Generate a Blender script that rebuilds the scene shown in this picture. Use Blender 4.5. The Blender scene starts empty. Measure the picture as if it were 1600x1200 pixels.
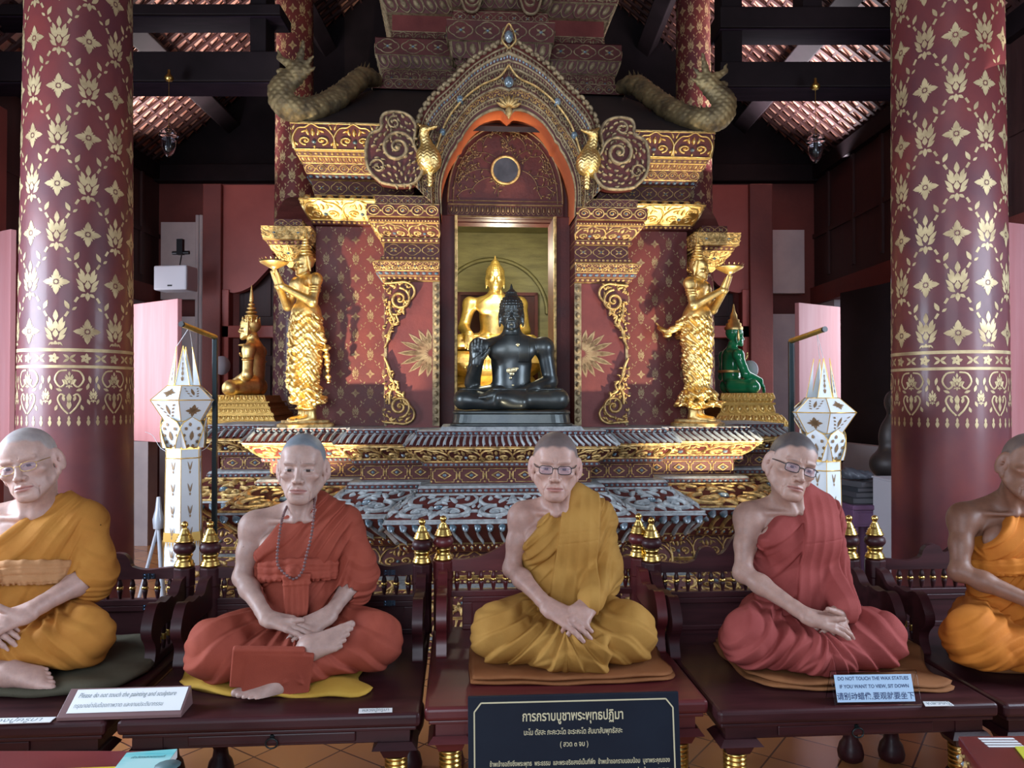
import bpy, math, random, time
import numpy as np
from mathutils import Vector, Matrix
T0 = time.time()
random.seed(5)
RS = np.random.RandomState(7)
PI = math.pi
sc = bpy.context.scene
COL = sc.collection
# ---------------------------------------------------------------- camera
FPX = 1200.0; CZ = 1.45; PITCH = math.atan(17/1200)
cam_d = bpy.data.cameras.new('camera'); cam = bpy.data.objects.new('camera', cam_d)
COL.objects.link(cam); cam.location = (0, 0, CZ); cam.rotation_euler = (PI/2+PITCH, 0, 0)
cam_d.sensor_width = 36; cam_d.lens = 27.0; cam_d.clip_start = .05; cam_d.clip_end = 100
sc.camera = cam
sc.view_settings.view_transform = 'Standard'; sc.view_settings.look = 'None'
sc.view_settings.gamma = 1; sc.view_settings.use_curve_mapping = False
_cp, _sp = math.cos(PITCH), math.sin(PITCH)
def W(px, py, Y):
    """point seen at photo pixel px, py at depth Y"""
    a = (px-800)/FPX; b = -(py-600)/FPX
    d = (a, _cp-b*_sp, _sp+b*_cp); s = Y/d[1]
    return (d[0]*s, Y, CZ+d[2]*s)
def WZ(px, py, z):
    a = (px-800)/FPX; b = -(py-600)/FPX
    d = (a, _cp-b*_sp, _sp+b*_cp); s = (z-CZ)/d[2]
    return (d[0]*s, d[1]*s, z)
# ---------------------------------------------------------------- materials
def newmat(name):
    m = bpy.data.materials.new(name); m.use_nodes = True
    nt = m.node_tree; b = nt.nodes['Principled BSDF']
    return m, nt, b
def nd(nt, t, **kw):
    n = nt.nodes.new(t)
    for k, v in kw.items(): setattr(n, k, v)
    return n
def noise(nt, scale, detail=4, rough=.6, coord='Object', dist=0, sc3=None):
    tc = nd(nt, 'ShaderNodeTexCoord'); n = nd(nt, 'ShaderNodeTexNoise')
    n.inputs['Scale'].default_value = scale; n.inputs['Detail'].default_value = detail
    n.inputs['Roughness'].default_value = rough; n.inputs['Distortion'].default_value = dist
    if sc3:
        mp = nd(nt, 'ShaderNodeMapping'); mp.inputs['Scale'].default_value = sc3
        nt.links.new(tc.outputs[coord], mp.inputs[0]); nt.links.new(mp.outputs[0], n.inputs['Vector'])
    else: nt.links.new(tc.outputs[coord], n.inputs['Vector'])
    return n
def ramp(nt, src, stops):
    r = nd(nt, 'ShaderNodeValToRGB'); e = r.color_ramp.elements
    while len(e) > 1: e.remove(e[-1])
    e[0].position = stops[0][0]; e[0].color = (*stops[0][1], 1)
    for p, c in stops[1:]:
        x = e.new(p); x.color = (*c, 1)
    nt.links.new(src, r.inputs[0]); return r
def mat(name, col, rough=.5, metal=0, col2=None, nscale=8, lo=.35, hi=.7, bump=0, bscale=60, sc3=None, coat=0, rvar=0, spec=None, det=4, sheen=0, trans=0, ior=None):
    m, nt, b = newmat(name)
    b.inputs['Base Color'].default_value = (*col, 1); b.inputs['Roughness'].default_value = rough
    b.inputs['Metallic'].default_value = metal
    if spec is not None: b.inputs['Specular IOR Level'].default_value = spec
    if coat: b.inputs['Coat Weight'].default_value = coat; b.inputs['Coat Roughness'].default_value = .15
    if sheen: b.inputs['Sheen Weight'].default_value = sheen; b.inputs['Sheen Roughness'].default_value = .5
    if trans: b.inputs['Transmission Weight'].default_value = trans
    if ior: b.inputs['IOR'].default_value = ior
    if col2 is not None:
        n = noise(nt, nscale, det, .6, sc3=sc3); r = ramp(nt, n.outputs[0], [(lo, col), (hi, col2)])
        nt.links.new(r.outputs[0], b.inputs['Base Color'])
        if rvar:
            mr = nd(nt, 'ShaderNodeMapRange'); mr.inputs[3].default_value = rough; mr.inputs[4].default_value = rough+rvar
            nt.links.new(n.outputs[0], mr.inputs[0]); nt.links.new(mr.outputs[0], b.inputs['Roughness'])
    if bump:
        n2 = noise(nt, bscale, 3, .6, sc3=sc3); bp = nd(nt, 'ShaderNodeBump'); bp.inputs['Strength'].default_value = bump
        bp.inputs['Distance'].default_value = .01
        nt.links.new(n2.outputs[0], bp.inputs['Height']); nt.links.new(bp.outputs[0], b.inputs['Normal'])
    return m
# ---------------------------------------------------------------- objects
def tag(o, label=None, cat=None, group=None, kind=None):
    if label: o['label'] = label
    if cat: o['category'] = cat
    if group: o['group'] = group
    if kind: o['kind'] = kind
    return o
def empty(name, loc=(0, 0, 0), rz=0, **kw):
    o = bpy.data.objects.new(name, None); COL.objects.link(o); o.empty_display_size = .1
    o.location = loc; o.rotation_euler = (0, 0, rz); return tag(o, **kw)
def kids(o): return [c for c in bpy.data.objects if c.parent == o]
def copy_tree(o, parent=None):
    c = o.copy(); COL.objects.link(c)
    if parent: c.parent = parent
    for ch in kids(o): copy_tree(ch, c)
    return c
class MB:
    """mesh collector: arrays of verts and faces with a material index each"""
    def __init__(s): s.v = []; s.f = []; s.n = 0
    def add(s, V, F, mi=0, sm=False):
        V = np.asarray(V, float).reshape(-1, 3)
        if isinstance(F, np.ndarray): s.f.append((F+s.n, mi, sm))
        else:
            by = {}
            for f in F: by.setdefault(len(f), []).append(f)
            for k, L in by.items(): s.f.append((np.array(L, int)+s.n, mi, sm))
        s.v.append(V); s.n += len(V); return s
    def build(s, name, mats, parent=None, loc=None, rz=0, attr=None, bevel=0, bseg=2):
        me = bpy.data.meshes.new(name)
        V = np.concatenate(s.v).astype(np.float32)
        me.vertices.add(len(V)); me.vertices.foreach_set('co', V.ravel())
        tot = [np.full(len(F), F.shape[1]) for F, _, _ in s.f]
        li = np.concatenate([F.ravel() for F, _, _ in s.f]).astype(np.int32)
        tot = np.concatenate(tot); st = np.concatenate([[0], np.cumsum(tot)[:-1]]).astype(np.int32)
        me.loops.add(len(li)); me.loops.foreach_set('vertex_index', li)
        me.polygons.add(len(tot)); me.polygons.foreach_set('loop_start', st)
        me.polygons.foreach_set('material_index', np.concatenate([np.full(len(F), mi) for F, mi, _ in s.f]).astype(np.int32))
        me.polygons.foreach_set('use_smooth', np.concatenate([np.full(len(F), sm) for F, _, sm in s.f]))
        me.update(calc_edges=True); me.validate()
        if attr is not None:
            ca = me.color_attributes.new('Col', 'FLOAT_COLOR', 'POINT')
            ca.data.foreach_set('color', np.concatenate([attr, np.ones((len(attr), 1))], 1).astype(np.float32).ravel())
        if not isinstance(mats, (list, tuple)): mats = [mats]
        for m in mats: me.materials.append(m)
        o = bpy.data.objects.new(name, me); COL.objects.link(o)
        if parent: o.parent = parent
        if loc is not None: o.location = loc
        if rz: o.rotation_euler = (0, 0, rz)
        if bevel:
            b = o.modifiers.new('bevel', 'BEVEL'); b.width = bevel; b.segments = bseg; b.limit_method = 'ANGLE'; b.angle_limit = .6
        return o
BOXF = [(0, 3, 2, 1), (4, 5, 6, 7), (0, 1, 5, 4), (1, 2, 6, 5), (2, 3, 7, 6), (3, 0, 4, 7)]
def box(mb, x0, x1, y0, y1, z0, z1, mi=0, rot=None, c=None):
    V = np.array([(x0, y0, z0), (x1, y0, z0), (x1, y1, z0), (x0, y1, z0), (x0, y0, z1), (x1, y0, z1), (x1, y1, z1), (x0, y1, z1)], float)
    if rot is not None: V = (V-np.array(c)) @ np.array(rot).T + np.array(c)
    mb.add(V, BOXF, mi); return mb
def hexa(mb, P8, mi=0): mb.add(P8, BOXF, mi)
def lathe(mb, prof, c=(0, 0, 0), n=24, mi=0, sm=True, ax='z', cap=True):
    prof = np.array(prof, float); k = len(prof); a = np.arange(n)*2*PI/n
    R = prof[:, 0][:, None]; Z = np.repeat(prof[:, 1][:, None], n, 1)
    X, Y = R*np.cos(a), R*np.sin(a)
    V = np.stack([X, Y, Z], -1).reshape(-1, 3)
    if ax == 'y': V = V[:, [0, 2, 1]]*[1, 1, -1]
    if ax == 'x': V = V[:, [2, 1, 0]]*[1, 1, -1]
    i = np.arange(k-1)[:, None]*n; j = np.arange(n)[None]; j2 = (j+1) % n
    F = np.stack([i+j, i+j2, i+n+j2, i+n+j], -1).reshape(-1, 4)
    V = V+np.array(c); mb.add(V, F, mi, sm)
    if cap:
        mb.add(V[:n], [list(range(n))[::-1]], mi); mb.add(V[-n:], [list(range(n))], mi)
    return mb
def tube(mb, pts, r, n=8, mi=0, sm=True, closed=False, flat=1.0):
    P = np.array(pts, float); k = len(P)
    r = np.full(k, r) if np.isscalar(r) else np.array(r, float)
    Tn = np.gradient(P, axis=0) if not closed else (np.roll(P, -1, 0)-np.roll(P, 1, 0))
    Tn /= np.linalg.norm(Tn, axis=1)[:, None]+1e-12
    up = np.array([0, 0, 1.]) if abs(Tn[0][2]) < .9 else np.array([1., 0, 0])
    N = np.zeros_like(P); nn = up
    for i in range(k):
        nn = nn-Tn[i]*np.dot(nn, Tn[i]); nn /= np.linalg.norm(nn)+1e-12; N[i] = nn
    B = np.cross(Tn, N); a = np.arange(n)*2*PI/n
    V = P[:, None]+r[:, None, None]*(np.cos(a)[None, :, None]*N[:, None]*flat+np.sin(a)[None, :, None]*B[:, None])
    V = V.reshape(-1, 3); kk = k if closed else k-1
    i = np.arange(kk)[:, None]; i2 = (i+1) % k; j = np.arange(n)[None]; j2 = (j+1) % n
    F = np.stack([i*n+j, i*n+j2, i2*n+j2, i2*n+j], -1).reshape(-1, 4)
    mb.add(V, F, mi, sm)
    if not closed: mb.add(V[:n], [list(range(n))[::-1]], mi); mb.add(V[-n:], [list(range(n))], mi)
    return mb
def extrude(mb, poly, y0, y1, mi=0, plane='xz', sm=False):
    """poly: 2D outline; extruded along the third axis between y0 and y1 (no self-crossing)"""
    n = len(poly); P = np.array(poly, float)
    def lift(y):
        if plane == 'xz': return np.stack([P[:, 0], np.full(n, y), P[:, 1]], 1)
        if plane == 'yz': return np.stack([np.full(n, y), P[:, 0], P[:, 1]], 1)
        return np.stack([P[:, 0], P[:, 1], np.full(n, y)], 1)
    A, B = lift(y0), lift(y1)
    from mathutils.geometry import tessellate_polygon
    tris = tessellate_polygon([[Vector((p[0], p[1], 0)) for p in P]])
    mb.add(A, [tuple(t) for t in tris], mi); mb.add(B, [tuple(t)[::-1] for t in tris], mi)
    mb.add(np.concatenate([A, B]), [(i, (i+1) % n, n+(i+1) % n, n+i) for i in range(n)], mi, sm)
    return mb
def crv(pts, n=40):
    """Catmull-Rom through 2D/3D points"""
    P = np.array(pts, float); P = np.vstack([2*P[0]-P[1], P, 2*P[-1]-P[-2]]); out = []
    m = len(P)-3; k = max(2, n//m)
    for i in range(m):
        p0, p1, p2, p3 = P[i:i+4]
        for t in np.linspace(0, 1, k, endpoint=False):
            out.append(.5*((2*p1)+(-p0+p2)*t+(2*p0-5*p1+4*p2-p3)*t*t+(-p0+3*p1-3*p2+p3)*t**3))
    out.append(P[-2]); return np.array(out)
def resample(P, n):
    P = np.array(P, float); d = np.concatenate([[0], np.cumsum(np.linalg.norm(np.diff(P, axis=0), axis=1))])
    t = np.linspace(0, d[-1], n); return np.stack([np.interp(t, d, P[:, k]) for k in range(P.shape[1])], 1)
# ---------------------------------------------------------------- relief motifs: (V in u,v,h ; quads ; material)
class Rel:
    def __init__(s): s.V = []; s.F = []; s.M = []; s.n = 0
    def add(s, V, F, mi):
        s.V.append(np.asarray(V, float)); s.F.append(np.asarray(F, int)+s.n); s.M.append(np.full(len(F), mi)); s.n += len(V)
    def get(s): return np.concatenate(s.V), np.concatenate(s.F), np.concatenate(s.M)
    def put(s, other, sx=1, sy=1, ox=0, oy=0, rot=0, sh=1):
        V, F, M = other.get() if isinstance(other, Rel) else other
        c, q = math.cos(rot), math.sin(rot); x = V[:, 0]*sx; y = V[:, 1]*sy
        s.V.append(np.stack([x*c-y*q+ox, x*q+y*c+oy, V[:, 2]*sh], 1)); s.F.append(F+s.n); s.M.append(M); s.n += len(V)
def ridge(R, pts, w, h, mi=1, n=None):
    P = np.array(pts, float)
    if n: P = resample(P, n)
    k = len(P); w = np.full(k, w) if np.isscalar(w) else np.interp(np.linspace(0, 1, k), np.linspace(0, 1, len(w)), w)
    Tn = np.gradient(P, axis=0); Tn /= np.linalg.norm(Tn, axis=1)[:, None]+1e-9
    N = np.stack([-Tn[:, 1], Tn[:, 0]], 1); hh = h*np.minimum(1, w/(w.max()+1e-9)*1.4)
    prof = [(-.5, 0), (-.3, .8), (0, 1), (.3, .8), (.5, 0)]
    V = np.concatenate([np.concatenate([P+N*(w*a)[:, None], (hh*b)[:, None]], 1)[:, None] for a, b in prof], 1).reshape(-1, 3)
    i = np.arange(k-1)[:, None]*5; j = np.arange(4)[None]
    F = np.stack([i+j, i+5+j, i+6+j, i+1+j], -1).reshape(-1, 4)
    R.add(V, F, mi)
def dome(R, cx, cy, rx, ry, h, mi=1, n=8):
    a = np.arange(n)*2*PI/n
    r0 = np.stack([cx+rx*np.cos(a), cy+ry*np.sin(a), 0*a], 1); r1 = np.stack([cx+.7*rx*np.cos(a), cy+.7*ry*np.sin(a), 0*a+h*.75], 1)
    r2 = np.stack([cx+.15*rx*np.cos(a), cy+.15*ry*np.sin(a), 0*a+h], 1)
    j = np.arange(n); j2 = (j+1) % n
    F = np.concatenate([np.stack([j, j2, n+j2, n+j], 1), np.stack([n+j, n+j2, 2*n+j2, 2*n+j], 1), [[2*n, 2*n+n//4, 2*n+n//2, 2*n+3*n//4]]])
    R.add(np.concatenate([r0, r1, r2]), F, mi)
def spiral(cx, cy, r, turns, a0, d=1, n=22, r1=.12):
    t = np.linspace(0, 1, n); a = a0+d*turns*2*PI*t; rr = r*(1-t)+r*r1*t
    return np.stack([cx+rr*np.cos(a), cy+rr*np.sin(a)], 1)
LEAFW = [.1, .75, 1, .8, .45, .05]
def leaf(R, x, y, ang, L, w, h, mi=1, bend=0, n=7):
    t = np.linspace(0, 1, n); a = ang+bend*t
    P = np.stack([x+np.cumsum(np.cos(a))*L/n, y+np.cumsum(np.sin(a))*L/n], 1)
    ridge(R, P, np.array(LEAFW)*w, h, mi)
def flatpoly(R, P, mi=1, h=0):
    """convex-ish outline as a fan of quads around its centre"""
    P = np.array(P, float); n = len(P); c = P.mean(0)
    if n % 2: P = np.vstack([P, (P[-1]+P[0])/2]); n += 1
    V = np.vstack([np.c_[P, np.full(n, h)], [c[0], c[1], h]])
    F = [(n, i, i+1, (i+2) % n) for i in range(0, n, 2)]
    R.add(V, F, mi)
def place(mb, rel, fn, mats=None, sm=True):
    V, F, M = rel.get() if isinstance(rel, Rel) else rel
    X = fn(V[:, 0], V[:, 1], V[:, 2])
    for m in np.unique(M):
        mb_f = F[M == m]; mb.f.append((mb_f+mb.n, int(m), sm))
    mb.v.append(X); mb.n += len(X)
def tile_strip(rel, n, flip=False):
    """repeat a unit motif (u 0..1) n times -> u 0..n"""
    V, F, M = rel.get(); k = len(V)
    Vs = [V+[i, 0, 0] if not (flip and i % 2) else V*[-1, 1, 1]+[i+1, 0, 0] for i in range(n)]
    return np.concatenate(Vs), np.concatenate([F+i*k for i in range(n)]), np.tile(M, n)
# ---------------------------------------------------------------- implicit surfaces -> one continuous mesh
f32 = np.float32
def V3(*a): return np.array(a, f32)
def s_cap(a, b, ra, rb=None):
    a = np.array(a, f32); b = np.array(b, f32); rb = ra if rb is None else rb; ab = b-a; L = max(float(ab@ab), 1e-9)
    def f(p):
        q = p-a; t = np.clip(q@ab/L, 0, 1); q = q-t[..., None]*ab
        return np.sqrt((q*q).sum(-1))-(ra+(rb-ra)*t)
    return f
def s_ell(c, r, R=None):
    c = np.array(c, f32); r = np.array(r, f32); R = None if R is None else np.array(R, f32)
    def f(p):
        q = p-c
        if R is not None: q = q@R
        k0 = np.sqrt(((q/r)**2).sum(-1)); k1 = np.sqrt(((q/(r*r))**2).sum(-1))+1e-6
        return k0*(k0-1)/k1
    return f
def s_box(c, h, r=.01, R=None):
    c = np.array(c, f32); h = np.array(h, f32)-r; R = None if R is None else np.array(R, f32)
    def f(p):
        q = p-c
        if R is not None: q = q@R
        q = np.abs(q)-h
        return np.sqrt((np.maximum(q, 0)**2).sum(-1))+np.minimum(q.max(-1), 0)-r
    return f
def rotm(rx=0, ry=0, rz=0):
    return np.array(Matrix.Rotation(rz, 3, 'Z') @ Matrix.Rotation(ry, 3, 'Y') @ Matrix.Rotation(rx, 3, 'X'), f32)
def smin(a, b, k):
    h = np.maximum(k-np.abs(a-b), 0)/k; return np.minimum(a, b)-h*h*k*.25
def smax(a, b, k): return -smin(-a, -b, k)
def eval_ops(ops, p):
    d = np.full(p.shape[:-1], 1., f32)
    for op, f, k in ops:
        if op == 'mod': d = f(p, d); continue
        e = f(p)
        if op == 'add': d = smin(d, e, k) if k else np.minimum(d, e)
        elif op == 'sub': d = smax(d, -e, k)
        elif op == 'int': d = smax(d, e, k)
    return d
def surf(ops, lo, hi, vox, B=12, margin=.02):
    lo = np.array(lo, f32); nb = np.ceil((np.array(hi)-lo)/(vox*B)).astype(int)
    bi = np.stack(np.meshgrid(*[np.arange(k) for k in nb], indexing='ij'), -1).reshape(-1, 3)
    cen = lo+(bi+.5).astype(f32)*f32(vox*B); rad = vox*B*.87
    cd = []; 
    for op, f, k in ops: cd.append(None if op == 'mod' else f(cen))
    d = np.full(len(cen), 1., f32)
    for (op, f, k), e in zip(ops, cd):
        if op == 'mod': d = f(cen, d)
        elif op == 'add': d = smin(d, e, k) if k else np.minimum(d, e)
        elif op == 'sub': d = smax(d, -e, k)
        else: d = smax(d, e, k)
    act = np.abs(d) < rad*1.3+margin
    bi = bi[act]; cd = [None if e is None else e[act] for e in cd]
    g = np.arange(B+1); loc = np.stack(np.meshgrid(g, g, g, indexing='ij'), -1).astype(f32)*f32(vox)
    keysA = []; posA = []; quads = []
    N = (nb*B+2).astype(np.int64)
    def key(ijk): return (ijk[..., 0]*N[1]+ijk[..., 1])*N[2]+ijk[..., 2]
    CH = 400
    off8 = np.array([(i, j, k) for i in (0, 1) for j in (0, 1) for k in (0, 1)])
    edges = [(a, b) for a in range(8) for b in range(a+1, 8) if np.abs(off8[a]-off8[b]).sum() == 1]
    for c0 in range(0, len(bi), CH):
        bb = bi[c0:c0+CH]; org = lo+bb.astype(f32)*f32(vox*B)
        P = org[:, None, None, None]+loc[None]
        D = np.full(P.shape[:-1], 1., f32)
        for (op, f, k), e in zip(ops, cd):
            if op == 'mod': D = f(P, D); continue
            ec = e[c0:c0+CH]; m = ec < rad*2.4+k+margin
            if op == 'int':
                D = smax(D, f(P), k); continue
            if not m.any(): continue
            ev = f(P[m])
            if op == 'add': D[m] = smin(D[m], ev, k) if k else np.minimum(D[m], ev)
            else: D[m] = smax(D[m], -ev, k)
        S = D < 0
        c8 = [S[:, o[0]:o[0]+B, o[1]:o[1]+B, o[2]:o[2]+B] for o in off8]
        sm = sum(x.astype(np.int8) for x in c8); cells = np.argwhere((sm > 0) & (sm < 8))
        if len(cells) == 0: continue
        vals = np.stack([D[cells[:, 0], cells[:, 1]+o[0], cells[:, 2]+o[1], cells[:, 3]+o[2]] for o in off8], 1)
        acc = np.zeros((len(cells), 3)); cnt = np.zeros(len(cells))
        for a, b in edges:
            va, vb = vals[:, a], vals[:, b]; mm = (va < 0) != (vb < 0)
            t = np.where(mm, va/np.where(mm, va-vb, 1), 0)[:, None]
            acc += np.where(mm[:, None], off8[a]*(1-t)+off8[b]*t, 0); cnt += mm
        gc = bb[cells[:, 0]]*B+cells[:, 1:]
        posA.append(lo+(gc+acc/cnt[:, None])*vox); keysA.append(key(gc.astype(np.int64)))
        for ax in range(3):
            u, v = [(1, 2), (2, 0), (0, 1)][ax]
            sl = [slice(0, B)]*3; sh = list(sl); sh[ax] = slice(1, B+1)
            A = S[(slice(None), *sl)]; C = S[(slice(None), *sh)]
            for sgn, M in ((1, A & ~C), (0, ~A & C)):
                e = np.argwhere(M)
                if len(e) == 0: continue
                ge = (bb[e[:, 0]]*B+e[:, 1:]).astype(np.int64)
                du = np.zeros(3, np.int64); du[u] = 1; dv = np.zeros(3, np.int64); dv[v] = 1
                q = [ge-du-dv, ge-dv, ge, ge-du]
                if any((x < 0).any() for x in q):
                    ok = np.all([(x >= 0).all(1) for x in q], 0); q = [x[ok] for x in q]
                q = np.stack([key(x) for x in q], 1)
                quads.append(q if sgn else q[:, ::-1])
    K = np.concatenate(keysA); Pp = np.concatenate(posA); o = np.argsort(K); K = K[o]; Pp = Pp[o]
    Q = np.concatenate(quads); I = np.searchsorted(K, Q); I[I >= len(K)] = 0
    ok = (K[I] == Q).all(1); return Pp, I[ok]
def relax(P, Q, it=1, w=.5):
    for _ in range(it):
        a = np.zeros_like(P); c = np.zeros(len(P))
        for k in range(4):
            for s in (1, 3):
                for ax in range(3): a[:, ax] += np.bincount(Q[:, k], P[Q[:, (k+s) % 4], ax], len(P))
                c += np.bincount(Q[:, k], minlength=len(P))
        P = P*(1-w)+w*a/np.maximum(c, 1)[:, None]
    return P
def sdf_obj(name, ops, lo, hi, vox, mats, parent=None, colfn=None, rel=1, loc=None, rz=0, matfn=None, post=None):
    P, Q = surf(ops, lo, hi, vox)
    if rel: P = relax(P, Q, rel)
    if post: P = post(P)
    mb = MB()
    if matfn is None: mb.add(P, Q, 0, True)
    else:
        mi = matfn(P[Q].mean(1)); mb.v.append(P); mb.n = len(P)
        for m in np.unique(mi): mb.f.append((Q[mi == m], int(m), True))
    return mb.build(name, mats, parent, loc, rz, attr=None if colfn is None else colfn(P))
def snoise(p, f, seed=0):
    """cheap smooth pseudo noise from summed sines, about -1..1"""
    x, y, z = p[..., 0]*f, p[..., 1]*f, p[..., 2]*f; s = seed*1.7
    return (np.sin(x+1.3*np.sin(y*.9+s)+s)+np.sin(y*1.1+1.4*np.sin(z*.8+s*2))+np.sin(z*1.05+1.2*np.sin(x*1.2-s)+s*3))/3
def sstep(a, b, x):
    t = np.clip((x-a)/(b-a), 0, 1); return t*t*(3-2*t)

def pleat(c):
    """rounded saw: cloth rising slowly to a lip and dropping behind it, 0..1"""
    t = c-np.floor(c); return 1.25*t*(1-sstep(.78, 1, t))
# ---------------------------------------------------------------- seated figures
def attr_mat(name, rough=.5, sss=0, bump=0, bscale=300, coat=0, spec=None):
    m, nt, b = newmat(name); a = nd(nt, 'ShaderNodeAttribute', attribute_name='Col')
    n = noise(nt, 35, 5, .65); mx = nd(nt, 'ShaderNodeMix', data_type='RGBA', blend_type='MULTIPLY')
    r = ramp(nt, n.outputs[0], [(.3, (.84, .80, .80)), (.7, (1.08, 1.04, 1.02))])
    mx.inputs[0].default_value = 1
    nt.links.new(a.outputs[0], mx.inputs[6]); nt.links.new(r.outputs[0], mx.inputs[7]); nt.links.new(mx.outputs[2], b.inputs['Base Color'])
    b.inputs['Roughness'].default_value = rough
    if spec is not None: b.inputs['Specular IOR Level'].default_value = spec
    if sss:
        b.inputs['Subsurface Weight'].default_value = sss; b.inputs['Subsurface Radius'].default_value = (.012, .004, .002); b.inputs['Subsurface Scale'].default_value = 1
    if bump:
        n2 = noise(nt, bscale, 3, .6); bp = nd(nt, 'ShaderNodeBump'); bp.inputs['Strength'].default_value = bump; bp.inputs['Distance'].default_value = .001
        nt.links.new(n2.outputs[0], bp.inputs['Height']); nt.links.new(bp.outputs[0], b.inputs['Normal'])
    return m
SKIN = attr_mat('wax_skin', .48, .12, .35, 260)
def cloth_mat(name, c, c2=None):
    return mat(name, c, .78, 0, c2 or tuple(x*.78 for x in c), nscale=9, bump=.25, bscale=420, spec=.2)
GLASSM = None
def tf(f, R, c, s=1.0):
    R = np.array(R, f32); c = np.array(c, f32)
    return lambda p: f(((p-c)@R)/f32(s))*f32(s)
def head_ops(R, c, s=1.0, ear=1.0, gaunt=1.0, nose=1.0, wide=1.0):
    """face towards -y in the head's own frame, centre c, chin to crown 0.23*s"""
    o = []; A = lambda f, k: o.append(('add', tf(f, R, c, s), k*s)); S = lambda f, k: o.append(('sub', tf(f, R, c, s), k*s))
    w = wide
    A(s_ell((0, .014, .030), (.0745*w, .094, .086)), .01)
    A(s_ell((0, -.040, .030), (.060*w, .045, .058)), .03)
    A(s_ell((0, -.028, -.040), (.058*w, .056, .070)), .03)
    for q in (-1, 1):
        A(s_cap((q*.050*w, .0, -.055), (q*.018, -.066, -.098), .021, .017), .025)
        A(s_ell((q*.042*w, -.058, -.022), (.022, .020, .014)), .018)
    A(s_ell((0, -.072, -.100), (.021, .018, .015)), .02)
    for q in (-1, 1):
        S(s_ell((q*.070*w, -.050, -.062), (.018, .03, .024)), .022*gaunt)
        S(s_ell((q*.074*w, -.060, .020), (.010, .018, .02)), .03)
        S(s_ell((q*.030, -.094, .001), (.019, .014, .012)), .016)
        A(s_ell((q*.030, -.071, -.001), (.0155, .0125, .0115)), .004)
        A(s_cap((q*.012, -.086, .0195), (q*.046, -.074, .020), .0055, .004), .010)
        S(s_cap((q*.018, -.0875, .0085), (q*.043, -.0765, .0075), .0012, .0012), .004)
        S(s_cap((q*.020, -.0865, -.0125), (q*.040, -.077, -.0125), .0012, .0012), .005)
    A(s_cap((0, -.079, .010), (0, -.104*nose, -.034), .0065, .0105), .012)
    A(s_ell((0, -.100*nose, -.036), (.0105, .011, .009)), .008)
    for q in (-1, 1):
        A(s_ell((q*.0135, -.091, -.040), (.0085, .011, .0085)), .006)
    A(s_ell((0, -.068, -.070), (.033, .023, .026)), .018)
    for q in (-1, 1):
        S(s_ell((q*.0075, -.1, -.0485), (.0045, .006, .0045)), .003)
        S(s_cap((q*.020, -.0945, -.043), (q*.0365, -.076, -.078), .0026, .0016), .006)
        S(s_cap((q*.039, -.070, -.078), (q*.033, -.068, -.100), .0014, .001), .005)
        S(s_cap((q*.008, -.090, .022), (q*.007, -.092, .036), .0012, .0008), .004)
    S(s_cap((0, -.0975, -.053), (0, -.0955, -.060), .002, .0025), .004)
    A(s_cap((-.023, -.0845, -.0670), (0, -.0925, -.0645), .0036, .0055), .004); A(s_cap((.023, -.0845, -.0670), (0, -.0925, -.0645), .0036, .0055), .004)
    A(s_cap((-.019, -.0840, -.0758), (.019, -.0840, -.0758), .0050, .0050), .005); A(s_ell((0, -.087, -.076), (.014, .0068, .0055)), .004)
    for a, b in (((-.029, -.0835, -.0715), (-.010, -.0945, -.0700)), ((-.010, -.0945, -.0700), (.010, -.0945, -.0700)), ((.010, -.0945, -.0700), (.029, -.0835, -.0715))):
        S(s_cap(a, b, .0016, .0016), .0025)
    S(s_ell((0, -.094, -.0855), (.014, .006, .004)), .008)
    for q in (-1, 1):
        Re = rotm(.18, 0, q*-.55)
        def E(cx, cy, cz, r): return s_ell((q*cx, cy, cz), r, Re)
        A(E(.0800*w, .006, -.008, (.0068, .020*ear, .0350*ear)), .009)
        A(s_ell((q*.0735*w, .001, -.041*ear), (.006, .010, .013)), .006)
        S(E(.0890*w, .000, -.002, (.0072, .0120*ear, .022*ear)), .004)
        A(E(.0765*w, .0, -.012, (.005, .004, .006)), .004)
        S(s_ell((q*.080*w, .000, -.010), (.008, .005, .006)), .004)
    return o
def mix(a, b, t): return a+(b-a)*t[:, None]
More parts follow.
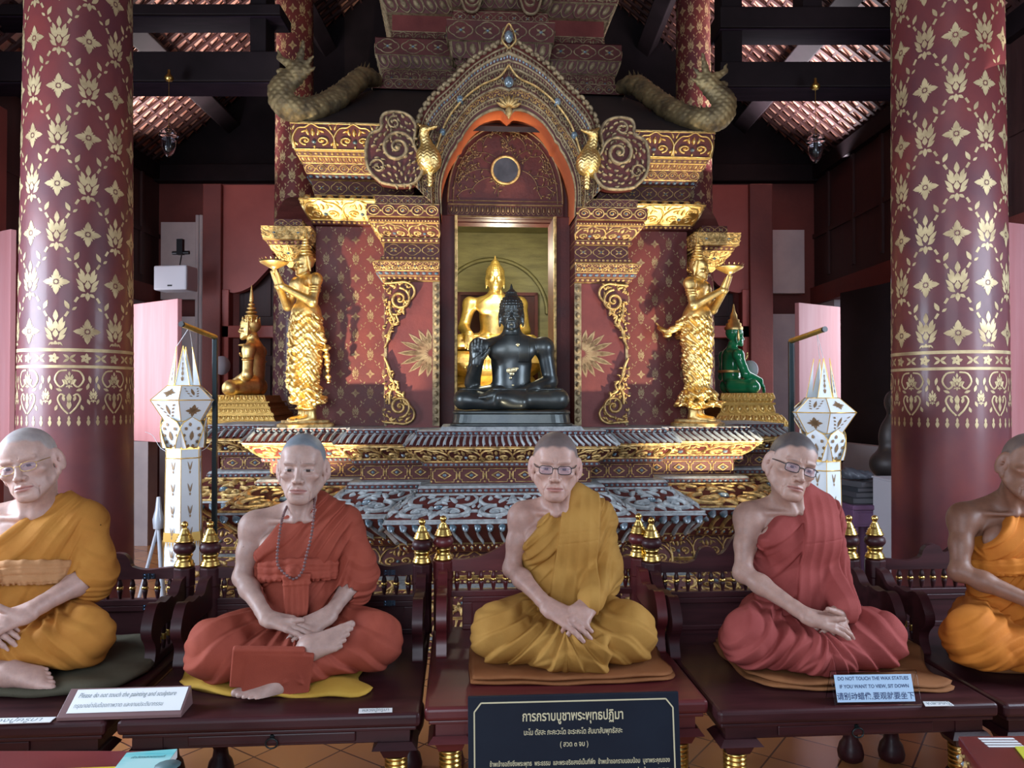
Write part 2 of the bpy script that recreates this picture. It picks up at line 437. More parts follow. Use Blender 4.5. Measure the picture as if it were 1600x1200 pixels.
def skin_col(P, R, c, s, base, hair, hair_amt, brow=.5, hl=.055):
    L = (P-np.array(c))@np.array(R, float)/s; x, y, z = L.T
    C = np.tile(np.array(base, float), (len(P), 1)); inh = (np.abs(x) < .1) & (np.abs(y) < .13) & (z > -.14) & (z < .14)
    # cropped scalp: hairline rises over the forehead, drops behind the temples and round the back
    line = np.interp(y, [-.10, -.07, -.045, -.02, .0, .02, .1], [hl+.03, hl+.016, hl, .028, .006, -.012, -.045])
    t = sstep(-.006, .010, z-line+.004*np.sin(x*160)*np.sin(z*120))*hair_amt*inh
    t = np.where((np.abs(x) > .0735) & (z < .03), 0, t)
    C = mix(C, np.array(hair), t)
    red = np.array(base)*np.array([.96, .74, .74])
    for q in (-1, 1):
        ax = x*q
        tt = np.exp(-((ax-.030)/.017)**2-((z-.019-.18*(ax-.03)*0)/.0028)**2)*brow*(y < -.05)
        C = mix(C, np.array([.09, .07, .06]), np.clip(tt*1.25, 0, 1))
        u = (ax-.0305)/.0165; zz = z+.0040; hgt = .0046*np.clip(1-u*u, 0, 1)
        ins = (np.abs(u) < 1) & (y < -.05)
        lid = np.exp(-((zz-hgt)/.0015)**2)*ins; C = mix(C, np.array([.07, .04, .035]), lid*.85)
        eye = ins & (np.abs(zz) < hgt*.9)
        C[eye] = (.42, .37, .34); C[eye & (np.abs(ax-.0300) < .0066)] = (.02, .014, .011)
        sh = np.exp(-((ax-.03)/.02)**2-((z+.016)/.006)**2)*.25*(y < -.05); C = mix(C, red*.9, sh)
        er = np.exp(-((z+.01)/.03)**2)*(ax > .076)*.3; C = mix(C, red, er)
    m = np.clip(1-(np.abs(x)/.0300)**2, 0, 1)
    lip = ((z > -.0805-.0*m) & (z < -.0625) & (np.abs(z+.0712) < .0095*m) & (y < -.075))
    C[lip] = red*np.array([.92, .86, .88])
    ln = np.exp(-((z+.0706)/.0012)**2)*(np.abs(x) < .029)*(y < -.08); C = mix(C, np.array([.16, .05, .05]), ln*.8)
    ch = np.exp(-((np.abs(x)-.042)/.018)**2-((z+.03)/.02)**2)*.18*(y < -.03); C = mix(C, red, ch)
    return np.where(inh[:, None], C, np.array(base)[None]*np.array([.97, .96, .97]))
def unit(v): v = np.array(v, float); return v/np.linalg.norm(v)
def rotv(v, ax, a):
    return np.array(Matrix.Rotation(a, 3, Vector(ax)) @ Vector(v))
def hand_ops(w, d, n, thumb, curl=(.25, .35, .25), sc_=1.0, tcurl=.3, spread=.05, tdir=None, curls=None):
    """w wrist, d towards fingers, n back of the hand, thumb +1/-1: side of thumb along n x d"""
    w = np.array(w, float); d = unit(d); n = np.array(n, float); n = unit(n-d*np.dot(n, d)); s = np.cross(n, d)*thumb; o = []
    kn = [(.084, .029), (.088, .0095), (.083, -.0095), (.074, -.027)]
    A = lambda f, k: o.append(('add', f, k))
    for (l, e) in kn:
        A(s_cap(w+s*e*.55*sc_, w+d*l*sc_+s*e*sc_+n*.001, .0145*sc_, .0105*sc_), .014)
    A(s_cap(w+d*.02*sc_, w+d*.065*sc_-n*.004, .018*sc_, .015*sc_), .015)
    for i, ((l, e), L) in enumerate(zip(kn, (.070, .078, .072, .056))):
        cu = curls[i] if curls else curl
        p = w+d*l*sc_+s*e*sc_; a = (i-1.5)*-spread; fd = unit(d+s*a); sx = unit(np.cross(n, fd)); ang = 0
        r = [.0094, .0084, .0078, .0062]
        for j, (q, c) in enumerate(zip((.46, .30, .26), cu)):
            ang += c; v = fd*math.cos(ang)-n*math.sin(ang); e2 = p+v*L*q*sc_
            A(s_cap(p, e2, r[j]*sc_*(.92 if i == 3 else 1), r[j+1]*sc_*(.92 if i == 3 else 1)), .0035 if j else .006); p = e2
    td = unit(d*.62+s*.75-n*.15) if tdir is None else unit(tdir)
    p = w+d*.018*sc_+s*.018*sc_; A(s_cap(p, p+td*.036*sc_, .0165*sc_, .012*sc_), .012); p = p+td*.040*sc_
    for j, (L, rr) in enumerate(((.034, (.0115, .0102)), (.027, (.0102, .0085)))):
        td = unit(td*math.cos(tcurl)+(d if tdir is None else td)*math.sin(tcurl)) ; e2 = p+td*L*sc_; A(s_cap(p, e2, rr[0]*sc_, rr[1]*sc_), .004); p = e2
    return o
def foot_ops(ank, toe, up, side=1, sc_=1.0):
    """ank ankle point, toe direction, up the instep's outward normal; side +1/-1 puts the big toe along up x toe"""
    a = np.array(ank, float); d = unit(toe); u = np.array(up, float); u = unit(u-d*np.dot(u, d)); s = np.cross(u, d)*side; o = []
    A = lambda f, k: o.append(('add', f, k))
    A(s_cap(a-d*.035-u*.02, a-u*.01, .027, .03), .02); A(s_ell(a-d*.045-u*.022, (.03, .03, .03)), .02)
    for i in range(5):
        e = .030-.0155*i; b = a+d*(.118-.012*abs(i-.5))*sc_+s*e-u*.020
        A(s_cap(a+d*.01+s*e*.3-u*.004, b, .026, .0125-.0008*i), .02)
        r = (.0125, .0092, .0088, .0083, .008)[i]; L = (.034, .028, .025, .022, .018)[i]
        A(s_cap(b, b+unit(d-u*.12)*L, r, r*.95), .004)
    return o
def monk(name, loc, rz, label, robe_m, M):
    root = empty(name, loc, rz, label=label, cat='statue')
    g = M.get; hs = g('hs', 1.0); hc = np.array(g('hc', (-.03, -.02, .665))); yaw, pit, rol = g('hrot', (0, 0, 0))
    R = rotm(pit, rol, yaw); sh = g('sh', .140); bz = g('bz', 0.0); bl = g('bulk', .88)
    shR = np.array(g('shR', (-sh, .06, .475+bz))); shL = np.array(g('shL', (sh, .06, .475+bz)))
    elR = np.array(g('elR', (-.172, .035, .285))); elL = np.array(g('elL', (.158, .04, .27)))
    wrR = np.array(g('wrR', (-.085, -.13, .215))); wrL = np.array(g('wrL', (.10, -.11, .220)))
    nb = np.array([hc[0]*.25, .055, .525+bz])
    o = []; A = lambda f, k: o.append(('add', f, k)); S = lambda f, k: o.append(('sub', f, k))
    # torso
    A(s_ell((0, .065, .36+bz), (.138*bl, .092*bl, .155)), .01); A(s_ell((0, .06, .19), (.125*bl, .095*bl, .14)), .05)
    A(s_cap(shR+[.03, .01, 0], shL-[.03, -.01, 0], .050*bl), .04)
    for q, s_ in ((-1, shR), (1, shL)):
        A(s_ell(s_+[0, 0, -.002], (.052*bl, .052*bl, .056*bl)), .03)
        A(s_cap(nb+[q*.02, .02, 0], s_+[-q*.015, .01, .018], .034, .030), .03)     # trapezius
        A(s_ell((q*.068, -.008+.014*(1-g('pec', 1)), .405+bz), (.062, .028*g('pec', 1), .048)), .035)                  # pectoral
        A(s_cap((q*.018, -.013, .492+bz), s_+[-q*.03, -.016, .022], .0075, .0065), .016)  # collar bone
        S(s_ell((q*.070, -.028, .522+bz), (.045, .020, .016)), .02)
    S(s_ell((0, -.030, .508+bz), (.010, .012, .012)), .012)
    A(s_cap(nb+[0, .0, -.02], hc+R@V3(0, .028, -.055), .050*g('neck', 1), .048*g('neck', 1)), .03)
    for q in (-1, 1):
        A(s_cap(hc+R@V3(q*.050, .012, -.06), (q*.013, -.006, .500+bz), .0095, .0065), .022)
    # arms
    ar = g('arm', .86)
    for s_, e_, w_ in ((shR, elR, wrR), (shL, elL, wrL)):
        A(s_cap(s_, (s_+e_)/2, .045*ar, .041*ar), .03); A(s_cap((s_+e_)/2, e_, .041*ar, .034*ar), .02)
        A(s_ell(e_+[0, .012, -.008], (.032*ar, .030*ar, .032*ar)), .02)
        m_ = e_+(w_-e_)*.3; A(s_cap(e_, m_, .034*ar, .037*ar), .02); A(s_cap(m_, w_, .037*ar, .0235*ar), .02)
        A(s_cap(e_+(w_-e_)*.85, w_, .026*ar, .025*ar), .012)
    hops = []
    for h in g('hands'): hops += hand_ops(**h)
    o += hops
    for ft in g('feet', []): o += foot_ops(**ft)
    for a, b, ra, rb in g('legs_skin', []): A(s_cap(a, b, ra, rb), .02)
    H = head_ops(R, hc, hs, g('ear', 1), g('gaunt', 1), g('nose', 1), g('wide', 1))
    # the head is unioned as a whole, so that its fine carving stays crisp
    o2 = H+[('add', f, k if k > .012 else k) for op, f, k in o if op == 'add' and False]
    body = o
    def headf(p): return eval_ops(H, p)
    lo = np.array([-.36, -.36, 0.0]); hi = np.array([.36, .20, .86])
    allp = body+[('add', headf, .012)]
    base = tuple(np.array(g('skin', (.50, .335, .27)))*np.array([1.03, .98, .90]))
    cf = lambda P: skin_col(P, R, hc, hs, base, g('hair', (.17, .19, .20)), g('hamt', .75), g('brow', .4), g('hl', .055))
    sdf_obj('body', allp, lo, hi, .0019, SKIN, root, colfn=cf, rel=1)
    # ---- robe
    lapz = g('lapz', .145); kx = g('kx', .225); ky = g('ky', -.12)
    r = []; A = lambda f, k: r.append(('add', f, k))
    cl = .016
    A(s_ell((0, .062, .36+bz), (.138*bl+cl, .098*bl+cl, .165+cl)), .01); A(s_ell((0, .055, .19), (.130*bl+cl, .106*bl+cl, .15)), .05)
    for q in (-1, 1): A(s_ell((q*.066, -.010, .405+bz), (.080, .046, .068)), .04)
    A(s_cap(nb+[.052, .02, .004], shL+[-.01, .0, .005], .050, .052*bl+.012), .03); A(s_cap(nb+[.04, -.035, -.080], shL+[-.03, -.03, .0], .035, .045), .04)
    A(s_cap(shL, elL, .052*ar+.012, .047*ar+.016), .03)
    sl = g('sleeve', 1.0); we = elL+(wrL-elL)*sl
    A(s_cap(elL, we, .050*ar+.014, .040*ar+.006), .03)
    A(s_ell(elL+[-.01, .01, -.03], (.050, .05, .075)), .04)
    A(s_cap(nb+[.055, .045, .0], shL+[-.05, .03, .02], .052, .050), .03)
    for f in g('extra_sleeve', []): A(f, .03)
    (ax_, az_), (bx_, bz_) = g('neckline', ((.045, .575), (-.155, .36)))
    nn = unit([az_-bz_, -(ax_-bx_)]); nn = -nn if nn[0] > 0 else nn       # points up-left, to the bare shoulder
    cut = lambda p: (((p[..., 0]-ax_)*nn[0]+(p[..., 2]-az_)*nn[1])-.010*np.sin((p[..., 0]-bx_)*14)).astype(f32)
    r.append(('int', cut, .006))
    # bare right side: keep cloth off the bare arm
    if sl < 1: r.append(('sub', s_cap(elL+(wrL-elL)*(sl-.05), wrL+(wrL-elL)*.3, .040*ar, .046*ar), .005))
    Ff = g('fold', 54); amp = g('amp', .0115)*1.25; piv = g('piv', (.33, .78)); seed = g('seed', 1)
    def folds(p, d):
        x, y, z = p[..., 0], p[..., 1], p[..., 2]
        th = np.arctan2(z-piv[1], x-piv[0])
        w = snoise(p, 9, seed)*.9+snoise(p, 21, seed+2)*.35
        s1 = pleat(th*Ff/PI+w*.45); s2 = pleat(th*Ff*.47/PI+.3+w*.5)
        body_m = sstep(.17, .13, np.abs(x-.02))*sstep(.10, .04, y)
        up = sstep(.62, .54, z)
        arm = 1-body_m
        mod = .55+.45*np.sin(th*9+z*11+seed)
        a1 = (s1*.75*mod+s2*.75-.55)*body_m*up
        tq = z*1.0+.5*x-y*.6; a2 = (pleat(tq*17+w*.7)*.7+pleat(tq*8.3+w*.6+.4)*.8-.6)*arm*sstep(.57, .46, z)
        return (d-amp*(a1+a2*.8)).astype(f32)
    r.append(('mod', folds, 0))
    st = g('strip')
    if st:
        (lx0, lx1), (rx0, rx1), zb = st      # left edge x at z .56 and z .2, right edge likewise
        torso = [q for q in r if q[0] == 'add']
        def strip(p):
            x, y, z = p[..., 0], p[..., 1], p[..., 2]; t = (.56-z)/.36
            L = lx0+(lx1-lx0)*t; Rr = rx0+(rx1-rx0)*t; ww = Rr-L
            base_d = eval_ops(torso, p)-.013
            v = (x-L)/np.maximum(ww, .02)
            base_d = base_d+.0035*np.abs(np.sin(v*PI*4.0+.5*np.sin(z*14+seed)))*sstep(.0, .2, .62-z)-.002
            for zs in g('seams', ()): base_d = base_d+.0022*np.exp(-((z-zs-.10*(x-.06))/.0022)**2)
            e = np.maximum(np.maximum(L-x, x-Rr), zb-z)
            return smax(base_d, e.astype(f32), .006).astype(f32)
        r.append(('add', strip, .003))
    sdf_obj('robe', r+[], (-.30, -.26, .06), (.36, .22, .64), .0029, robe_m, root, rel=1)
    # ---- lower cloth over the crossed legs
    l = []; A = lambda f, k: l.append(('add', f, k))
    for q in (-1, 1):
        kz = lapz-.02*(q == g('low', 0)); xk = kx+g('kdx', 0)*q
        A(s_cap((q*.075, .10, .105), (q*xk, ky, kz), .088, .072), .03)
        A(s_cap((q*xk, ky, kz-.03), (-q*.03, -.205, .060), .070, .050), .035)
        A(s_ell((q*(xk-.012), ky+.02, .090), (.090, .115, .088)), .04)
    A(s_ell((0, -.08, .07), (.20, .13, .075)), .05)
    A(s_ell((0, .08, .07), (.20, .10, .08)), .04)
    for f, k in g('lap_extra', []): A(f, k)
    for f, k in g('lap_cut', []): l.append(('sub', f, k))
    l.append(('int', lambda p: (.006-p[..., 2]).astype(f32), .012))
    la = g('lamp_', .0105)*1.2
    def lfold(p, d):
        x, y, z = p[..., 0], p[..., 1], p[..., 2]; ax = np.abs(x)
        w = snoise(p, 8, seed+5)+.45*snoise(p, 19, seed+7)
        th = np.arctan2(z-.20, ax+.04); rr = np.sqrt((z-.20)**2+(ax+.04)**2)
        a = pleat(th*4.2+w*.55+rr*3); b = pleat((z*.9+ax*.55+y*.3)*15+w*.8)
        kn = sstep(.13, .20, ax)
        s = (a-.45)*(1-.45*kn)*1.1+(b-.45)*(.45+.35*kn*sstep(.12, .02, z))
        c = (np.abs(snoise(p, 30, seed+9))-.3)*.45
        return (d-la*(s+c)*sstep(.0, .03, z)).astype(f32)
    l.append(('mod', lfold, 0))
    for f, k in g('flap', []): l.append(('add', f, k))
    sdf_obj('lower_robe', l, (-.40, -.36, -.006), (.40, .24, .34), .0031, g('lower_m', robe_m), root, rel=1)
    if g('sash'): g('sash')(root, robe_m)
    gl = g('glasses')
    if gl:
        fm, lm, style = gl; mb = MB()
        T_ = lambda x, y, z: tuple(hc+hs*(R@np.array([x, y, z], float)))
        for q in (-1, 1):
            rim = []
            for a in np.linspace(0, 2*PI, 28, endpoint=False):
                ca, sa = math.cos(a), math.sin(a); e = .55 if style else .8
                x = .0225*np.sign(ca)*abs(ca)**e; z = .0140*np.sign(sa)*abs(sa)**e
                rim.append(T_(q*.0315+x, -.094+.35*max(0, abs(q*.0315+x)-.03), -.006+z))
            tube(mb, rim, .0014 if style else .0009, 6, closed=True)
            tube(mb, [T_(q*.0535, -.086, .000), T_(q*.066, -.070, .002), T_(q*.073, -.02, .004), T_(q*.0755, .006, .002)], .0018 if style else .0010, 6)
            lb = MB(); c_ = T_(q*.0315, -.0935, -.006); n_ = len(rim)
            lb.add(np.array(rim+[c_]), [(i, (i+1) % n_, n_) for i in range(n_)], 0, True); lb.build('lens', lm, root)
        tube(mb, [T_(-.0095, -.0955, -.001), T_(0, -.0985, .001), T_(.0095, -.0955, -.001)], .0015 if style else .0009, 6)
        mb.build('glasses_frame', fm, root)
    return root
# ---------------------------------------------------------------- shared materials
WOOD = mat('dark_lacquered_wood', (.026, .006, .008), .40, 0, (.055, .012, .015), nscale=3, sc3=(1, 8, 8), coat=.06, rvar=.12, spec=.35)
WOODR = mat('red_lacquered_wood', (.085, .012, .014), .34, 0, (.13, .020, .022), nscale=3, sc3=(1, 8, 8), coat=.15, rvar=.12)
BRASS = mat('polished_gold_paint', (.80, .56, .16), .28, 1, (.62, .42, .12), nscale=30)
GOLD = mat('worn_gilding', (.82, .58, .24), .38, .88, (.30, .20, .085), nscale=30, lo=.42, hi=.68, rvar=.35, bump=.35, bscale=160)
GOLDD = mat('aged_shaded_gilding', (.42, .33, .19), .50, .65, (.17, .12, .075), nscale=28, lo=.42, hi=.68, rvar=.3, bump=.35, bscale=160)  # aged gilding, also darkened as shade for parts outside the lit wings
GOLDB = mat('bright_gilding', (.95, .70, .28), .27, 1, (.62, .42, .14), nscale=18, lo=.45, hi=.75, rvar=.3, bump=.15, bscale=90)
LACQ = mat('dark_red_lacquer', (.075, .013, .011), .45, 0, (.125, .024, .019), nscale=7, rvar=.25, bump=.2, bscale=50)
LACQL = mat('red_lacquer', (.135, .022, .018), .42, 0, (.20, .038, .030), nscale=5, rvar=.2, bump=.12, bscale=60)
GEM = mat('glass_mosaic', (.10, .17, .21), .12, .3, (.30, .36, .40), nscale=30, lo=.4, hi=.6)
SILV = mat('daylit_silver_gilding', (.52, .56, .56), .45, .4, (.24, .26, .27), nscale=22, lo=.4, hi=.7, rvar=.3, bump=.3, bscale=120)  # cool daylight on dusty gold, put into the colour as silver
STEN = mat('stencilled_gold_leaf', (.58, .46, .25), .45, .45, (.32, .23, .12), nscale=9, lo=.35, hi=.7, rvar=.2)
STENW = mat('faded_gold_stencil', (.44, .32, .17), .5, .35, (.24, .13, .07), nscale=14, lo=.35, hi=.7, rvar=.2)
DARKROOF = mat('dark_roof_slab', (.022, .017, .018), .6, 0, (.035, .026, .026), nscale=4)
ORANGE = mat('orange_soffit_paint', (.62, .16, .055), .6, 0, (.50, .12, .045), nscale=5)
BLACK = mat('black_paint', (.012, .012, .014), .35)
METALG = mat('black_metal', (.02, .03, .032), .3, .6)
CLEAR = mat('clear_acrylic', (.95, .97, 1), .03, trans=1, ior=1.25)
# ---------------------------------------------------------------- benches
FIN = [(.0, .0), (.034, 0), (.034, .006), (.030, .010), (.032, .016), (.028, .020), (.026, .026), (.024, .030), (.029, .036), (.027, .042)]
FING = [(.016, .0), (.037, .003), (.038, .010), (.033, .014), (.034, .021), (.029, .025), (.026, .032), (.027, .038), (.031, .043), (.029, .049), (.020, .052)]
BALL = [(.018, 0), (.032, .006), (.040, .017), (.0415, .026), (.038, .037), (.028, .045), (.018, .048)]
CONE = [(.02, 0), (.033, .002), (.034, .008), (.029, .011), (.030, .017), (.025, .020), (.026, .026), (.020, .030), (.018, .038), (.0115, .050), (.008, .058), (.012, .062), (.0135, .069), (.011, .076), (.003, .081)]
LEG = [(.030, 0), (.046, .01), (.05, .03), (.042, .06), (.030, .075), (.026, .10), (.034, .12), (.052, .155), (.060, .19), (.056, .225), (.042, .25), (.034, .262)]
def ringset(z0, z1, r0, r1, n=5):
    out = []
    for i in range(n):
        z = z0+(z1-z0)*i/n; r = r0+(r1-r0)*i/n; h = (z1-z0)/n
        out += [(r*.86, z), (r, z+h*.2), (r, z+h*.6), (r*.86, z+h*.8)]
    return out
def bench(name, org, rz, w, d, zt, label, wood, pw, crest='scallop', drawer=True, hinge=True, group=None):
    """org: front-left corner of the slab on the floor; w width, d depth, zt top; pw (x0, x1) post positions"""
    root = empty(name, (org[0], org[1], 0), rz, label=label, cat='bench', group=group)
    mb = MB(); box(mb, 0, w, 0, d, zt-.042, zt); mb.build('seat', wood, root, bevel=.012, bseg=3)
    mb = MB(); box(mb, .012, w-.012, .012, d-.012, zt-.054, zt-.043); mb.build('moulding', wood, root, bevel=.003)
    mb = MB(); a0, a1 = zt-.128, zt-.054
    box(mb, .10, w-.10, .035, .058, a0+.03, a1); box(mb, .10, w-.10, d-.06, d-.035, a0+.03, a1)
    box(mb, .035, .058, .10, d-.10, a0+.03, a1); box(mb, w-.058, w-.035, .10, d-.10, a0+.03, a1)
    mb.build('apron', wood, root, bevel=.003)
    if drawer:
        mb = MB(); x0, x1 = w*.22, w*.78; box(mb, x0, x1, .027, .04, a0+.038, a1-.006)
        dr = mb.build('drawer', wood, root, bevel=.004)
        mb = MB(); c = (x0+x1)/2; ring = [(c+.017*math.sin(t), .018, a0+.045+.014*math.cos(t)) for t in np.linspace(0, 2*PI, 20, endpoint=False)]
        tube(mb, ring, .0025, 6, closed=True); lathe(mb, [(.006, 0), (.008, .004), (.004, .012)], (c, .024, a0+.060), 10, ax='y'); mb.build('ring_handle', METALG, dr)
    for lx in (.075, w-.075):
        for ly in (.075, d-.075):
            mb = MB(); box(mb, lx-.043, lx+.043, ly-.043, ly+.043, zt-.094, zt-.05, 0)
            hexa(mb, [(lx-.066, ly-.066, zt-.112), (lx+.066, ly-.066, zt-.112), (lx+.066, ly+.066, zt-.112), (lx-.066, ly+.066, zt-.112), (lx-.050, ly-.050, zt-.094), (lx+.050, ly-.050, zt-.094), (lx+.050, ly+.050, zt-.094), (lx-.050, ly+.050, zt-.094)])
            hexa(mb, [(lx-.034, ly-.034, zt-.146), (lx+.034, ly-.034, zt-.146), (lx+.034, ly+.034, zt-.146), (lx-.034, ly+.034, zt-.146), (lx-.048, ly-.048, zt-.112), (lx+.048, ly-.048, zt-.112), (lx+.048, ly+.048, zt-.112), (lx-.048, ly+.048, zt-.112)])
            s = (zt-.146)/.30
            lathe(mb, [(r, z*s*.90) for r, z in LEG], (lx, ly, 0), 20, 0)
            lathe(mb, ringset((zt-.146)*.78, zt-.146, .034, .035, 6), (lx, ly, 0), 20, 1, cap=False)
            mb.build('leg', [wood, BRASS], root)
    # back rest: posts with finials, crest board, balusters, panel
    x0, x1 = pw; yb = d-.035; zp = zt+.272
    for px in (x0, x1):
        mb = MB(); lathe(mb, [(.038, zt), (.038, zp-.075), (.041, zp-.07), (.041, zp-.004), (.034, zp)], (px, yb, 0), 8, 0, sm=False)
        po = mb.build('post', wood, root, bevel=.003)
        mb = MB(); lathe(mb, [(r, z+zp-.002) for r, z in FING], (px, yb, 0), 24, 0); lathe(mb, [(r*.98, z+zp+.046) for r, z in BALL], (px, yb, 0), 24, 1)
        lathe(mb, [(r, z+zp+.092) for r, z in CONE], (px, yb, 0), 24, 0); mb.build('finial', [BRASS, wood], po)
    zb0, zb1 = zt+.152, zt+.228
    xa, xb = x0+.03, x1-.03; L = xb-xa
    if crest == 'scallop':
        half = [(0, zb1+.045), (.06, zb1+.040), (.13, zb1+.035), (.19, zb1+.048), (.205, zb1+.075), (.225, zb1+.094), (.26, zb1+.100), (.29, zb1+.092), (.31, zb1+.068), (.335, zb1+.072), (.36, zb1+.09), (.39, zb1+.125), (.42, zb1+.15), (.455, zb1+.168), (.5, zb1+.175)]
    else:
        half = [(0, zb1+.045), (.10, zb1+.047), (.18, zb1+.06), (.26, zb1+.088), (.32, zb1+.118), (.37, zb1+.138), (.41, zb1+.142), (.44, zb1+.13), (.47, zb1+.136), (.5, zb1+.142)]
    top = [(xa+L*a, z) for a, z in half]+[(xb-L*a, z) for a, z in half[::-1][1:]]
    top = crv(top, 90); poly = [(xa, zb1-.0)]+[tuple(p) for p in top]+[(xb, zb1-.0)]
    mb = MB(); extrude(mb, poly[::-1], yb-.013, yb+.013); mb.build('crest_rail', wood, root, bevel=.003)
    mb = MB(); box(mb, xa, xb, yb-.016, yb+.016, zb0-.024, zb0); mb.build('middle_rail', wood, root, bevel=.003)
    n = int(L/.046); bp = [(.006, 0), (.007, .008), (.0095, .022), (.011, .032), (.008, .036)]; bt = [(.008, .044), (.0105, .05), (.009, .06), (.006, .070), (.007, .076)]; bm = [(.0105, .035), (.0125, .038), (.0125, .043), (.0105, .046)]
    first = None
    for i in range(n):
        x = xa+L*(i+.5)/n
        if first is None:
            mb = MB(); lathe(mb, bp, (0, 0, 0), 10, 0); lathe(mb, bm, (0, 0, 0), 10, 1); lathe(mb, bt, (0, 0, 0), 10, 0)
            first = mb.build('baluster', [wood, BRASS], root, loc=(x, yb, zb0)); 
        else:
            c = first.copy(); COL.objects.link(c); c.location = (x, yb, zb0)
    g_ = .045 if crest != 'scallop' else .0
    mb = MB(); xa2, xb2 = xa+g_, xb-g_; z0 = zt; z1 = zb0-.024
    box(mb, xa2, xb2, yb-.010, yb+.006, z0, z1); 
    box(mb, xa2, xb2, yb-.015, yb+.010, z1-.022, z1); box(mb, xa2, xb2, yb-.015, yb+.010, z0, z0+.020)
    box(mb, xa2, xa2+.04, yb-.015, yb+.010, z0+.02, z1-.022); box(mb, xb2-.04, xb2, yb-.015, yb+.010, z0+.02, z1-.022)
    mb.build('back_panel', wood, root, bevel=.003)
    # side arms: scrolled board in front of each post with small spindles
    for px, q in ((x0, 1), (x1, -1)):
        Ly = .33; y1 = yb-.02; y0 = y1-Ly
        P = [(y1, zt+.245), (y1-.06, zt+.235), (y1-.10, zt+.200), (y1-.14, zt+.196), (y1-.16, zt+.205), (y1-.22, zt+.200), (y0+.06, zt+.213), (y0+.03, zt+.205), (y0+.005, zt+.175), (y0-.012, zt+.140), (y0-.008, zt+.110), (y0+.018, zt+.080), (y0+.026, zt+.050), (y0+.012, zt), (y0+.05, zt), (y0+.065, zt+.05), (y0+.07, zt+.095), (y0+.10, zt+.12), (y1, zt+.13)]
        P = [tuple(p) for p in crv(P+[P[0]], 95)[:-1]]; mb = MB(); extrude(mb, P, px-.018, px+.018, plane='yz', sm=True); ab = mb.build('arm', wood, root, bevel=.006)
        mb = MB(); box(mb, px-.014, px+.014, y0+.06, y1, zt+.002, zt+.028); mb.build('arm_rail', wood, root, bevel=.003)
        for i in range(5):
            y = y0+.10+i*(Ly-.13)/4.4; mb = MB()
            lathe(mb, [(.005, .028), (.007, .04), (.009, .055), (.006, .060)], (px, y, zt), 8, 0); lathe(mb, [(.008, .059), (.010, .064), (.0075, .070), (.010, .076), (.008, .081)], (px, y, zt), 8, 1)
            lathe(mb, [(.006, .080), (.009, .09), (.006, .12), (.006, .135)], (px, y, zt), 8, 0); mb.build('arm_spindle', [wood, BRASS], root)
    if hinge:
        for k, (x, z) in enumerate(((x1-.125, zb1+.012), (x1-.125, zt+.122))):
            mb = MB(); 
            for q in (-1, 1):
                box(mb, x+q*.012-.010, x+q*.012+.010, yb-.019, yb-.0165, z-.010, z+.010); 
                for r_ in (-1, 1): lathe(mb, [(.0, -.003), (.003, -.002), (.003, 0)], (x+q*.014, yb-.019, z+r_*.006), 8, 0, ax='y')
            tube(mb, [(x, yb-.020, z-.012), (x, yb-.020, z+.012)], .003, 8); mb.build('hinge', METALH, root)
    return root
METALH = mat('blued_hinge_metal', (.10, .16, .24), .25, .9)
def cloth_pad(name, poly, z, th, m, label, cat='cushion', wav=.006, parent=None, seed=0, layers=1):
    """soft mat: outline poly (x, y) puffed between z and z+th"""
    P = resample(np.vstack([crv(poly+[poly[0]], 60)]), 90)[:-1]; c = P.mean(0); mb = MB(); n = len(P)
    for l in range(layers):
        rings = []; zz = z+l*th/layers; t = th/layers
        for s_, h in ((.0, 1.0), (.35, 1.0), (.7, .98), (.9, .93), (.965, .80), (1.0, .5), (.985, .15), (.95, 0), (.0, 0)):
            Q = c+(P-c)*(s_ if s_ else .001)*(1-.02*l); w_ = wav*(np.sin(Q[:, 0]*31+seed+l)+np.sin(Q[:, 1]*37+Q[:, 0]*13+seed*2))*min(1, s_*1.3)*(.5 if h > .1 else 0)
            rings.append(np.c_[Q, np.full(n, zz+t*h)+w_*(h > .1)])
        V = np.concatenate(rings); i = np.arange(len(rings)-1)[:, None]*n; j = np.arange(n)[None]; j2 = (j+1) % n
        mb.add(V, np.stack([i+j, i+n+j, i+n+j2, i+j2], -1).reshape(-1, 4), 0, True)
    o = mb.build(name, m, parent)
    return tag(o, label, cat) if label else o
# ---------------------------------------------------------------- relief units (u 0..1 wide, v 0..1 high, h in units of height)
def almond(R, x, y, ang, L, w, mi=1, h=0):
    c, s = math.cos(ang), math.sin(ang); P = []
    for t, q in ((0, .0), (.18, .6), (.42, 1), (.70, .72), (1, 0)): P.append((t*L, q*w/2))
    P += [(t*L, -q*w/2) for t, q in ((.70, .72), (.42, 1), (.18, .6))]
    flatpoly(R, [(x+a*c-b*s, y+a*s+b*c) for a, b in P], mi, h)
def disc(R, x, y, r, mi=1, n=8, h=0): flatpoly(R, [(x+r*math.cos(2*PI*i/n), y+r*math.sin(2*PI*i/n)) for i in range(n)], mi, h)
def bud(R, x, y, s, mi=1):
    """stencilled lotus bud of height 2*s"""
    for a, b, L, w in ((0, -.30, .40, .26), (0, .08, .42, .26), (0, .46, .54, .24), (-.15, -.02, .36, .20), (.15, -.02, .36, .20)): almond(R, x+a*s, y+b*s, PI/2, L*s, w*s, mi)
    for q in (-1, 1):
        for i, (b, L, an) in enumerate(((-.42, .42, 38), (-.26, .56, 52), (-.02, .56, 62), (.22, .48, 70))):
            almond(R, x+q*(.10+.05*(i > 0))*s, y+b*s, PI/2+q*-math.radians(90-an), L*s, .19*s, mi)
        almond(R, x+q*.09*s, y-.52*s, -PI/2+q*.95, .28*s, .16*s, mi)
    almond(R, x, y-.44*s, -PI/2, .42*s, .22*s, mi)
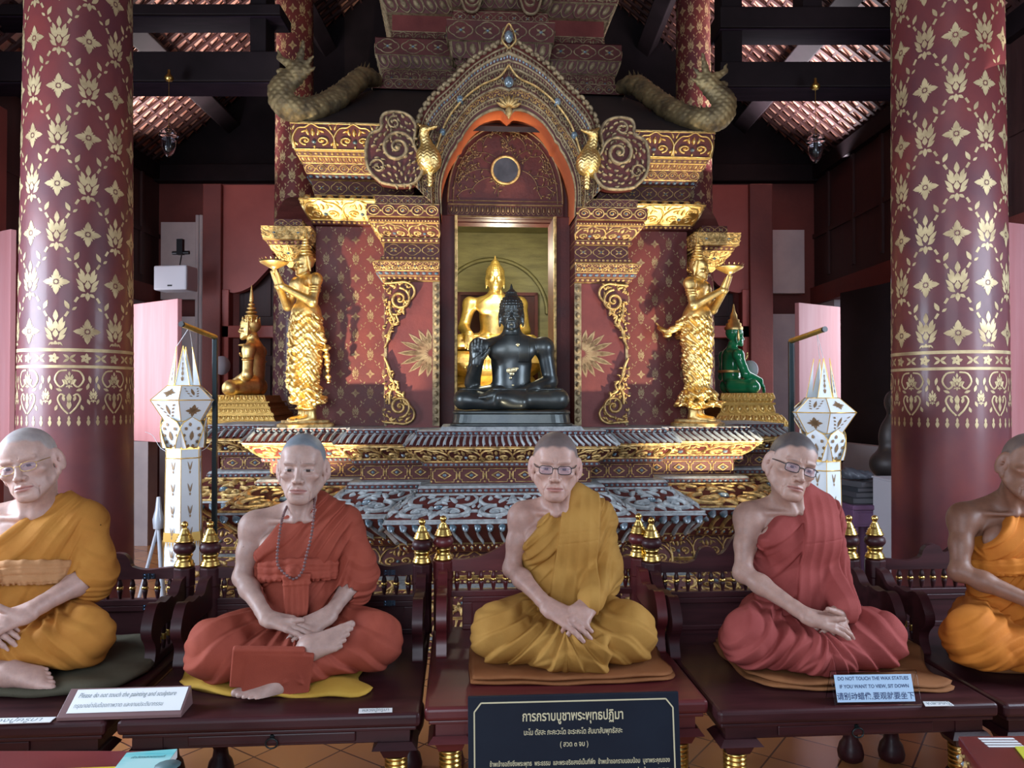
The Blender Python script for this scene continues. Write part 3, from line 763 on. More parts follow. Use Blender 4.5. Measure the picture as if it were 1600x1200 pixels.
def flower(R, x, y, s, mi=1):
    disc(R, x, y, .13*s, mi)
    for k in range(4):
        a = k*PI/2+PI/2; almond(R, x+.17*s*math.cos(a), y+.17*s*math.sin(a), a, .80*s, .46*s, mi)
        for q in (-1, 1): almond(R, x+.18*s*math.cos(a+q*.5), y+.18*s*math.sin(a+q*.5), a+q*.62, .42*s, .17*s, mi)
def bar(R, x0, y0, x1, y1, w, mi=1):
    d = unit([x1-x0, y1-y0]); n = np.array([-d[1], d[0]])*w/2; flatpoly(R, [(x0-n[0], y0-n[1]), (x1-n[0], y1-n[1]), (x1+n[0], y1+n[1]), (x0+n[0], y0+n[1])], mi)
def stencil_cell(p, q, s):
    """diaper unit of width p, height q: buds on the lattice points, flowers between, chains along the diagonals"""
    R = Rel(); bud(R, 0, 0, s); bud(R, p/2, q/2, s); flower(R, 0, q/2, s*.62); flower(R, p/2, 0, s*.62)
    for cx, cy in ((0, 0), (p/2, q/2)):
        for sx in (-1, 1):
            for sy in (-1, 1):
                def T(t): return (cx+sx*p/2*t, cy+sy*q/2*t)
                a, b = T(.30), T(.40); bar(R, *a, *b, s*.11)
                if sy > 0:
                    m = T(.5); almond(R, m[0]-sx*s*.10, m[1]-s*.12, PI/2+sx*.45, s*.46, s*.20); almond(R, m[0]+sx*s*.02, m[1]-s*.16, PI/2-sx*.9, s*.26, s*.13)
    return R
def cyl_map(cx, cy, r, zf=None):
    def f(u, v, h):
        rr = (r if zf is None else zf(v))+h; a = u/r
        return np.stack([cx+rr*np.sin(a), cy-rr*np.cos(a), v], -1)
    return f
def plane_map(o, du, dv, n=None, lean=0):
    o, du, dv = map(lambda a: np.array(a, float), (o, du, dv)); nn = np.cross(du, dv)/np.linalg.norm(np.cross(du, dv)) if n is None else np.array(n, float)
    return lambda u, v, h: o+u[:, None]*du+v[:, None]*dv+h[:, None]*nn
def clip_rel(rel, u0, u1, v0, v1):
    V, F, M = rel.get() if isinstance(rel, Rel) else rel
    c = V[F].mean(1); ok = (c[:, 0] > u0) & (c[:, 0] < u1) & (c[:, 1] > v0) & (c[:, 1] < v1); V = V.copy()
    V[:, 0] = np.clip(V[:, 0], u0, u1); V[:, 1] = np.clip(V[:, 1], v0, v1); return V, F[ok], M[ok]
def grid_rel(cell, p, q, nu, nv, ou=0, ov=0):
    V, F, M = cell.get(); k = len(V); Vs = []; 
    for i in range(nu):
        for j in range(nv): Vs.append(V+[ou+i*p, ov+j*q, 0])
    return np.concatenate(Vs), np.concatenate([F+i*k for i in range(nu*nv)]), np.tile(M, nu*nv)
# raised units, u 0..1, v 0..1 (square-ish), heights relative
def U_scroll(g=True):
    R = Rel(); 
    for q, x in ((1, .0), (-1, 1.0)):
        sp = spiral(x+q*.27, .33, .22, 1.5, PI*.5 if q > 0 else PI*.5, q*1, 26, .10); ridge(R, sp, [.085, .10, .06, .05], .09)
        ridge(R, crv([(x+q*.27, .55), (x+q*.10, .60), (x+q*.02, .80), (x+q*.10, .97)], 12), [.08, .07, .03], .07)
        dome(R, x+q*.27, .33, .05, .05, .10)
        leaf(R, x+q*.45, .15, PI/2-q*.2, .30, .09, .06, bend=q*.8); leaf(R, x+q*.12, .12, PI/2+q*.5, .22, .08, .05, bend=-q*.6)
        leaf(R, x+q*.30, .60, PI/2-q*.1, .34, .09, .06, bend=-q*.9); leaf(R, x+q*.38, .58, PI/2-q*.7, .28, .08, .06, bend=-q*.5)
        leaf(R, x+q*.04, .45, PI/2, .2, .06, .05)
        for a, b, an, L in ((.50, .22, 2.0, .22), (.16, .72, 1.1, .2), (.40, .80, 2.2, .18), (.22, .88, .3, .18), (.07, .30, 2.2, .16), (.30, .05, .9, .2), (.44, .36, 1.2, .2)): leaf(R, x+q*a*.9, b, an if q > 0 else PI-an, L, .085, .07, bend=q*.9)
    dome(R, .5, .50, .07, .07, .09, 2, 8); leaf(R, .5, .60, PI/2, .38, .13, .08); leaf(R, .5, .42, -PI/2, .36, .10, .07)
    ridge(R, [(0, .02), (1, .02)], .05, .05, n=6); ridge(R, [(0, .98), (1, .98)], .05, .05, n=6)
    return R
def U_arab():
    R = Rel()
    ridge(R, crv([(.03, .05), (.0, .45), (.16, .80), (.34, .84), (.5, .98), (.66, .84), (.84, .80), (1.0, .45), (.97, .05)], 30), .06, .08)
    for q in (-1, 1):
        ridge(R, spiral(.5+q*.20, .34, .16, 1.3, -PI/2, q, 20, .15), [.08, .05], .08); dome(R, .5+q*.20, .34, .045, .045, .09)
        leaf(R, .5+q*.08, .50, PI/2-q*.5, .30, .09, .06, bend=q*.7); leaf(R, .5+q*.30, .62, PI/2+q*.9, .2, .08, .06)
        leaf(R, .5+q*.46, .70, PI/2, .26, .07, .06, bend=q*.5); leaf(R, .5+q*.40, .12, PI/2-q*.3, .2, .08, .05)
    dome(R, .5, .30, .06, .07, .09, 2); leaf(R, .5, .45, PI/2, .36, .12, .09); leaf(R, .5, .2, -PI/2, .16, .09, .06)
    ridge(R, [(0, .02), (1, .02)], .05, .05, n=6); ridge(R, [(0, .98), (1, .98)], .04, .05, n=6)
    return R
def U_panel():
    R = Rel(); e = .06
    pts = [(e, .5), (e, .72), (.14, .74), (.16, .90), (.5, .90), (.84, .90), (.86, .74), (1-e, .72), (1-e, .5), (1-e, .28), (.86, .26), (.84, .10), (.5, .10), (.16, .10), (.14, .26), (e, .28), (e, .5)]
    ridge(R, pts, .05, .05)
    ridge(R, [(.27, .5), (.5, .72), (.73, .5), (.5, .28), (.27, .5)], .09, .07); dome(R, .5, .5, .08, .10, .08, 2)
    for y in (.0, 1.0): dome(R, 0, .5, .03, .14, .04); dome(R, 0, .12+y*.76, .05, .07, .06)
    return R
def U_quat():
    R = Rel(); a = np.linspace(0, 2*PI, 33); r = .36+.07*np.abs(np.cos(2*a))
    ridge(R, np.stack([.5+r*np.cos(a)*1.05, .5+r*np.sin(a)], 1), .06, .06)
    for k in range(4): leaf(R, .5, .5, k*PI/2+PI/4, .26, .13, .07)
    dome(R, .5, .5, .08, .08, .09, 2)
    return R
def U_bead(mi=2):
    R = Rel(); dome(R, .5, .5, .34, .34, .30, mi, 8); return R
def U_petal():
    R = Rel(); ridge(R, crv([(.06, 1), (.03, .5), (.2, .2), (.5, .03), (.8, .2), (.97, .5), (.94, 1)], 16), .10, .12); dome(R, .5, .60, .24, .34, .14, 1, 8); return R
def U_flute():
    R = Rel(); ridge(R, crv([(.30, 1), (.42, .5), (.75, .02)], 8), [.34, .42, .34], .22, 1); return R
def U_rib():
    R = Rel(); dome(R, .5, .86, .30, .13, .25, 2, 8); ridge(R, crv([(.36, .72), (.40, .45), (.72, .05)], 8), .20, .16, 1); return R
def U_ring():
    R = Rel(); a = np.linspace(0, 2*PI, 21); ridge(R, np.stack([.5+.40*np.cos(a), .5+.40*np.sin(a)], 1), .10, .08)
    ridge(R, spiral(.5, .5, .26, 1.2, 0, 1, 16, .2), .08, .07); dome(R, .5, .5, .08, .08, .08, 2); dome(R, 0, .5, .07, .12, .07); return R
def U_drop():
    R = Rel(); leaf(R, .5, .95, -PI/2, .85, .42, .2, 1); dome(R, .5, .62, .14, .18, .26, 2); dome(R, 0, .85, .12, .12, .12, 1); return R
UN = dict(scroll=U_scroll(), arab=U_arab(), panel=U_panel(), quat=U_quat(), bead=U_bead(), gbead=U_bead(1), petal=U_petal(), flute=U_flute(), rib=U_rib(), ring=U_ring(), drop=U_drop())
def strip_on(mb, kind, A, B, C, D, aspect=None, mats=(0, 1, 2, 3), hs=1.0, flip=True, gm=None):
    """relief row on the face A(bottom left) B(bottom right) C(top right) D(top left), repeated to fit"""
    A, B, C, D = (np.array(x, float) for x in (A, B, C, D)); H = np.linalg.norm((D+C)/2-(A+B)/2); L = np.linalg.norm((B+C)/2-(A+D)/2)
    if L < H*.25: return
    asp = aspect or dict(scroll=1.75, arab=1.45, panel=1.7, quat=1.35, bead=1.25, gbead=1.3, petal=.85, flute=.50, rib=.42, ring=1.15, drop=.85)[kind]
    n = max(1, int(round(L/(H*asp)))); V, F, M = tile_strip(UN[kind], n)
    nn = np.cross(B-A, D-A); nn /= np.linalg.norm(nn)+1e-9
    def fn(u, v, h):
        u = (u/n)[:, None]; v = v[:, None]
        return (A*(1-u)+B*u)*(1-v)+(D*(1-u)+C*u)*v+nn*(h*H*hs)[:, None]
    if gm is not None: M = np.where(M == 1, gm, M)
    place(mb, (V, F, M), fn)
def offs(poly, o):
    """rectilinear open polyline of plan points moved outward by o (outward = left-hand side when walking)"""
    P = np.array(poly, float); n = len(P); out = []
    for i in range(n):
        nr = []
        for a, b in ((i-1, i), (i, i+1)):
            if a < 0 or b >= n: continue
            d = P[b]-P[a]; d /= np.linalg.norm(d)+1e-9; nr.append(np.array([d[1], -d[0]]))
        if len(nr) == 1: v = nr[0]
        else: v = nr[0]+nr[1] if abs(np.dot(nr[0], nr[1])) < .5 else nr[0]
        out.append(P[i]+v*o)
    return np.array(out)
def moulding(mb, poly, levels, relief=None, m0=0, gm=None, cap=None):
    """levels: list of (z, offset, material, relief kind between this level and the next or None)"""
    rings = [np.c_[offs(poly, o), np.full(len(poly), z)] for z, o, *_ in levels]
    for k in range(len(levels)-1):
        a, b = rings[k], rings[k+1]; n = len(a); mi = levels[k][2]
        V = np.concatenate([a, b]); F = [(i, i+1, n+i+1, n+i) for i in range(n-1)]
        if levels[k][0] > levels[k+1][0]: F = [f[::-1] for f in F]
        mb.add(V, F, mi)
        kind = levels[k][3] if len(levels[k]) > 3 else None
        if kind:
            for i in range(n-1):
                A, B, C, D = a[i], a[i+1], b[i+1], b[i]
                if levels[k][0] > levels[k+1][0]: A, B, C, D = b[i], b[i+1], a[i+1], a[i]
                nrm = np.cross(B-A, D-A)
                if nrm[1] > 1e-4 and abs(nrm[0]) < nrm[1]: continue      # faces away from the hall's front
                g_ = gm
                if gm == 'podium': g_ = 3 if (kind == 'flute' or (kind in ('scroll', 'rib') and abs((A+B)[0])/2 < 1.3 and levels[k][0] > .5)) else None  # central bays silver: cool daylight put into the relief colour
                strip_on(mb, kind, A, B, C, D, gm=g_)
    if cap: 
        top = rings[0][:, :2]; mb_poly = np.c_[top, np.full(len(top), levels[0][0])]; mb.add(mb_poly, [tuple(range(len(top)))], cap-1)
def sym(left): 
    """front-left corner points (from the outside towards the middle) mirrored to the right"""
    return list(left)+[(-x, y) for x, y in left[::-1]]
# ---------------------------------------------------------------- the shrine
AX = (-.030, 5.0); AROT = math.radians(4)
def AW(x, y, z=0):
    c, s = math.cos(AROT), math.sin(AROT); return (AX[0]+x*c-y*s, AX[1]+x*s+y*c, z)
def AP(px, py, ay):
    """shrine-local x, z seen at a photo pixel on the plane y = ay"""
    a = (px-800)/FPX; b = -(py-600)/FPX; d = np.array([a, _cp-b*_sp, _sp+b*_cp]); c, s = math.cos(AROT), math.sin(AROT)
    # plane: -x*s + y*c with shrine origin
    n = np.array([-s, c]); t = (ay+np.dot(n, AX))/(n[0]*d[0]+n[1]*d[1]); X, Y = d[0]*t-AX[0], d[1]*t-AX[1]
    return (X*c+Y*s, CZ+d[2]*t)
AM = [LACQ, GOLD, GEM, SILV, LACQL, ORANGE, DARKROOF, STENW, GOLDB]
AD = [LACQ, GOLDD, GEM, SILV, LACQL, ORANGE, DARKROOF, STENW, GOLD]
shrine = empty('shrine', (AX[0], AX[1], 0), AROT, label='carved red and gold gilded shrine tower with arched niche behind the row of statues', cat='shrine')
BC = 1.60   # centre of the shrine along its depth
left = [(-1.97, 2.7), (-1.97, .60), (-1.50, .60), (-1.50, .06), (-.90, .06), (-.90, -.14), (-.46, -.14), (-.46, -.36)]
PL = sym(left)
base_lv = [(1.240, .10, 3, None), (1.236, .10, 0, 'bead'), (1.210, .095, 3, None), (1.206, .115, 0, 'flute'), (1.150, .165, 1, None), (1.140, .160, 0, 'arab'), (1.055, .055, 1, None), (1.048, .065, 0, 'bead'), (1.024, .065, 1, None),
           (1.018, .020, 0, 'panel'), (.920, .020, 3, None), (.914, .085, 3, None), (.900, .095, 0, 'bead'), (.872, .095, 1, None), (.866, .10, 0, 'scroll'), (.735, .275, 3, None), (.722, .285, 0, 'rib'),
           (.600, .190, 1, None), (.592, .20, 0, 'drop'), (.545, .17, 1, None), (.535, .10, 0, 'arab'), (.390, .12, 1, None), (.380, .16, 0, 'gbead'), (.355, .16, 3, None), (.345, .22, 0, 'scroll'), (.20, .30, 1, None), (.19, .30, 0, 'petal'), (.11, .34, 3, None), (.10, .36, 0, 'quat'), (.0, .38, 0, None)]
# a slight step: outer bays sit a little lower, like the photo
mb = MB(); moulding(mb, PL, base_lv, gm='podium')
top = offs(PL, .10); mb.add(np.c_[top, np.full(len(top), 1.240)], [tuple(range(len(top)))], 3)
mb.build('podium', AM, shrine)
mb = MB(); moulding(mb, sym([(-.385, .0), (-.385, -.42)]), [(1.262, .03, 3, None), (1.241, .045, 3, None), (1.24, .045, 3, None)]); T_ = offs(sym([(-.385, .0), (-.385, -.42)]), .03)
mb.add(np.c_[T_, np.full(4, 1.262)], [(0, 1, 2, 3)], 3); mb.build('niche_sill', AM, shrine, bevel=.004)
# --- central pilasters with capitals and scroll ornament
def pilaster(q):
    mb = MB(); xa, xb = .44, .79; X0, X1 = (xa, xb) if q > 0 else (-xb, -xa)
    box(mb, X0, X1, 0, .45, 1.24, 2.18, 4)
    P = [(X0, .45), (X0, 0), (X1, 0), (X1, .45)]
    # framing fillets with beads
    for e in ((xa, xa+.045),):
        a, b = (e if q > 0 else (-e[1], -e[0]))
        box(mb, a, b, -.008, 0, 1.25, 2.18, 1); strip = (np.array([b, -.009, 1.26]), np.array([b, -.009, 2.17]), np.array([a, -.009, 2.17]), np.array([a, -.009, 1.26]))
        strip_on(mb, 'gbead', *strip)
    # side toward the wall panel: edge fillet
    a, b = ((xb-.012, xb+.004) if q > 0 else (-xb-.004, -xb+.012)); box(mb, a, b, -.010, .02, 1.25, 2.18, 1)
    # stencilled half flower on the inner side
    R = Rel(); 
    for k in range(7):
        an = math.radians(90+q*-1*0)+0
    cx = q*(xa+.05)
    for i in range(9):
        an = math.radians(-80+20*i); L = .115+.075*math.cos(an)**2
        ang = an if q > 0 else PI-an
        for r_, w_ in ((.02, .032), (.06, .036)): almond(R, cx+math.cos(ang)*r_, 1.72+math.sin(ang)*r_, ang, L*(1 if r_ < .05 else .85), w_, 7)
    place(mb, clip_rel(R, min(cx, cx+q*.23), max(cx, cx+q*.23), 1.3, 2.15), lambda u, v, h: np.stack([u, -.0025+0*u, v], -1), sm=False)
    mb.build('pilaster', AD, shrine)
    # scroll bracket ornaments (upper and lower), thick carved boards on the outer half
    for up in (1, -1):
        R = Rel(); ox = xb
        def M_(x, z): return (q*(ox-x), 1.72+up*z)   # x inward from outer edge, z away from the middle
        out = crv([(.0, .03), (.03, .10), (.045, .17), (.085, .20), (.075, .245), (.115, .27), (.125, .32), (.165, .345), (.19, .385), (.178, .43), (.13, .455), (.07, .45), (.0, .445)], 60)
        O = np.array([M_(a, b) for a, b in out]); mb = MB()
        O2 = O[::-1] if (q*up) > 0 else O
        extrude(mb, [tuple(p) for p in O2], -.030, -.002, 0); place(mb, (lambda r: (ridge(r, O, .016, .014), r)[1])(Rel()), lambda u, v, h: np.stack([u, -.030-h, v], -1))
        ridge(R, np.array([M_(a, b) for a, b in spiral(.095, .345, .072, 1.75, PI*.5, -1, 34, .12)]), [.018, .020, .012], .022)
        dome(R, *M_(.095, .345), .014, .014, .022)
        ridge(R, np.array([M_(a, b) for a, b in crv([(.03, .33), (.035, .26), (.06, .20), (.03, .14), (.012, .06)], 20)]), [.018, .016, .008], .018)
        for a, b, an, L, w_ in ((.13, .24, 2.2, .05, .022), (.085, .255, 1.2, .05, .022), (.06, .235, .7, .05, .020), (.03, .19, 1.6, .06, .02), (.055, .17, .8, .045, .018), (.02, .11, 1.4, .05, .018), (.155, .36, 1.9, .05, .02), (.15, .31, 2.6, .045, .02), (.02, .43, .2, .06, .02), (.012, .38, 1.5, .05, .016), (.165, .41, 2.7, .05, .02), (.075, .205, 2.4, .04, .016), (.012, .27, 1.5, .05, .018)):
            p0 = M_(a, b); p1 = M_(a+math.cos(an)*.01, b+math.sin(an)*.01); aa = math.atan2(p1[1]-p0[1], p1[0]-p0[0]); leaf(R, *p0, aa, L, w_, .016, bend=.9*q*up)
        inn = [(a, b) for a, b in [(.012+.02*(i % 8), .10+.028*(i//8)) for i in range(104)] if (b > .30 and (a-.095)**2+(b-.345)**2 > .080**2 and a < .165) or (b <= .30 and a < .02+.30*(b-.06)*1.15 and a < .10)]
        for n_, (a, b) in enumerate(inn):
            an = n_*2.4; p0 = M_(a, b); leaf(R, *p0, an, .034, .016, .013, bend=1.4*q); 
            if n_ % 3 == 0: dome(R, *p0, .006, .006, .014)
        place(mb, R, lambda u, v, h: np.stack([u, -.030-h, v], -1))
        mb.build('scroll_ornament', AD[:1]+[GOLD]+AD[2:], shrine)
    # capital stack
    mb = MB(); Pq = [(q*.44, .45), (q*.44, .0), (q*.79, .0), (q*.79, .45)]
    if q < 0: Pq = Pq[::-1]
    lv = [(2.722, .07, 1, None), (2.718, .07, 0, 'quat'), (2.660, .06, 1, None), (2.656, .125, 1, None), (2.652, .125, 0, 'ring'), (2.578, .125, 1, None), (2.573, .10, 4, None), (2.560, .11, 0, 'gbead'), (2.545, .11, 1, None), (2.542, .10, 0, 'arab'), (2.462, .012, 1, None), (2.458, .03, 0, 'gbead'), (2.432, .03, 1, None),
          (2.428, .006, 0, 'quat'), (2.345, .006, 1, None), (2.341, .03, 0, 'gbead'), (2.318, .03, 1, None), (2.300, .085, 1, None), (2.297, .085, 0, 'scroll'), (2.245, .065, 1, None), (2.241, .06, 0, 'bead'), (2.215, .045, 1, None), (2.211, .03, 0, 'gbead'), (2.188, .02, 1, None), (2.182, .0, 0, None), (2.178, .0, 0, None)]
    # outward only on the outer side and the front: keep the inner side flush
    mb2 = MB(); lvs = lv
    rings = []
    x_in, x_out = .44, .79
    for z, o, *_ in lvs:
        pts = [(q*x_in, .45), (q*x_in, -o), (q*(x_out+o*.85), -o), (q*(x_out+o*.85), .45)]
        if q < 0: pts = pts[::-1]
        rings.append(np.c_[np.array(pts), np.full(4, z)])
    for k in range(len(lvs)-1):
        a, b = rings[k], rings[k+1]; mb2.add(np.concatenate([a, b]), [(i, i+1, 5+i, 4+i)[::-1] for i in range(3)], lvs[k][2])
        kind = lvs[k][3]
        if kind:
            for i in range(3):
                if (q > 0 and i == 0) or (q < 0 and i == 2): continue
                strip_on(mb2, kind, b[i], b[i+1], a[i+1], a[i])
    mb2.add(rings[0], [(0, 1, 2, 3)], 0)
    mb2.build('capital', [LACQ, GOLD, GEM, SILV, LACQL], shrine)
for q in (-1, 1): pilaster(q)
# --- jambs and lintel frame of the niche
mb = MB()
for q in (-1, 1):
    a, b = sorted((q*.325, q*.44)); box(mb, a, b, .18, .50, 1.24, 2.66, 0)
box(mb, -.345, -.325, .16, .20, 1.24, 2.66, 1); box(mb, .325, .345, .16, .20, 1.24, 2.66, 1)
mb.build('door_jamb', AM, shrine, bevel=.004)
# --- side wall panels with stencilled flowers
cell = stencil_cell(.200, .262, .050)
def wallpanel(q):
    mb = MB(); a, b = sorted((q*.79, q*1.29)); box(mb, a, b, .32, 2.4, 1.24, 2.60, 4)
    g = grid_rel(cell, .200, .262, 4, 7, a-.03, 1.20)
    place(mb, clip_rel(g, a+.005, b-.005, 1.25, 2.64), lambda u, v, h: np.stack([u, .3185+0*u, v], -1), sm=False)
    # the outer flank, seen edge on
    xo = q*1.29; g2 = grid_rel(cell, .200, .262, 6, 7, .35, 1.20)
    place(mb, clip_rel(g2, .34, 1.4, 1.25, 2.64), lambda u, v, h: np.stack([xo+q*.0015+0*u, u, v], -1), sm=False)
    mb.build('stencilled_wall', [STENW if i == 1 else m for i, m in enumerate(AM)], shrine)
    # cornices: lower gold cornice, recessed frieze, upper gold cornice
    mb = MB(); xi, xo = .84, 1.29; lv = [(2.800, .03, 6, None), (2.775, .12, 6, 'gbead'), (2.752, .17, 1, None), (2.748, .165, 8, 'arab'), (2.635, .045, 1, None), (2.630, .05, 0, 'gbead'), (2.606, .04, 0, None), (2.60, .0, 0, None)]
    lv2 = [(3.232, .245, 1, None), (3.224, .245, 0, 'arab'), (3.062, .205, 8, None), (3.054, .19, 0, 'gbead'), (3.032, .175, 8, None), (3.026, .165, 4, 'petal'), (2.998, .13, 1, None), (2.994, .125, 0, 'ring'), (2.940, .095, 1, None), (2.934, .09, 0, 'bead'), (2.906, .07, 1, None), (2.900, .045, 0, 'quat'), (2.815, .015, 1, None), (2.810, .015, 0, None), (2.79, .0, 0, None)]
    for L_, nm in ((lv, 'lower_cornice'), (lv2, 'upper_cornice')):
        mb = MB(); rings = []
        for z, o, *_ in L_:
            pts = [(q*.60, .32-o), (q*(xo+o*.5), .32-o), (q*(xo+o*.5), 2.6+o)]
            if q < 0: pts = pts[::-1]
            rings.append(np.c_[np.array(pts), np.full(3, z)])
        for k in range(len(L_)-1):
            a, b = rings[k], rings[k+1]; mb.add(np.concatenate([a, b]), [(i, i+1, 4+i, 3+i)[::-1] for i in range(2)], L_[k][2])
            if L_[k][3]:
                for i in range(2):
                    A, B, C, D = b[i], b[i+1], a[i+1], a[i]
                    if (i == 1) == (q > 0): # flank: only the front metre shows
                        if q > 0: t = .35; B = A+(B-A)*t; C = D+(C-D)*t
                        else: t = .65; A = A+(B-A)*t; D = D+(C-D)*t
                    strip_on(mb, L_[k][3], A, B, C, D, gm=8 if (nm == 'lower_cornice' or L_[k][0] > 3.1) else None)
        mb.build(nm, AM, shrine)
    # dark roof slab sloping back
    mb = MB(); x1_, x2_ = q*1.41, q*.98
    V = [(0, .085, 3.236), (x1_, .085, 3.236), (x2_, .95, 3.80), (0, .95, 3.80), (x1_, 2.9, 3.236), (x2_, 2.2, 3.80), (0, .085, 3.20), (x1_, .085, 3.20), (x1_, 2.9, 3.20)]
    mb.add(V, [(0, 1, 2, 3), (1, 4, 5, 2), (0, 6, 7, 1), (7, 8, 4, 1)], 6); mb.build('roof_slab', AM, shrine)
for q in (-1, 1): wallpanel(q)
mb = MB(); box(mb, -.8, .8, .36, 2.4, 2.96, 3.30, 0); mb.build('attic_wall', AM, shrine)
# --- corner consoles above the attendants and side porch arches
for q in (-1, 1):
    mb = MB(); px = q*1.45; P = [(px-.13, .62), (px-.13, .16), (px+.13, .16), (px+.13, .62)]
    moulding(mb, P, [(2.62, -.04, 0, 'quat'), (2.565, -.04, 1, None), (2.56, .03, 1, 'scroll'), (2.475, .02, 1, None), (2.47, .0, 0, 'gbead'), (2.445, -.01, 1, 'scroll'), (2.345, -.09, 1, None), (2.31, -.12, 1, None)])
    T_ = offs(P, -.04); mb.add(np.c_[T_, np.full(4, 2.62)], [(0, 1, 2, 3)], 0); mb.build('corner_console', AM, shrine)
    mb = MB(); ys = np.linspace(.55, 2.65, 25); arc = [(y, 2.45+.62*math.sqrt(max(0, 1-((y-BC)/1.05)**2))) for y in ys]
    inner = [(BC+(y-BC)*.80, 2.45+(z-2.45)*.80) for y, z in arc]; x0, x1 = (1.34, 1.64)
    for k in range(24):
        a, b, c_, d = arc[k], arc[k+1], inner[k+1], inner[k]
        for X, mi in ((x1, 0),): mb.add([(q*X, *a), (q*X, *b), (q*X, *c_), (q*X, *d)], [(0, 1, 2, 3)], mi)
        mb.add([(q*x0, *d), (q*x0, *c_), (q*x1, *c_), (q*x1, *d)], [(0, 1, 2, 3)], 5); mb.add([(q*x0, *a), (q*x0, *b), (q*x1, *b), (q*x1, *a)], [(0, 1, 2, 3)], 0)
        mb.add([(q*x0, *a), (q*x0, *b), (q*x0, *c_), (q*x0, *d)], [(0, 1, 2, 3)], 5)
    mb.build('side_porch_arch', AM, shrine)
# --- pediment arch over the niche
IN = [(.43, 2.60), (.432, 2.78), (.405, 2.90), (.365, 2.99), (.335, 3.035), (.325, 3.065), (.30, 3.085), (.285, 3.12), (.22, 3.205), (.13, 3.265), (.05, 3.283), (.022, 3.262), (0, 3.240)]
OUT = [(.61, 2.78), (.625, 2.90), (.615, 3.0), (.595, 3.08), (.57, 3.17), (.54, 3.25), (.47, 3.345), (.36, 3.445), (.235, 3.57), (.10, 3.665), (.03, 3.705), (0, 3.73)]
NA = 120
def archc(pts, q): 
    P = resample(crv(pts, 96), NA); return P*[q, 1]
def arch_half(q):
    I, O = archc(IN, q), archc(OUT, q); yf = -.10; mb = MB()
    def pt(s, t, h):
        """s along 0..1, t across 0..1 (inner to outer)"""
        i = np.clip(s, 0, 1)*(NA-1); a = np.floor(i).astype(int); b = np.minimum(a+1, NA-1); f = (i-a)[:, None]
        Pi = I[a]*(1-f)+I[b]*f; Po = O[a]*(1-f)+O[b]*f; P = Pi*(1-t[:, None])+Po*t[:, None]
        return np.stack([P[:, 0], yf-h, P[:, 1]], -1)
    s = np.linspace(0, 1, NA); ts = [0, .16, .30, .62, .78, 1.0]; hs = [0, .012, .03, .03, .05, .02]
    G = np.concatenate([pt(s, np.full(NA, t), np.full(NA, h)) for t, h in zip(ts, hs)])
    F = [(k*NA+i, k*NA+i+1, (k+1)*NA+i+1, (k+1)*NA+i) for k in range(5) for i in range(NA-1)]
    mb.add(G, F, 0)
    back = np.concatenate([np.c_[I[:, 0], np.full(NA, .34), I[:, 1]], np.c_[I[:, 0], np.full(NA, yf), I[:, 1]]]); mb.add(back, [(i, i+1, NA+i+1, NA+i) for i in range(NA-1)], 5)
    ob = np.concatenate([np.c_[O[:, 0], np.full(NA, .30), O[:, 1]], np.c_[O[:, 0], np.full(NA, yf-.02), O[:, 1]]]); mb.add(ob, [(i, i+1, NA+i+1, NA+i) for i in range(NA-1)], 0)
    hfun = lambda t: np.interp(t, ts, hs)
    for t, w_, h_ in ((.0, .014, .012), (.09, .008, .008), (.165, .010, .010), (.31, .010, .01), (.60, .012, .012), (.70, .008, .008), (.79, .014, .014), (.90, .010, .008)):
        R = Rel(); ridge(R, np.stack([np.linspace(0, 1, 70), np.full(70, t)], 1), .06, 1, 1)
        V, Fq, Mq = R.get(); L_ = 1.5; V = V.copy(); dt = (V[:, 1]-t)/.06; place(mb, (V, Fq, Mq), lambda u, v, h: pt(u, np.full(len(u), t)+dt*w_/.22, hfun(t)+h*h_))
    def row(kind, t0, t1, n, hsc, s0=0, s1=1, gm=None):
        V, Fq, Mq = tile_strip(UN[kind], n); Mq = np.where(Mq == 1, gm, Mq) if gm else Mq
        place(mb, (V, Fq, Mq), lambda u, v, h: pt(s0+(s1-s0)*u/n, t0+(t1-t0)*v, hfun(t0+(t1-t0)*v)+h*hsc))
    row('gbead', .095, .16, 44, .02); row('scroll', .32, .59, 10, .16); row('gbead', .61, .69, 52, .02); row('bead', .71, .78, 46, .02); row('arab', .17, .30, 16, .10, gm=8)
    row('gbead', .80, .89, 40, .02)
    # flame leaves along the outer edge
    R = Rel()
    for k in range(26):
        i = int(6+k*(NA-12)/25); p = O[i]; d = O[min(i+2, NA-1)]-O[i-2]; an = math.atan2(d[1], d[0]); o_ = 1 if q < 0 else -1
        leaf(R, p[0], p[1], an+o_*.75, .062, .034, .022, bend=-o_*1.3); dome(R, p[0], p[1], .016, .016, .02)
    place(mb, R, lambda u, v, h: np.stack([u, yf-.02-h, v], -1))
    return mb
for q in (-1, 1): arch_half(q).build('arch_pediment', AD, shrine)
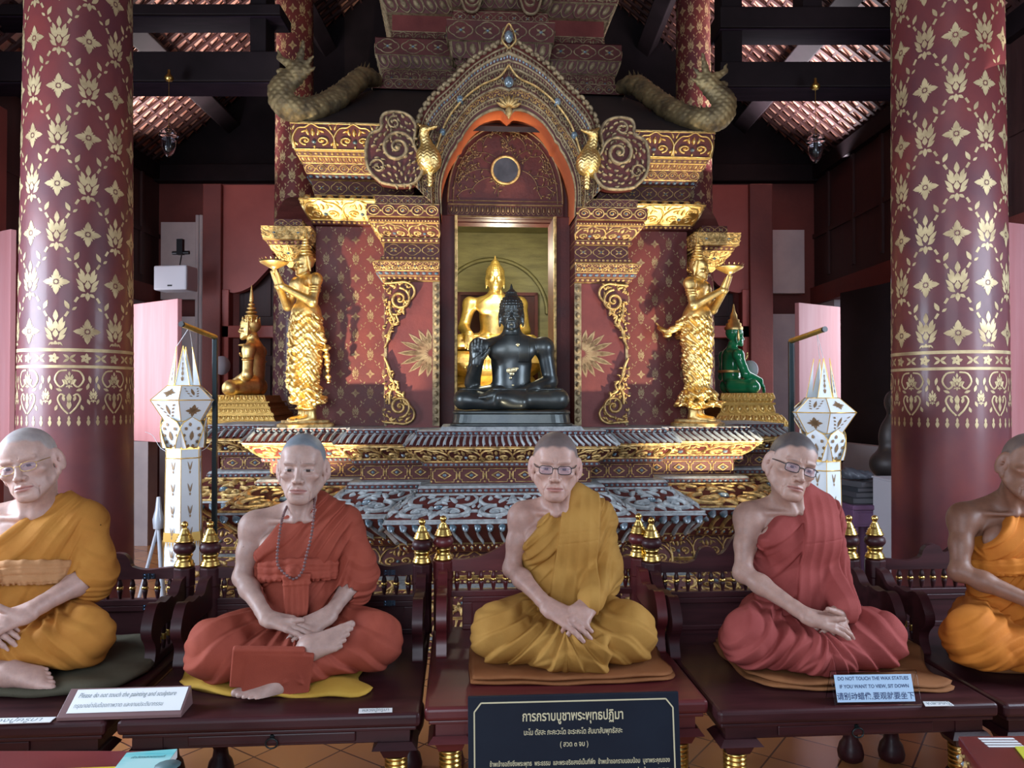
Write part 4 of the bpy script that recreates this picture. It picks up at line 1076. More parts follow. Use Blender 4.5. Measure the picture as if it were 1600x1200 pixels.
# finial and gem drops at the centre of the arch
mb = MB(); R = Rel(); dome(R, 0, 3.73, .028, .042, .03, 2, 10); ridge(R, crv([(0, 3.65), (-.042, 3.70), (-.034, 3.75), (0, 3.81), (.034, 3.75), (.042, 3.70), (0, 3.65)], 24), .012, .016)
for x, z, r in ((0, 3.44, .030), (-.31, 3.32, .022), (.31, 3.32, .022), (-.42, 3.11, .020), (.42, 3.11, .020)): dome(R, x, z, r, r*1.25, .022, 2, 10)
for an in range(-3, 4): leaf(R, 0, 3.27, PI/2+an*.38, .09, .03, .02)
leaf(R, 0, 3.30, -PI/2, .10, .05, .025)
for q in (-1, 1):
    ridge(R, crv([(0, 3.55), (q*.06, 3.47), (q*.18, 3.41), (q*.30, 3.31), (q*.40, 3.17), (q*.46, 3.0)], 30), .014, .014)
place(mb, R, lambda u, v, h: np.stack([u, -.145-h, v], -1)); mb.build('arch_finial', AM, shrine)
# --- acroterion scrolls and guardian birds at the arch feet
for q in (-1, 1):
    mb = MB(); cx, cz = q*.70, 2.975
    out = crv([(.10, -.20), (.175, -.12), (.195, .0), (.17, .10), (.105, .135), (.10, .20), (.075, .235), (.0, .245), (-.075, .22), (-.115, .15), (-.10, .05), (-.14, -.03), (-.155, -.12), (-.10, -.20), (.0, -.215), (.10, -.20)], 80)
    O = np.array([(cx+q*a, cz+b) for a, b in out[:-1]]); O2 = O if q < 0 else O[::-1]
    extrude(mb, [tuple(p) for p in O2[::-1]], -.17, -.05, 0); R = Rel(); ridge(R, np.vstack([O, O[:1]]), .022, .02)
    def S_(x, z): return (cx+q*x, cz+z)
    ridge(R, np.array([S_(a, b) for a, b in spiral(.0, .02, .105, 1.8, PI*.9, -1, 40, .12)]), [.024, .026, .014], .026); dome(R, *S_(0, .02), .02, .02, .03)
    for k in range(64):
        a = k*2.4; r_ = .03+.165*math.sqrt(k/64); x, z = r_*math.cos(a)*.9, r_*math.sin(a)*1.15; p0 = S_(x, z); leaf(R, *p0, a+1.2, .046, .021, .02, bend=1.5*q); (dome(R, *p0, .008, .008, .02) if k % 3 == 0 else None)
    ridge(R, np.array([S_(a, b) for a, b in spiral(.12, -.10, .05, 1.3, 0, 1, 20, .2)]), .016, .02); ridge(R, np.array([S_(a, b) for a, b in spiral(.02, .175, .045, 1.3, 2, -1, 20, .2)]), .016, .02)
    place(mb, R, lambda u, v, h: np.stack([u, -.17-h, v], -1)); mb.build('acroterion_scroll', AD, shrine)
    o = [('add', s_ell((q*.505, -.17, 2.93), (.075, .07, .090), rotm(0, q*.4, 0)), .01), ('add', s_cap((q*.50, -.18, 2.97), (q*.535, -.19, 3.07), .040, .026), .02), ('add', s_ell((q*.53, -.20, 3.10), (.030, .032, .028)), .015),
         ('add', s_cap((q*.515, -.215, 3.10), (q*.455, -.225, 3.115), .014, .006), .01), ('add', s_cap((q*.54, -.19, 3.12), (q*.575, -.17, 3.15), .012, .004), .01), ('add', s_cap((q*.52, -.14, 2.90), (q*.60, -.13, 2.82), .04, .015), .02), ('add', s_cap((q*.50, -.17, 2.88), (q*.495, -.17, 2.77), .016, .014), .01)]
    o.append(('mod', lambda p, d: (d-.004*np.abs(np.sin(p[..., 2]*150+np.sin(p[..., 0]*150)*1.2))).astype(f32), 0))
    sdf_obj('guardian_bird', o, (q*.53-.15, -.30, 2.70), (q*.53+.15, -.03, 3.22), .0042, GOLDB, shrine)
TYG = mat('thin_tarnished_gold', (.30, .20, .10), .5, .6, (.14, .075, .04), nscale=24)
# --- tympanum panel with round mirror
mb = MB(); arcp = [(-.395, 2.655)]+[(-.395+0*1, 2.75)]+[(.395*math.cos(PI-a), 2.75+.53*math.sin(a)**.9) for a in np.linspace(.08, PI-.08, 40)]+[(.395, 2.75), (.395, 2.655)]
extrude(mb, arcp[::-1], .20, .24, 0)
R = Rel(); ridge(R, np.array([(x*.99, z) for x, z in arcp[1:-1]]), .014, .010); ridge(R, np.array([(x*.90, 2.75+(z-2.75)*.93) for x, z in arcp[1:-1]]), .008, .008)
for z, w_ in ((2.66, .012), (2.74, .012), (2.765, .006)): ridge(R, [(-.39, z), (.39, z)], w_, .012, n=8)
rr = random.Random(3)
def vine(x, z, a, L, dep=0):
    pts = []; x_, z_, a_ = x, z, a; cv = rr.choice((-1, 1))*rr.uniform(5, 11)
    for i in range(14):
        if (x_/.345)**2+(max(0, z_-2.78)/.475)**2 > 1 or z_ < 2.785 or x_*x_+(z_-2.975)**2 < .10**2: break
        pts.append((x_, z_)); x_ += math.cos(a_)*L/14; z_ += math.sin(a_)*L/14; a_ += cv*L/14
        if i % 4 == 2: leaf(R, x_, z_, a_+rr.choice((-1, 1))*1.1, .034, .014, .009)
        if dep < 3 and i in (5, 10): vine(x_, z_, a_-math.copysign(1.2, cv), L*.78, dep+1)
    if len(pts) > 3: ridge(R, pts, .0048, .005); dome(R, *pts[-1], .008, .008, .01)
for k in range(9): vine(.11*math.cos(k*PI/7), 2.975+.11*math.sin(k*PI/7), k*PI/7+rr.uniform(-.5, .5), .20)
for k in range(9): vine(rr.uniform(-.33, .33), rr.uniform(2.79, 3.1), rr.uniform(0, 6), .15, 1)
V_, F_, M_q = tile_strip(UN['petal'], 22)
place(mb, R, lambda u, v, h: np.stack([u, .20-h, v], -1)); place(mb, (V_, F_, M_q), lambda u, v, h: np.stack([-.385+u*.77/22, .198-h*.05, 2.672+v*.055], -1))
tymp = mb.build('tympanum', [LACQ, TYG, GEM, SILV], shrine)
mb = MB(); tube(mb, [(.092*math.cos(t), .19, 2.975+.092*math.sin(t)) for t in np.linspace(0, 2*PI, 40, endpoint=False)], .010, 8, closed=True); lathe(mb, [(.0, 0), (.05, .002), (.088, .0)], (0, .186, 2.975), 40, 1, ax='y')
mb.build('round_mirror', [GOLD, mat('clouded_mirror', (.17, .15, .15), .22, .8, (.09, .08, .08), nscale=12)], tymp)
# wall behind the arch, around the tympanum
mb = MB(); box(mb, -.46, .46, .26, .34, 2.655, 3.40, 0); mb.build('niche_lintel', AM, shrine)
# --- niche chamber
NICHE = mat('gilded_niche_wall', (.42, .38, .18), .5, .35, (.26, .24, .12), nscale=5, sc3=(1, 1, 7), bump=.3, bscale=40)
mb = MB(); x0, x1, y0, y1, z0, z1 = -.62, .62, .50, 2.1, 1.24, 2.95
mb.add([(x0, y0, z0), (x0, y1, z0), (x0, y1, z1), (x0, y0, z1)], [(0, 1, 2, 3)], 0); mb.add([(x1, y0, z0), (x1, y1, z0), (x1, y1, z1), (x1, y0, z1)], [(0, 3, 2, 1)], 0)
mb.add([(x0, y1, z0), (x1, y1, z0), (x1, y1, z1), (x0, y1, z1)], [(0, 1, 2, 3)], 0); mb.add([(x0, y0, z1), (x1, y0, z1), (x1, y1, z1), (x0, y1, z1)], [(0, 1, 2, 3)], 0)
mb.add([(x0, y0, z0), (x1, y0, z0), (x1, y1, z0), (x0, y1, z0)], [(0, 1, 2, 3)], 0)
tube(mb, [(.50*math.cos(a), 2.07, 2.20+.50*math.sin(a)) for a in np.linspace(0, PI, 30)], .02, 8); mb.build('niche_chamber', NICHE, shrine)
mb = MB(); box(mb, -.30, .38, 2.04, 2.08, 1.3, 2.36, 0); box(mb, -.33, -.30, 2.02, 2.08, 1.3, 2.39, 1); box(mb, .38, .41, 2.02, 2.08, 1.3, 2.39, 1); box(mb, -.33, .41, 2.02, 2.08, 2.36, 2.39, 1); mb.build('niche_back_door', [LACQ, LACQL], shrine)
mb = MB()
for q in (-1, 1): box(mb, *sorted((q*.44, q*.62)), .34, .52, 1.24, 2.95, 0)
box(mb, -.62, .62, .40, .52, 2.66, 2.95, 0); mb.build('niche_inner_frame', AM, shrine)
# --- tower tiers above the roof
mb = MB(); tl = sym([(-.93, 2.3), (-.93, .97), (-.35, .97), (-.35, .87)])
moulding(mb, tl, [(4.205, .02, 0, None), (4.20, .03, 0, 'quat'), (4.075, .03, 1, None), (4.07, .02, 0, 'petal'), (3.985, -.01, 1, None), (3.98, -.02, 0, 'arab'), (3.885, -.02, 1, None), (3.88, .05, 1, None), (3.875, .05, 0, 'ring'), (3.80, .05, 0, None)])
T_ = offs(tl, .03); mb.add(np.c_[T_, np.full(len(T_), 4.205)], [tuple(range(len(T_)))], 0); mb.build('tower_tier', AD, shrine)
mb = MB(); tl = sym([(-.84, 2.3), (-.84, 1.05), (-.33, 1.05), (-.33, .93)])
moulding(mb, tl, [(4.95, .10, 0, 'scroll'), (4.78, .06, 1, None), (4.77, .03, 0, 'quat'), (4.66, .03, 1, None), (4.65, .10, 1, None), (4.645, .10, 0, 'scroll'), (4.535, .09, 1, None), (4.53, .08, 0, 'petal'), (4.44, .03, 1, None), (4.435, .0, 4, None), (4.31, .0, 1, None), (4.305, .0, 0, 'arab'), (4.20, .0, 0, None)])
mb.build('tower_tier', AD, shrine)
mb = MB(); tl = sym([(-.36, 1.2), (-.36, .80)])
moulding(mb, tl, [(4.36, .0, 1, None), (4.355, .0, 0, 'quat'), (4.275, .0, 1, None), (4.27, .05, 1, None), (4.265, .05, 0, 'quat'), (4.12, .04, 1, None), (4.115, .02, 0, 'petal'), (4.0, .0, 0, None)])
T_ = offs(tl, .0); mb.add(np.c_[T_, np.full(4, 4.36)], [(0, 1, 2, 3)], 0); mb.build('tower_dormer', AD, shrine)
for q in (-1, 1):
    mb = MB(); R = Rel(); cx, cz = q*.225, 4.47; O = np.array([(cx+.085*math.cos(a)*(1+.1*math.sin(3*a)), cz+.14*math.sin(a)) for a in np.linspace(0, 2*PI, 30, endpoint=False)])
    extrude(mb, [tuple(p) for p in O], .76, .82, 0); ridge(R, np.vstack([O, O[:1]]), .02, .018); ridge(R, spiral(cx, cz-.04, .06, 1.5, 0, q, 24, .15), .018, .02); leaf(R, cx, cz+.03, PI/2, .09, .04, .02)
    place(mb, R, lambda u, v, h: np.stack([u, .76-h, v], -1)); mb.build('tower_scroll', AD, shrine)
NAG = mat('dusty_gold_scales', (.40, .31, .15), .45, .6, (.13, .10, .06), nscale=9, lo=.4, hi=.65, rvar=.3)
# --- naga serpents lying on the roof hips
for q in (-1, 1):
    body = crv([(q*.95, .86, 3.84), (q*1.02, .72, 3.80), (q*1.08, .58, 3.68), (q*1.16, .40, 3.52), (q*1.25, .22, 3.38), (q*1.35, .10, 3.31), (q*1.44, .07, 3.33), (q*1.475, .07, 3.41), (q*1.45, .08, 3.48), (q*1.39, .09, 3.52)], 60)
    o = []; n = len(body); k = 16; idx = np.linspace(0, n-1, k).astype(int); rad = np.interp(np.linspace(0, 1, k), [0, .1, .5, .75, .9, 1], [.05, .068, .075, .078, .066, .05])
    for i in range(k-1): o.append(('add', s_cap(body[idx[i]], body[idx[i+1]], rad[i], rad[i+1]), .02))
    hd = np.array([q*1.37, .08, 3.56])
    o += [('add', s_ell(hd, (.060, .05, .05)), .03), ('add', s_cap(hd+[q*.02, -.01, .03], hd+[q*.115, -.02, .075], .032, .012), .02), ('add', s_cap(hd+[q*.02, -.01, -.015], hd+[q*.115, -.02, -.005], .024, .010), .015),
          ('add', s_cap(hd+[-q*.01, 0, .04], hd+[-q*.04, .0, .20], .030, .006), .02), ('add', s_cap(hd+[-q*.03, 0, .02], hd+[-q*.10, .0, .10], .024, .005), .02), ('add', s_cap(hd+[-q*.04, 0, -.01], hd+[-q*.11, .0, .03], .022, .005), .02), ('add', s_cap(hd+[q*.10, -.02, .075], hd+[q*.12, -.02, .125], .012, .004), .01)]
    o.append(('mod', lambda p, d: (d-.0045*0-.006*np.abs(np.sin((p[..., 0]+p[..., 2])*62)*np.sin((p[..., 0]-p[..., 2])*62))-.002*np.abs(np.sin(p[..., 2]*120))).astype(f32), 0))
    mb_n = sdf_obj('naga', o, (min(q*.8, q*1.66), -.10, 3.18), (max(q*.9, q*1.72), .98, 4.02), .0062, NAG, shrine)
    R = MB()
    for i in range(4, 46, 2):
        p = body[i]; t = body[i+1]-body[i-1]; t /= np.linalg.norm(t); V = [p+[0, 0, .055]-t*.03+[0, .012, 0], p+[0, 0, .055]+t*.03+[0, .012, 0], p+[0, 0, .055]+[0, -.012, 0], p+[0, 0, .115]-t*.03]
        R.add(V, [(0, 1, 3), (1, 2, 3), (2, 0, 3)], 0)
    R.build('crest', NAG, mb_n)
# ---------------------------------------------------------------- cast Buddha figures
def bface(c, s=1.0, R=None):
    R = rotm() if R is None else R
    return head_ops(R, c, s, 1.25, .3, .97, .97)
def buddha_ops(raised=False, robe=True, curls=True, crown=None, slim=1.0):
    o = []; A = lambda f, k: o.append(('add', f, k)); S = lambda f, k: o.append(('sub', f, k))
    hc = np.array([0, -.01, .60])
    A(s_ell((0, .04, .30), (.125*slim, .085, .17)), .01); A(s_ell((0, .03, .15), (.115*slim, .085, .12)), .05); A(s_ell((0, .03, .41), (.185*slim, .075, .065)), .05)
    for q in (-1, 1): A(s_ell((q*.075, -.015, .365), (.07, .035, .05)), .04); A(s_ell((q*.205*slim, .035, .40), (.058, .058, .060)), .03)
    A(s_cap((0, .03, .42), (0, .015, .52), .056, .050), .04)
    A(s_cap((.21*slim, .03, .38), (.245, .04, .18), .048, .042), .03); A(s_cap((.245, .04, .18), (.07, -.13, .115), .042, .028), .02)
    o.extend(hand_ops((.075, -.13, .118), (-.9, -.12, -.05), (0, -.15, -1), 1, curl=(.1, .15, .1), sc_=.98))
    if raised:
        A(s_cap((-.21, .03, .38), (-.245, .02, .17), .048, .042), .03); A(s_cap((-.245, .02, .17), (-.215, -.085, .285), .042, .026), .02)
        o.extend(hand_ops((-.214, -.090, .290), (.02, -.05, 1), (0, 1, .05), 1, curl=(.05, .08, .05), sc_=.92))
    else:
        A(s_cap((-.21*slim, .03, .38), (-.255, -.02, .20), .048, .040), .03); A(s_cap((-.255, -.02, .20), (-.215, -.185, .135), .040, .027), .02)
        o.extend(hand_ops((-.215, -.188, .135), (0, -.45, -1), (0, -1, .3), 1, curl=(.12, .15, .1), sc_=.95))
    for q in (-1, 1):
        A(s_cap((q*.09, .04, .08), (q*.275, -.09, .068), .085, .062), .03); A(s_ell((q*.29, -.09, .068), (.065, .06, .062)), .03)
        A(s_cap((q*.275, -.10, .060), (-q*.06, -.185, .05+.025*(q > 0)), .056, .042), .02)
    A(s_ell((0, -.05, .05), (.26, .13, .05)), .04)
    o.extend(foot_ops((-.06, -.16, .115), (-1, -.1, .0), (0, -.5, .8), 1, .85))
    o.append(('int', lambda p: (.004-p[..., 2]).astype(f32), .01))
    if robe:   # thin monastic robe leaving the right shoulder bare, with a shoulder flap
        def rb(p, d):
            x, y, z = p[..., 0], p[..., 1], p[..., 2]
            on = sstep(.0, .006, (x+.16)*.62-(z-.30)*.78+.06)*(z > .13)*(z < .47)
            fl = ((x > .045+.0*z) & (x < .115) & (z > .30) & (y < .02)).astype(f32)
            return (d-.0035*on-.005*fl).astype(f32)
        o.append(('mod', rb, 0))
    H = bface(hc, .90)
    def hf(p): return eval_ops(H, p)
    o.append(('add', hf, .01))
    if curls:
        o.append(('add', s_ell(hc+[0, .012, .045], (.073, .086, .078)), .006)); o.append(('add', s_ell(hc+[0, .015, .115], (.036, .038, .042)), .012))
        o.append(('add', s_cap(hc+[0, .015, .145], hc+[0, .015, .19], .016, .004), .008))
        def cu(p, d):
            q = p-hc.astype(f32); line = .030-.10*np.clip(q[..., 1]+.05, 0, .05)*3.2
            m = (q[..., 2] > line) & (q[..., 2] < .155)
            a = np.arctan2(q[..., 0], q[..., 1]-.012)
            return (d-.0045*m*(np.abs(np.sin(a*12))*np.abs(np.sin(q[..., 2]*170+.0)))).astype(f32)
        o.append(('mod', cu, 0))
        for q in (-1, 1): o.append(('add', s_ell(hc+[q*.072, .01, -.045], (.009, .014, .036)), .006))
    if crown:
        for i in range(6):
            z = .07+i*.034; r = .070-.010*i; o.append(('add', s_ell(hc+[0, .015, z], (r, r, .016)), .004))
        o.append(('add', s_cap(hc+[0, .015, .26], hc+[0, .015, .38], .018, .004), .008))
        for q in (-1, 1): o.append(('add', s_cap(hc+[q*.078, .0, -.07], hc+[q*.090, .01, .09], .014, .006), .006))
        for k in range(10):
            a = k*PI/5; o.append(('add', s_cap(hc+np.array([.068*math.sin(a), .012-.074*math.cos(a), .055]), hc+np.array([.070*math.sin(a), .012-.076*math.cos(a), .10]), .010, .003), .004))
        for k in range(9): # necklace and chest ornament
            a = -.9+k*.225; o.append(('add', s_ell((.12*math.sin(a), -.055-.01*math.cos(a)*2, .40-.05*math.cos(a)), (.011, .008, .011)), .003))
        for q in (-1, 1): o.append(('add', s_ell((q*.225, .035, .31), (.052, .052, .012)), .006)); o.append(('add', s_ell((q*.10, -.03, .44), (.06, .05, .012)), .01))
    return o
BRONZE = mat('dark_patinated_bronze', (.050, .060, .062), .27, .7, (.10, .11, .10), nscale=6, lo=.4, hi=.7, rvar=.18, coat=.2)
GREENG = mat('green_glass', (.010, .24, .085), .10, .0, (.015, .32, .12), nscale=4, coat=.8)
STONEB = mat('blue_grey_stone', (.10, .16, .19), .38, .3, (.20, .27, .30), nscale=9, rvar=.2)
PATCH = mat('gold_leaf_patch', (.80, .70, .40), .35, .8)
# dark Buddha on its moulded base, in front of the niche
pos = AW(.012, -.20)
b1 = empty('bronze_buddha', (pos[0], pos[1], 1.262), 0, label='dark bronze seated Buddha with raised palm in front of the shrine niche', cat='statue')
mb = MB(); n = 40
def stadium(w, d, r): 
    P = []
    for cx, cy, a0 in ((w-r, d-r, 0), (-w+r, d-r, PI/2), (-w+r, -d+r, PI), (w-r, -d+r, 1.5*PI)):
        for a in np.linspace(a0, a0+PI/2, 8): P.append((cx+r*math.cos(a), cy+r*math.sin(a)))
    return np.array(P)
def stack(mb, lv, w, d, r, mi=0):
    rings = [np.c_[stadium(w+o, d+o, r), np.full(32, z)] for z, o in lv]; V = np.concatenate(rings); k = len(lv)
    i = np.arange(k-1)[:, None]*32; j = np.arange(32)[None]; j2 = (j+1) % 32
    mb.add(V, np.stack([i+j, i+j2, i+32+j2, i+32+j], -1).reshape(-1, 4), mi, False); mb.add(rings[-1], [tuple(range(32))], mi); mb.add(rings[0], [tuple(range(32))[::-1]], mi)
stack(mb, [(0, 0), (.004, .008), (.014, .008), (.018, -.004), (.072, -.012), (.078, -.004), (.088, -.006), (.094, -.014)], .365, .20, .12); mb.build('statue_base', BRONZE, b1, loc=(0, -.02, 0), bevel=.002)
body_o = sdf_obj('body', buddha_ops(True), (-.38, -.32, -.01), (.38, .16, .82), .0030, BRONZE, b1, loc=(0, 0, .092))
mb = MB(); R = Rel()
for x, z, r in ((-.012, .245, .020), (.018, .25, .018), (.004, .225, .014), (.035, .258, .010), (-.005, .20, .010), (.01, .155, .008), (.04, .405, .012)): dome(R, x, z, r, r*.9, .004, 0, 7)
place(mb, R, lambda u, v, h: np.stack([u, -.058-.02*(v < .3)-h, v], -1)); mb.build('gold_leaf', PATCH, b1, loc=(0, -.022, .092))
# golden Buddha in the niche
BU = buddha_ops(False)
pos = AW(-.02, 1.25)
b2 = empty('golden_buddha', (pos[0], pos[1], 1.24), AROT, label='bright golden seated Buddha deep inside the shrine niche, behind the dark one', cat='statue')
gold_body = sdf_obj('body', BU, (-.38, -.36, -.01), (.38, .16, .82), .0045, GOLDB, b2, loc=(0, 0, .555)); gold_body.scale = (1.0, 1.0, 1.0)
mb = MB(); stack(mb, [(0, .14), (.06, .14), (.07, .06), (.20, .04), (.24, .10), (.27, .11), (.30, .04), (.36, .0), (.40, .05), (.46, .10), (.50, .08), (.555, .03)], .30, .17, .10); 
for k in range(26):
    a = -1.1+k*2.2/25; lathe(mb, [(.0, .40), (.026, .415), (.030, .44), (.02, .475), (0, .50)], (.36*math.sin(a), -.10-.17*math.cos(a*1.1), 0), 8)
mb.build('lotus_throne', GOLDB, b2)
# side Buddhas, turned outwards
CB = sdf_obj('body', buddha_ops(False, robe=False, curls=False, crown=1, slim=.9), (-.38, -.36, -.01), (.38, .16, 1.0), .0042, GOLDB)
def throne(parent, m, steps, w, d):
    mb = MB(); z = 0
    for h, o, o2 in steps:
        hexa(mb, [(-w-o, -d-o, z), (w+o, -d-o, z), (w+o, d+o, z), (-w-o, d+o, z), (-w-o2, -d-o2, z+h), (w+o2, -d-o2, z+h), (w+o2, d+o2, z+h), (-w-o2, d+o2, z+h)])
        if h > .025:
            Bt = [np.array(c) for c in ((-w-o, -d-o, z), (w+o, -d-o, z), (w+o, d+o, z), (-w-o, d+o, z))]; Tp = [np.array(c) for c in ((-w-o2, -d-o2, z+h), (w+o2, -d-o2, z+h), (w+o2, d+o2, z+h), (-w-o2, d+o2, z+h))]
            for i in (3, 0, 1): strip_on(mb, 'petal' if o != o2 else 'drop', Bt[i], Bt[(i+1) % 4], Tp[(i+1) % 4], Tp[i])
        z += h
    mb.build('throne', [m, GOLDB, GOLDB, m], parent); return z
def side_buddha(q, name, label, m, sc_, z0):
    x, y = q*(2.06 if q < 0 else 2.10), BC; p = AW(x, y); r = empty(name, (p[0], p[1], z0), AROT+q*PI/2, label=label, cat='statue')
    return r
TM = mat('ribbed_gold_plinth', (.90, .62, .20), .3, .95, (.55, .36, .10), nscale=30, sc3=(1, 1, 14), bump=.5, bscale=60)
b3 = side_buddha(-1, 'crowned_golden_buddha', 'crowned golden Buddha seated sideways on stepped gold plinth left of the shrine', GOLDB, 1, 1.18)
h = throne(b3, TM, [(.05, .14, .13), (.02, .13, .11), (.035, .11, .085), (.02, .10, .09), (.035, .075, .055), (.015, .06, .06), (.03, .045, .03), (.012, .05, .05), (.05, .02, .0)], .26, .18)
CB.parent = b3; CB.location = (0, 0, h-.004); CB.scale = (.95, .95, .95)
b4 = side_buddha(1, 'green_glass_buddha', 'green glass Buddha with gold crown seated sideways right of the shrine', GREENG, 1, 1.18)
h = throne(b4, TM, [(.05, .16, .15), (.05, .14, .10), (.015, .09, .09), (.07, .07, .05), (.02, .07, .07), (.03, .04, .06), (.05, .07, .05)], .24, .17)
gb = bpy.data.meshes.new('body'); 
g2 = sdf_obj('body', BU[:], (-.38, -.36, -.01), (.38, .16, .82), .0052, GREENG, b4, loc=(0, 0, h-.004)); g2.scale = (.84, .84, .84)
mb = MB(); lathe(mb, [(.072, 0), (.075, .02), (.060, .03), (.062, .05), (.045, .06), (.046, .08), (.030, .09), (.028, .12), (.014, .15), (.004, .21)], (0, .005, .52), 20)
for q in (-1, 1): lathe(mb, [(.0, 0), (.012, .02), (.006, .08), (.0, .10)], (q*.062, -.01, .42), 8)
go1 = mb.build('crown', GOLDB, b4, loc=(0, 0, h-.004)); go1.scale = (1.077, 1.077, 1.077); mb = MB()
for k in range(11): a = -1.2+k*.24; lathe(mb, [(0, 0), (.009, .008), (0, .016)], (.13*math.sin(a), -.05-.03*math.cos(a), .34-.07*math.cos(a)), 8)
lathe(mb, [(.10, 0), (.105, .01), (.10, .02)], (0, .03, .17), 20)
go_ = mb.build('necklace', GOLDB, b4, loc=(0, 0, h-.004)); go_.scale = (1.077, 1.077, 1.077)
# ---------------------------------------------------------------- attendant figures holding offering trays
def attendant_ops(flare=False):
    o = []; A = lambda f, k: o.append(('add', f, k)); hc = np.array([0, -.015, 1.065])
    A(s_ell((0, .0, .86), (.078, .055, .11)), .01); A(s_ell((0, 0, .95), (.125, .055, .05)), .04); A(s_ell((0, .01, .74), (.095, .075, .07)), .04)
    for q in (-1, 1):
        A(s_ell((q*.125, .0, .955), (.042, .042, .044)), .02); e = np.array([q*.165, -.045, .80]); w = np.array([q*.022, -.185, .905])
        A(s_cap((q*.130, .0, .95), e, .034, .030), .02); A(s_cap(e, w, .030, .020), .015)
        for t in (.30, .42, .52):
            c = np.array([q*.130, 0, .95])*(1-t)+e*t; A(s_ell(c, (.041, .041, .008)), .004)
        A(s_cap(w, w+[0, -.028, .075], .018, .011), .01); 
        for k in range(3): A(s_cap(w+[q*.004*k, -.012, .02], w+[-q*.008+q*.012*k, -.045, .095], .008, .005), .003)
        A(s_ell(w, (.026, .026, .012)), .004)
    A(s_cap((0, 0, .96), (0, -.01, 1.02), .034, .032), .02)
    # wrapped skirt with ornament, hem, feet
    for z0, z1, r0, r1 in ((.74, .60, .095, .098), (.60, .42, .098, .088), (.42, .22, .088, .072)): A(s_cap((0, .0, z0), (0, .005, z1), r0, r1), .03)
    if flare:
        A(s_ell((0, -.01, .21), (.12, .12, .045)), .02); A(s_ell((0, -.03, .15), (.125, .135, .02)), .01)
        for q in (-1, 1): A(s_cap((q*.06, .05, .72), (q*.10, .18, .62), .03, .014), .02); A(s_cap((q*.10, .18, .62), (q*.11, .25, .70), .014, .004), .01)
        for a in range(12):
            t = a*PI/6; A(s_cap((.10*math.sin(t), -.11*math.cos(t), .18), (.145*math.sin(t), -.16*math.cos(t), .13), .020, .005), .008)
    else:
        A(s_ell((0, 0, .24), (.10, .10, .05)), .02); A(s_ell((0, .02, .18), (.105, .12, .03)), .02)
        A(s_cap((.03, -.08, .66), (.02, -.105, .25), .020, .022), .02); A(s_cap((-.05, -.07, .62), (-.06, -.09, .28), .014, .016), .02)
        for q in (-1, 1): A(s_cap((q*.07, .03, .68), (q*.12, .08, .52), .022, .010), .02); A(s_cap((q*.12, .08, .52), (q*.10, .11, .30), .014, .006), .02)
    for q in (-1, 1): A(s_cap((q*.045, .01, .18), (q*.045, .01, .07), .036, .034), .015); A(s_cap((q*.045, .02, .055), (q*.05, -.085, .045), .028, .020), .02); A(s_ell((q*.045, .0, .12), (.045, .045, .010)), .006)
    A(s_ell((0, 0, .715), (.105, .085, .020)), .01)
    def orn(p, d):
        x, y, z = p[..., 0], p[..., 1], p[..., 2]; m = sstep(.76, .70, z)*sstep(.10, .16, z); th = np.arctan2(x, -y)
        s = np.abs(np.sin(th*5+1.4*np.sin(z*55)))+np.abs(np.sin(z*62+1.6*np.sin(th*4)))+.6*np.abs(np.sin(th*11+z*90))
        n2 = sstep(.90, .93, z)*sstep(.985, .95, z)*(y < 0)
        return (d-.011*m*(s-1.2)-.003*n2*np.abs(np.sin(th*14))).astype(f32)
    o.append(('mod', orn, 0))
    H = head_ops(rotm(.05, 0, 0), hc, .66, 1.1, .2, 1, 1)
    o.append(('add', lambda p: eval_ops(H, p), .008))
    for i in range(7):
        z = .045+i*.020; r = .054-.0055*i-.004*(i > 2); A(s_ell(hc+[0, .010, z], (r, r*1.08, .011)), .004)
    A(s_cap(hc+[0, .01, .17], hc+[0, .01, .245], .012, .003), .006)
    for q in (-1, 1): A(s_cap(hc+[q*.052, -.005, .045], hc+[q*.062, .01, -.05], .012, .006), .006); A(s_ell(hc+[q*.055, .01, .0], (.010, .018, .03)), .005)
    return o
def attendant(name, q, label, flare):
    p = AW(*((-1.315, .12) if q < 0 else (1.30, .12))); r = empty(name, (p[0], p[1], 1.24), AROT+math.radians(q*50), label=label, cat='statue')
    sdf_obj('body', attendant_ops(flare), (-.24, -.27, .03), (.24, .30, 1.36), .0042, GOLDB, r, loc=(0, 0, .0))
    mb = MB(); stack(mb, [(.0, .02), (.02, .02), (.03, .0), (.045, .0)], .11, .14, .06); mb.build('statue_base', GOLD, r)
    mb = MB(); R = MB(); lathe(mb, [(.012, 0), (.018, .012), (.010, .022), (.045, .04), (.085, .062), (.092, .072), (.07, .066), (.02, .06)], (0, -.225, .985), 24)
    for k in range(18):
        a = k*PI/9; c, s = math.cos(a), math.sin(a); mb.add([(c*.06-s*.012, -.225+s*.06+c*.012, 1.035), (c*.06+s*.012, -.225+s*.06-c*.012, 1.035), (c*.098, -.225+s*.098, 1.075)], [(0, 1, 2), (2, 1, 0)], 0)
    mb.build('offering_tray', GOLDB, r); return r
attendant('attendant_figure', -1, 'golden attendant figure at the left corner of the shrine, holding up an offering tray', False)
attendant('attendant_figure', 1, 'golden attendant figure with armlets and flared hem at the right corner of the shrine', True)
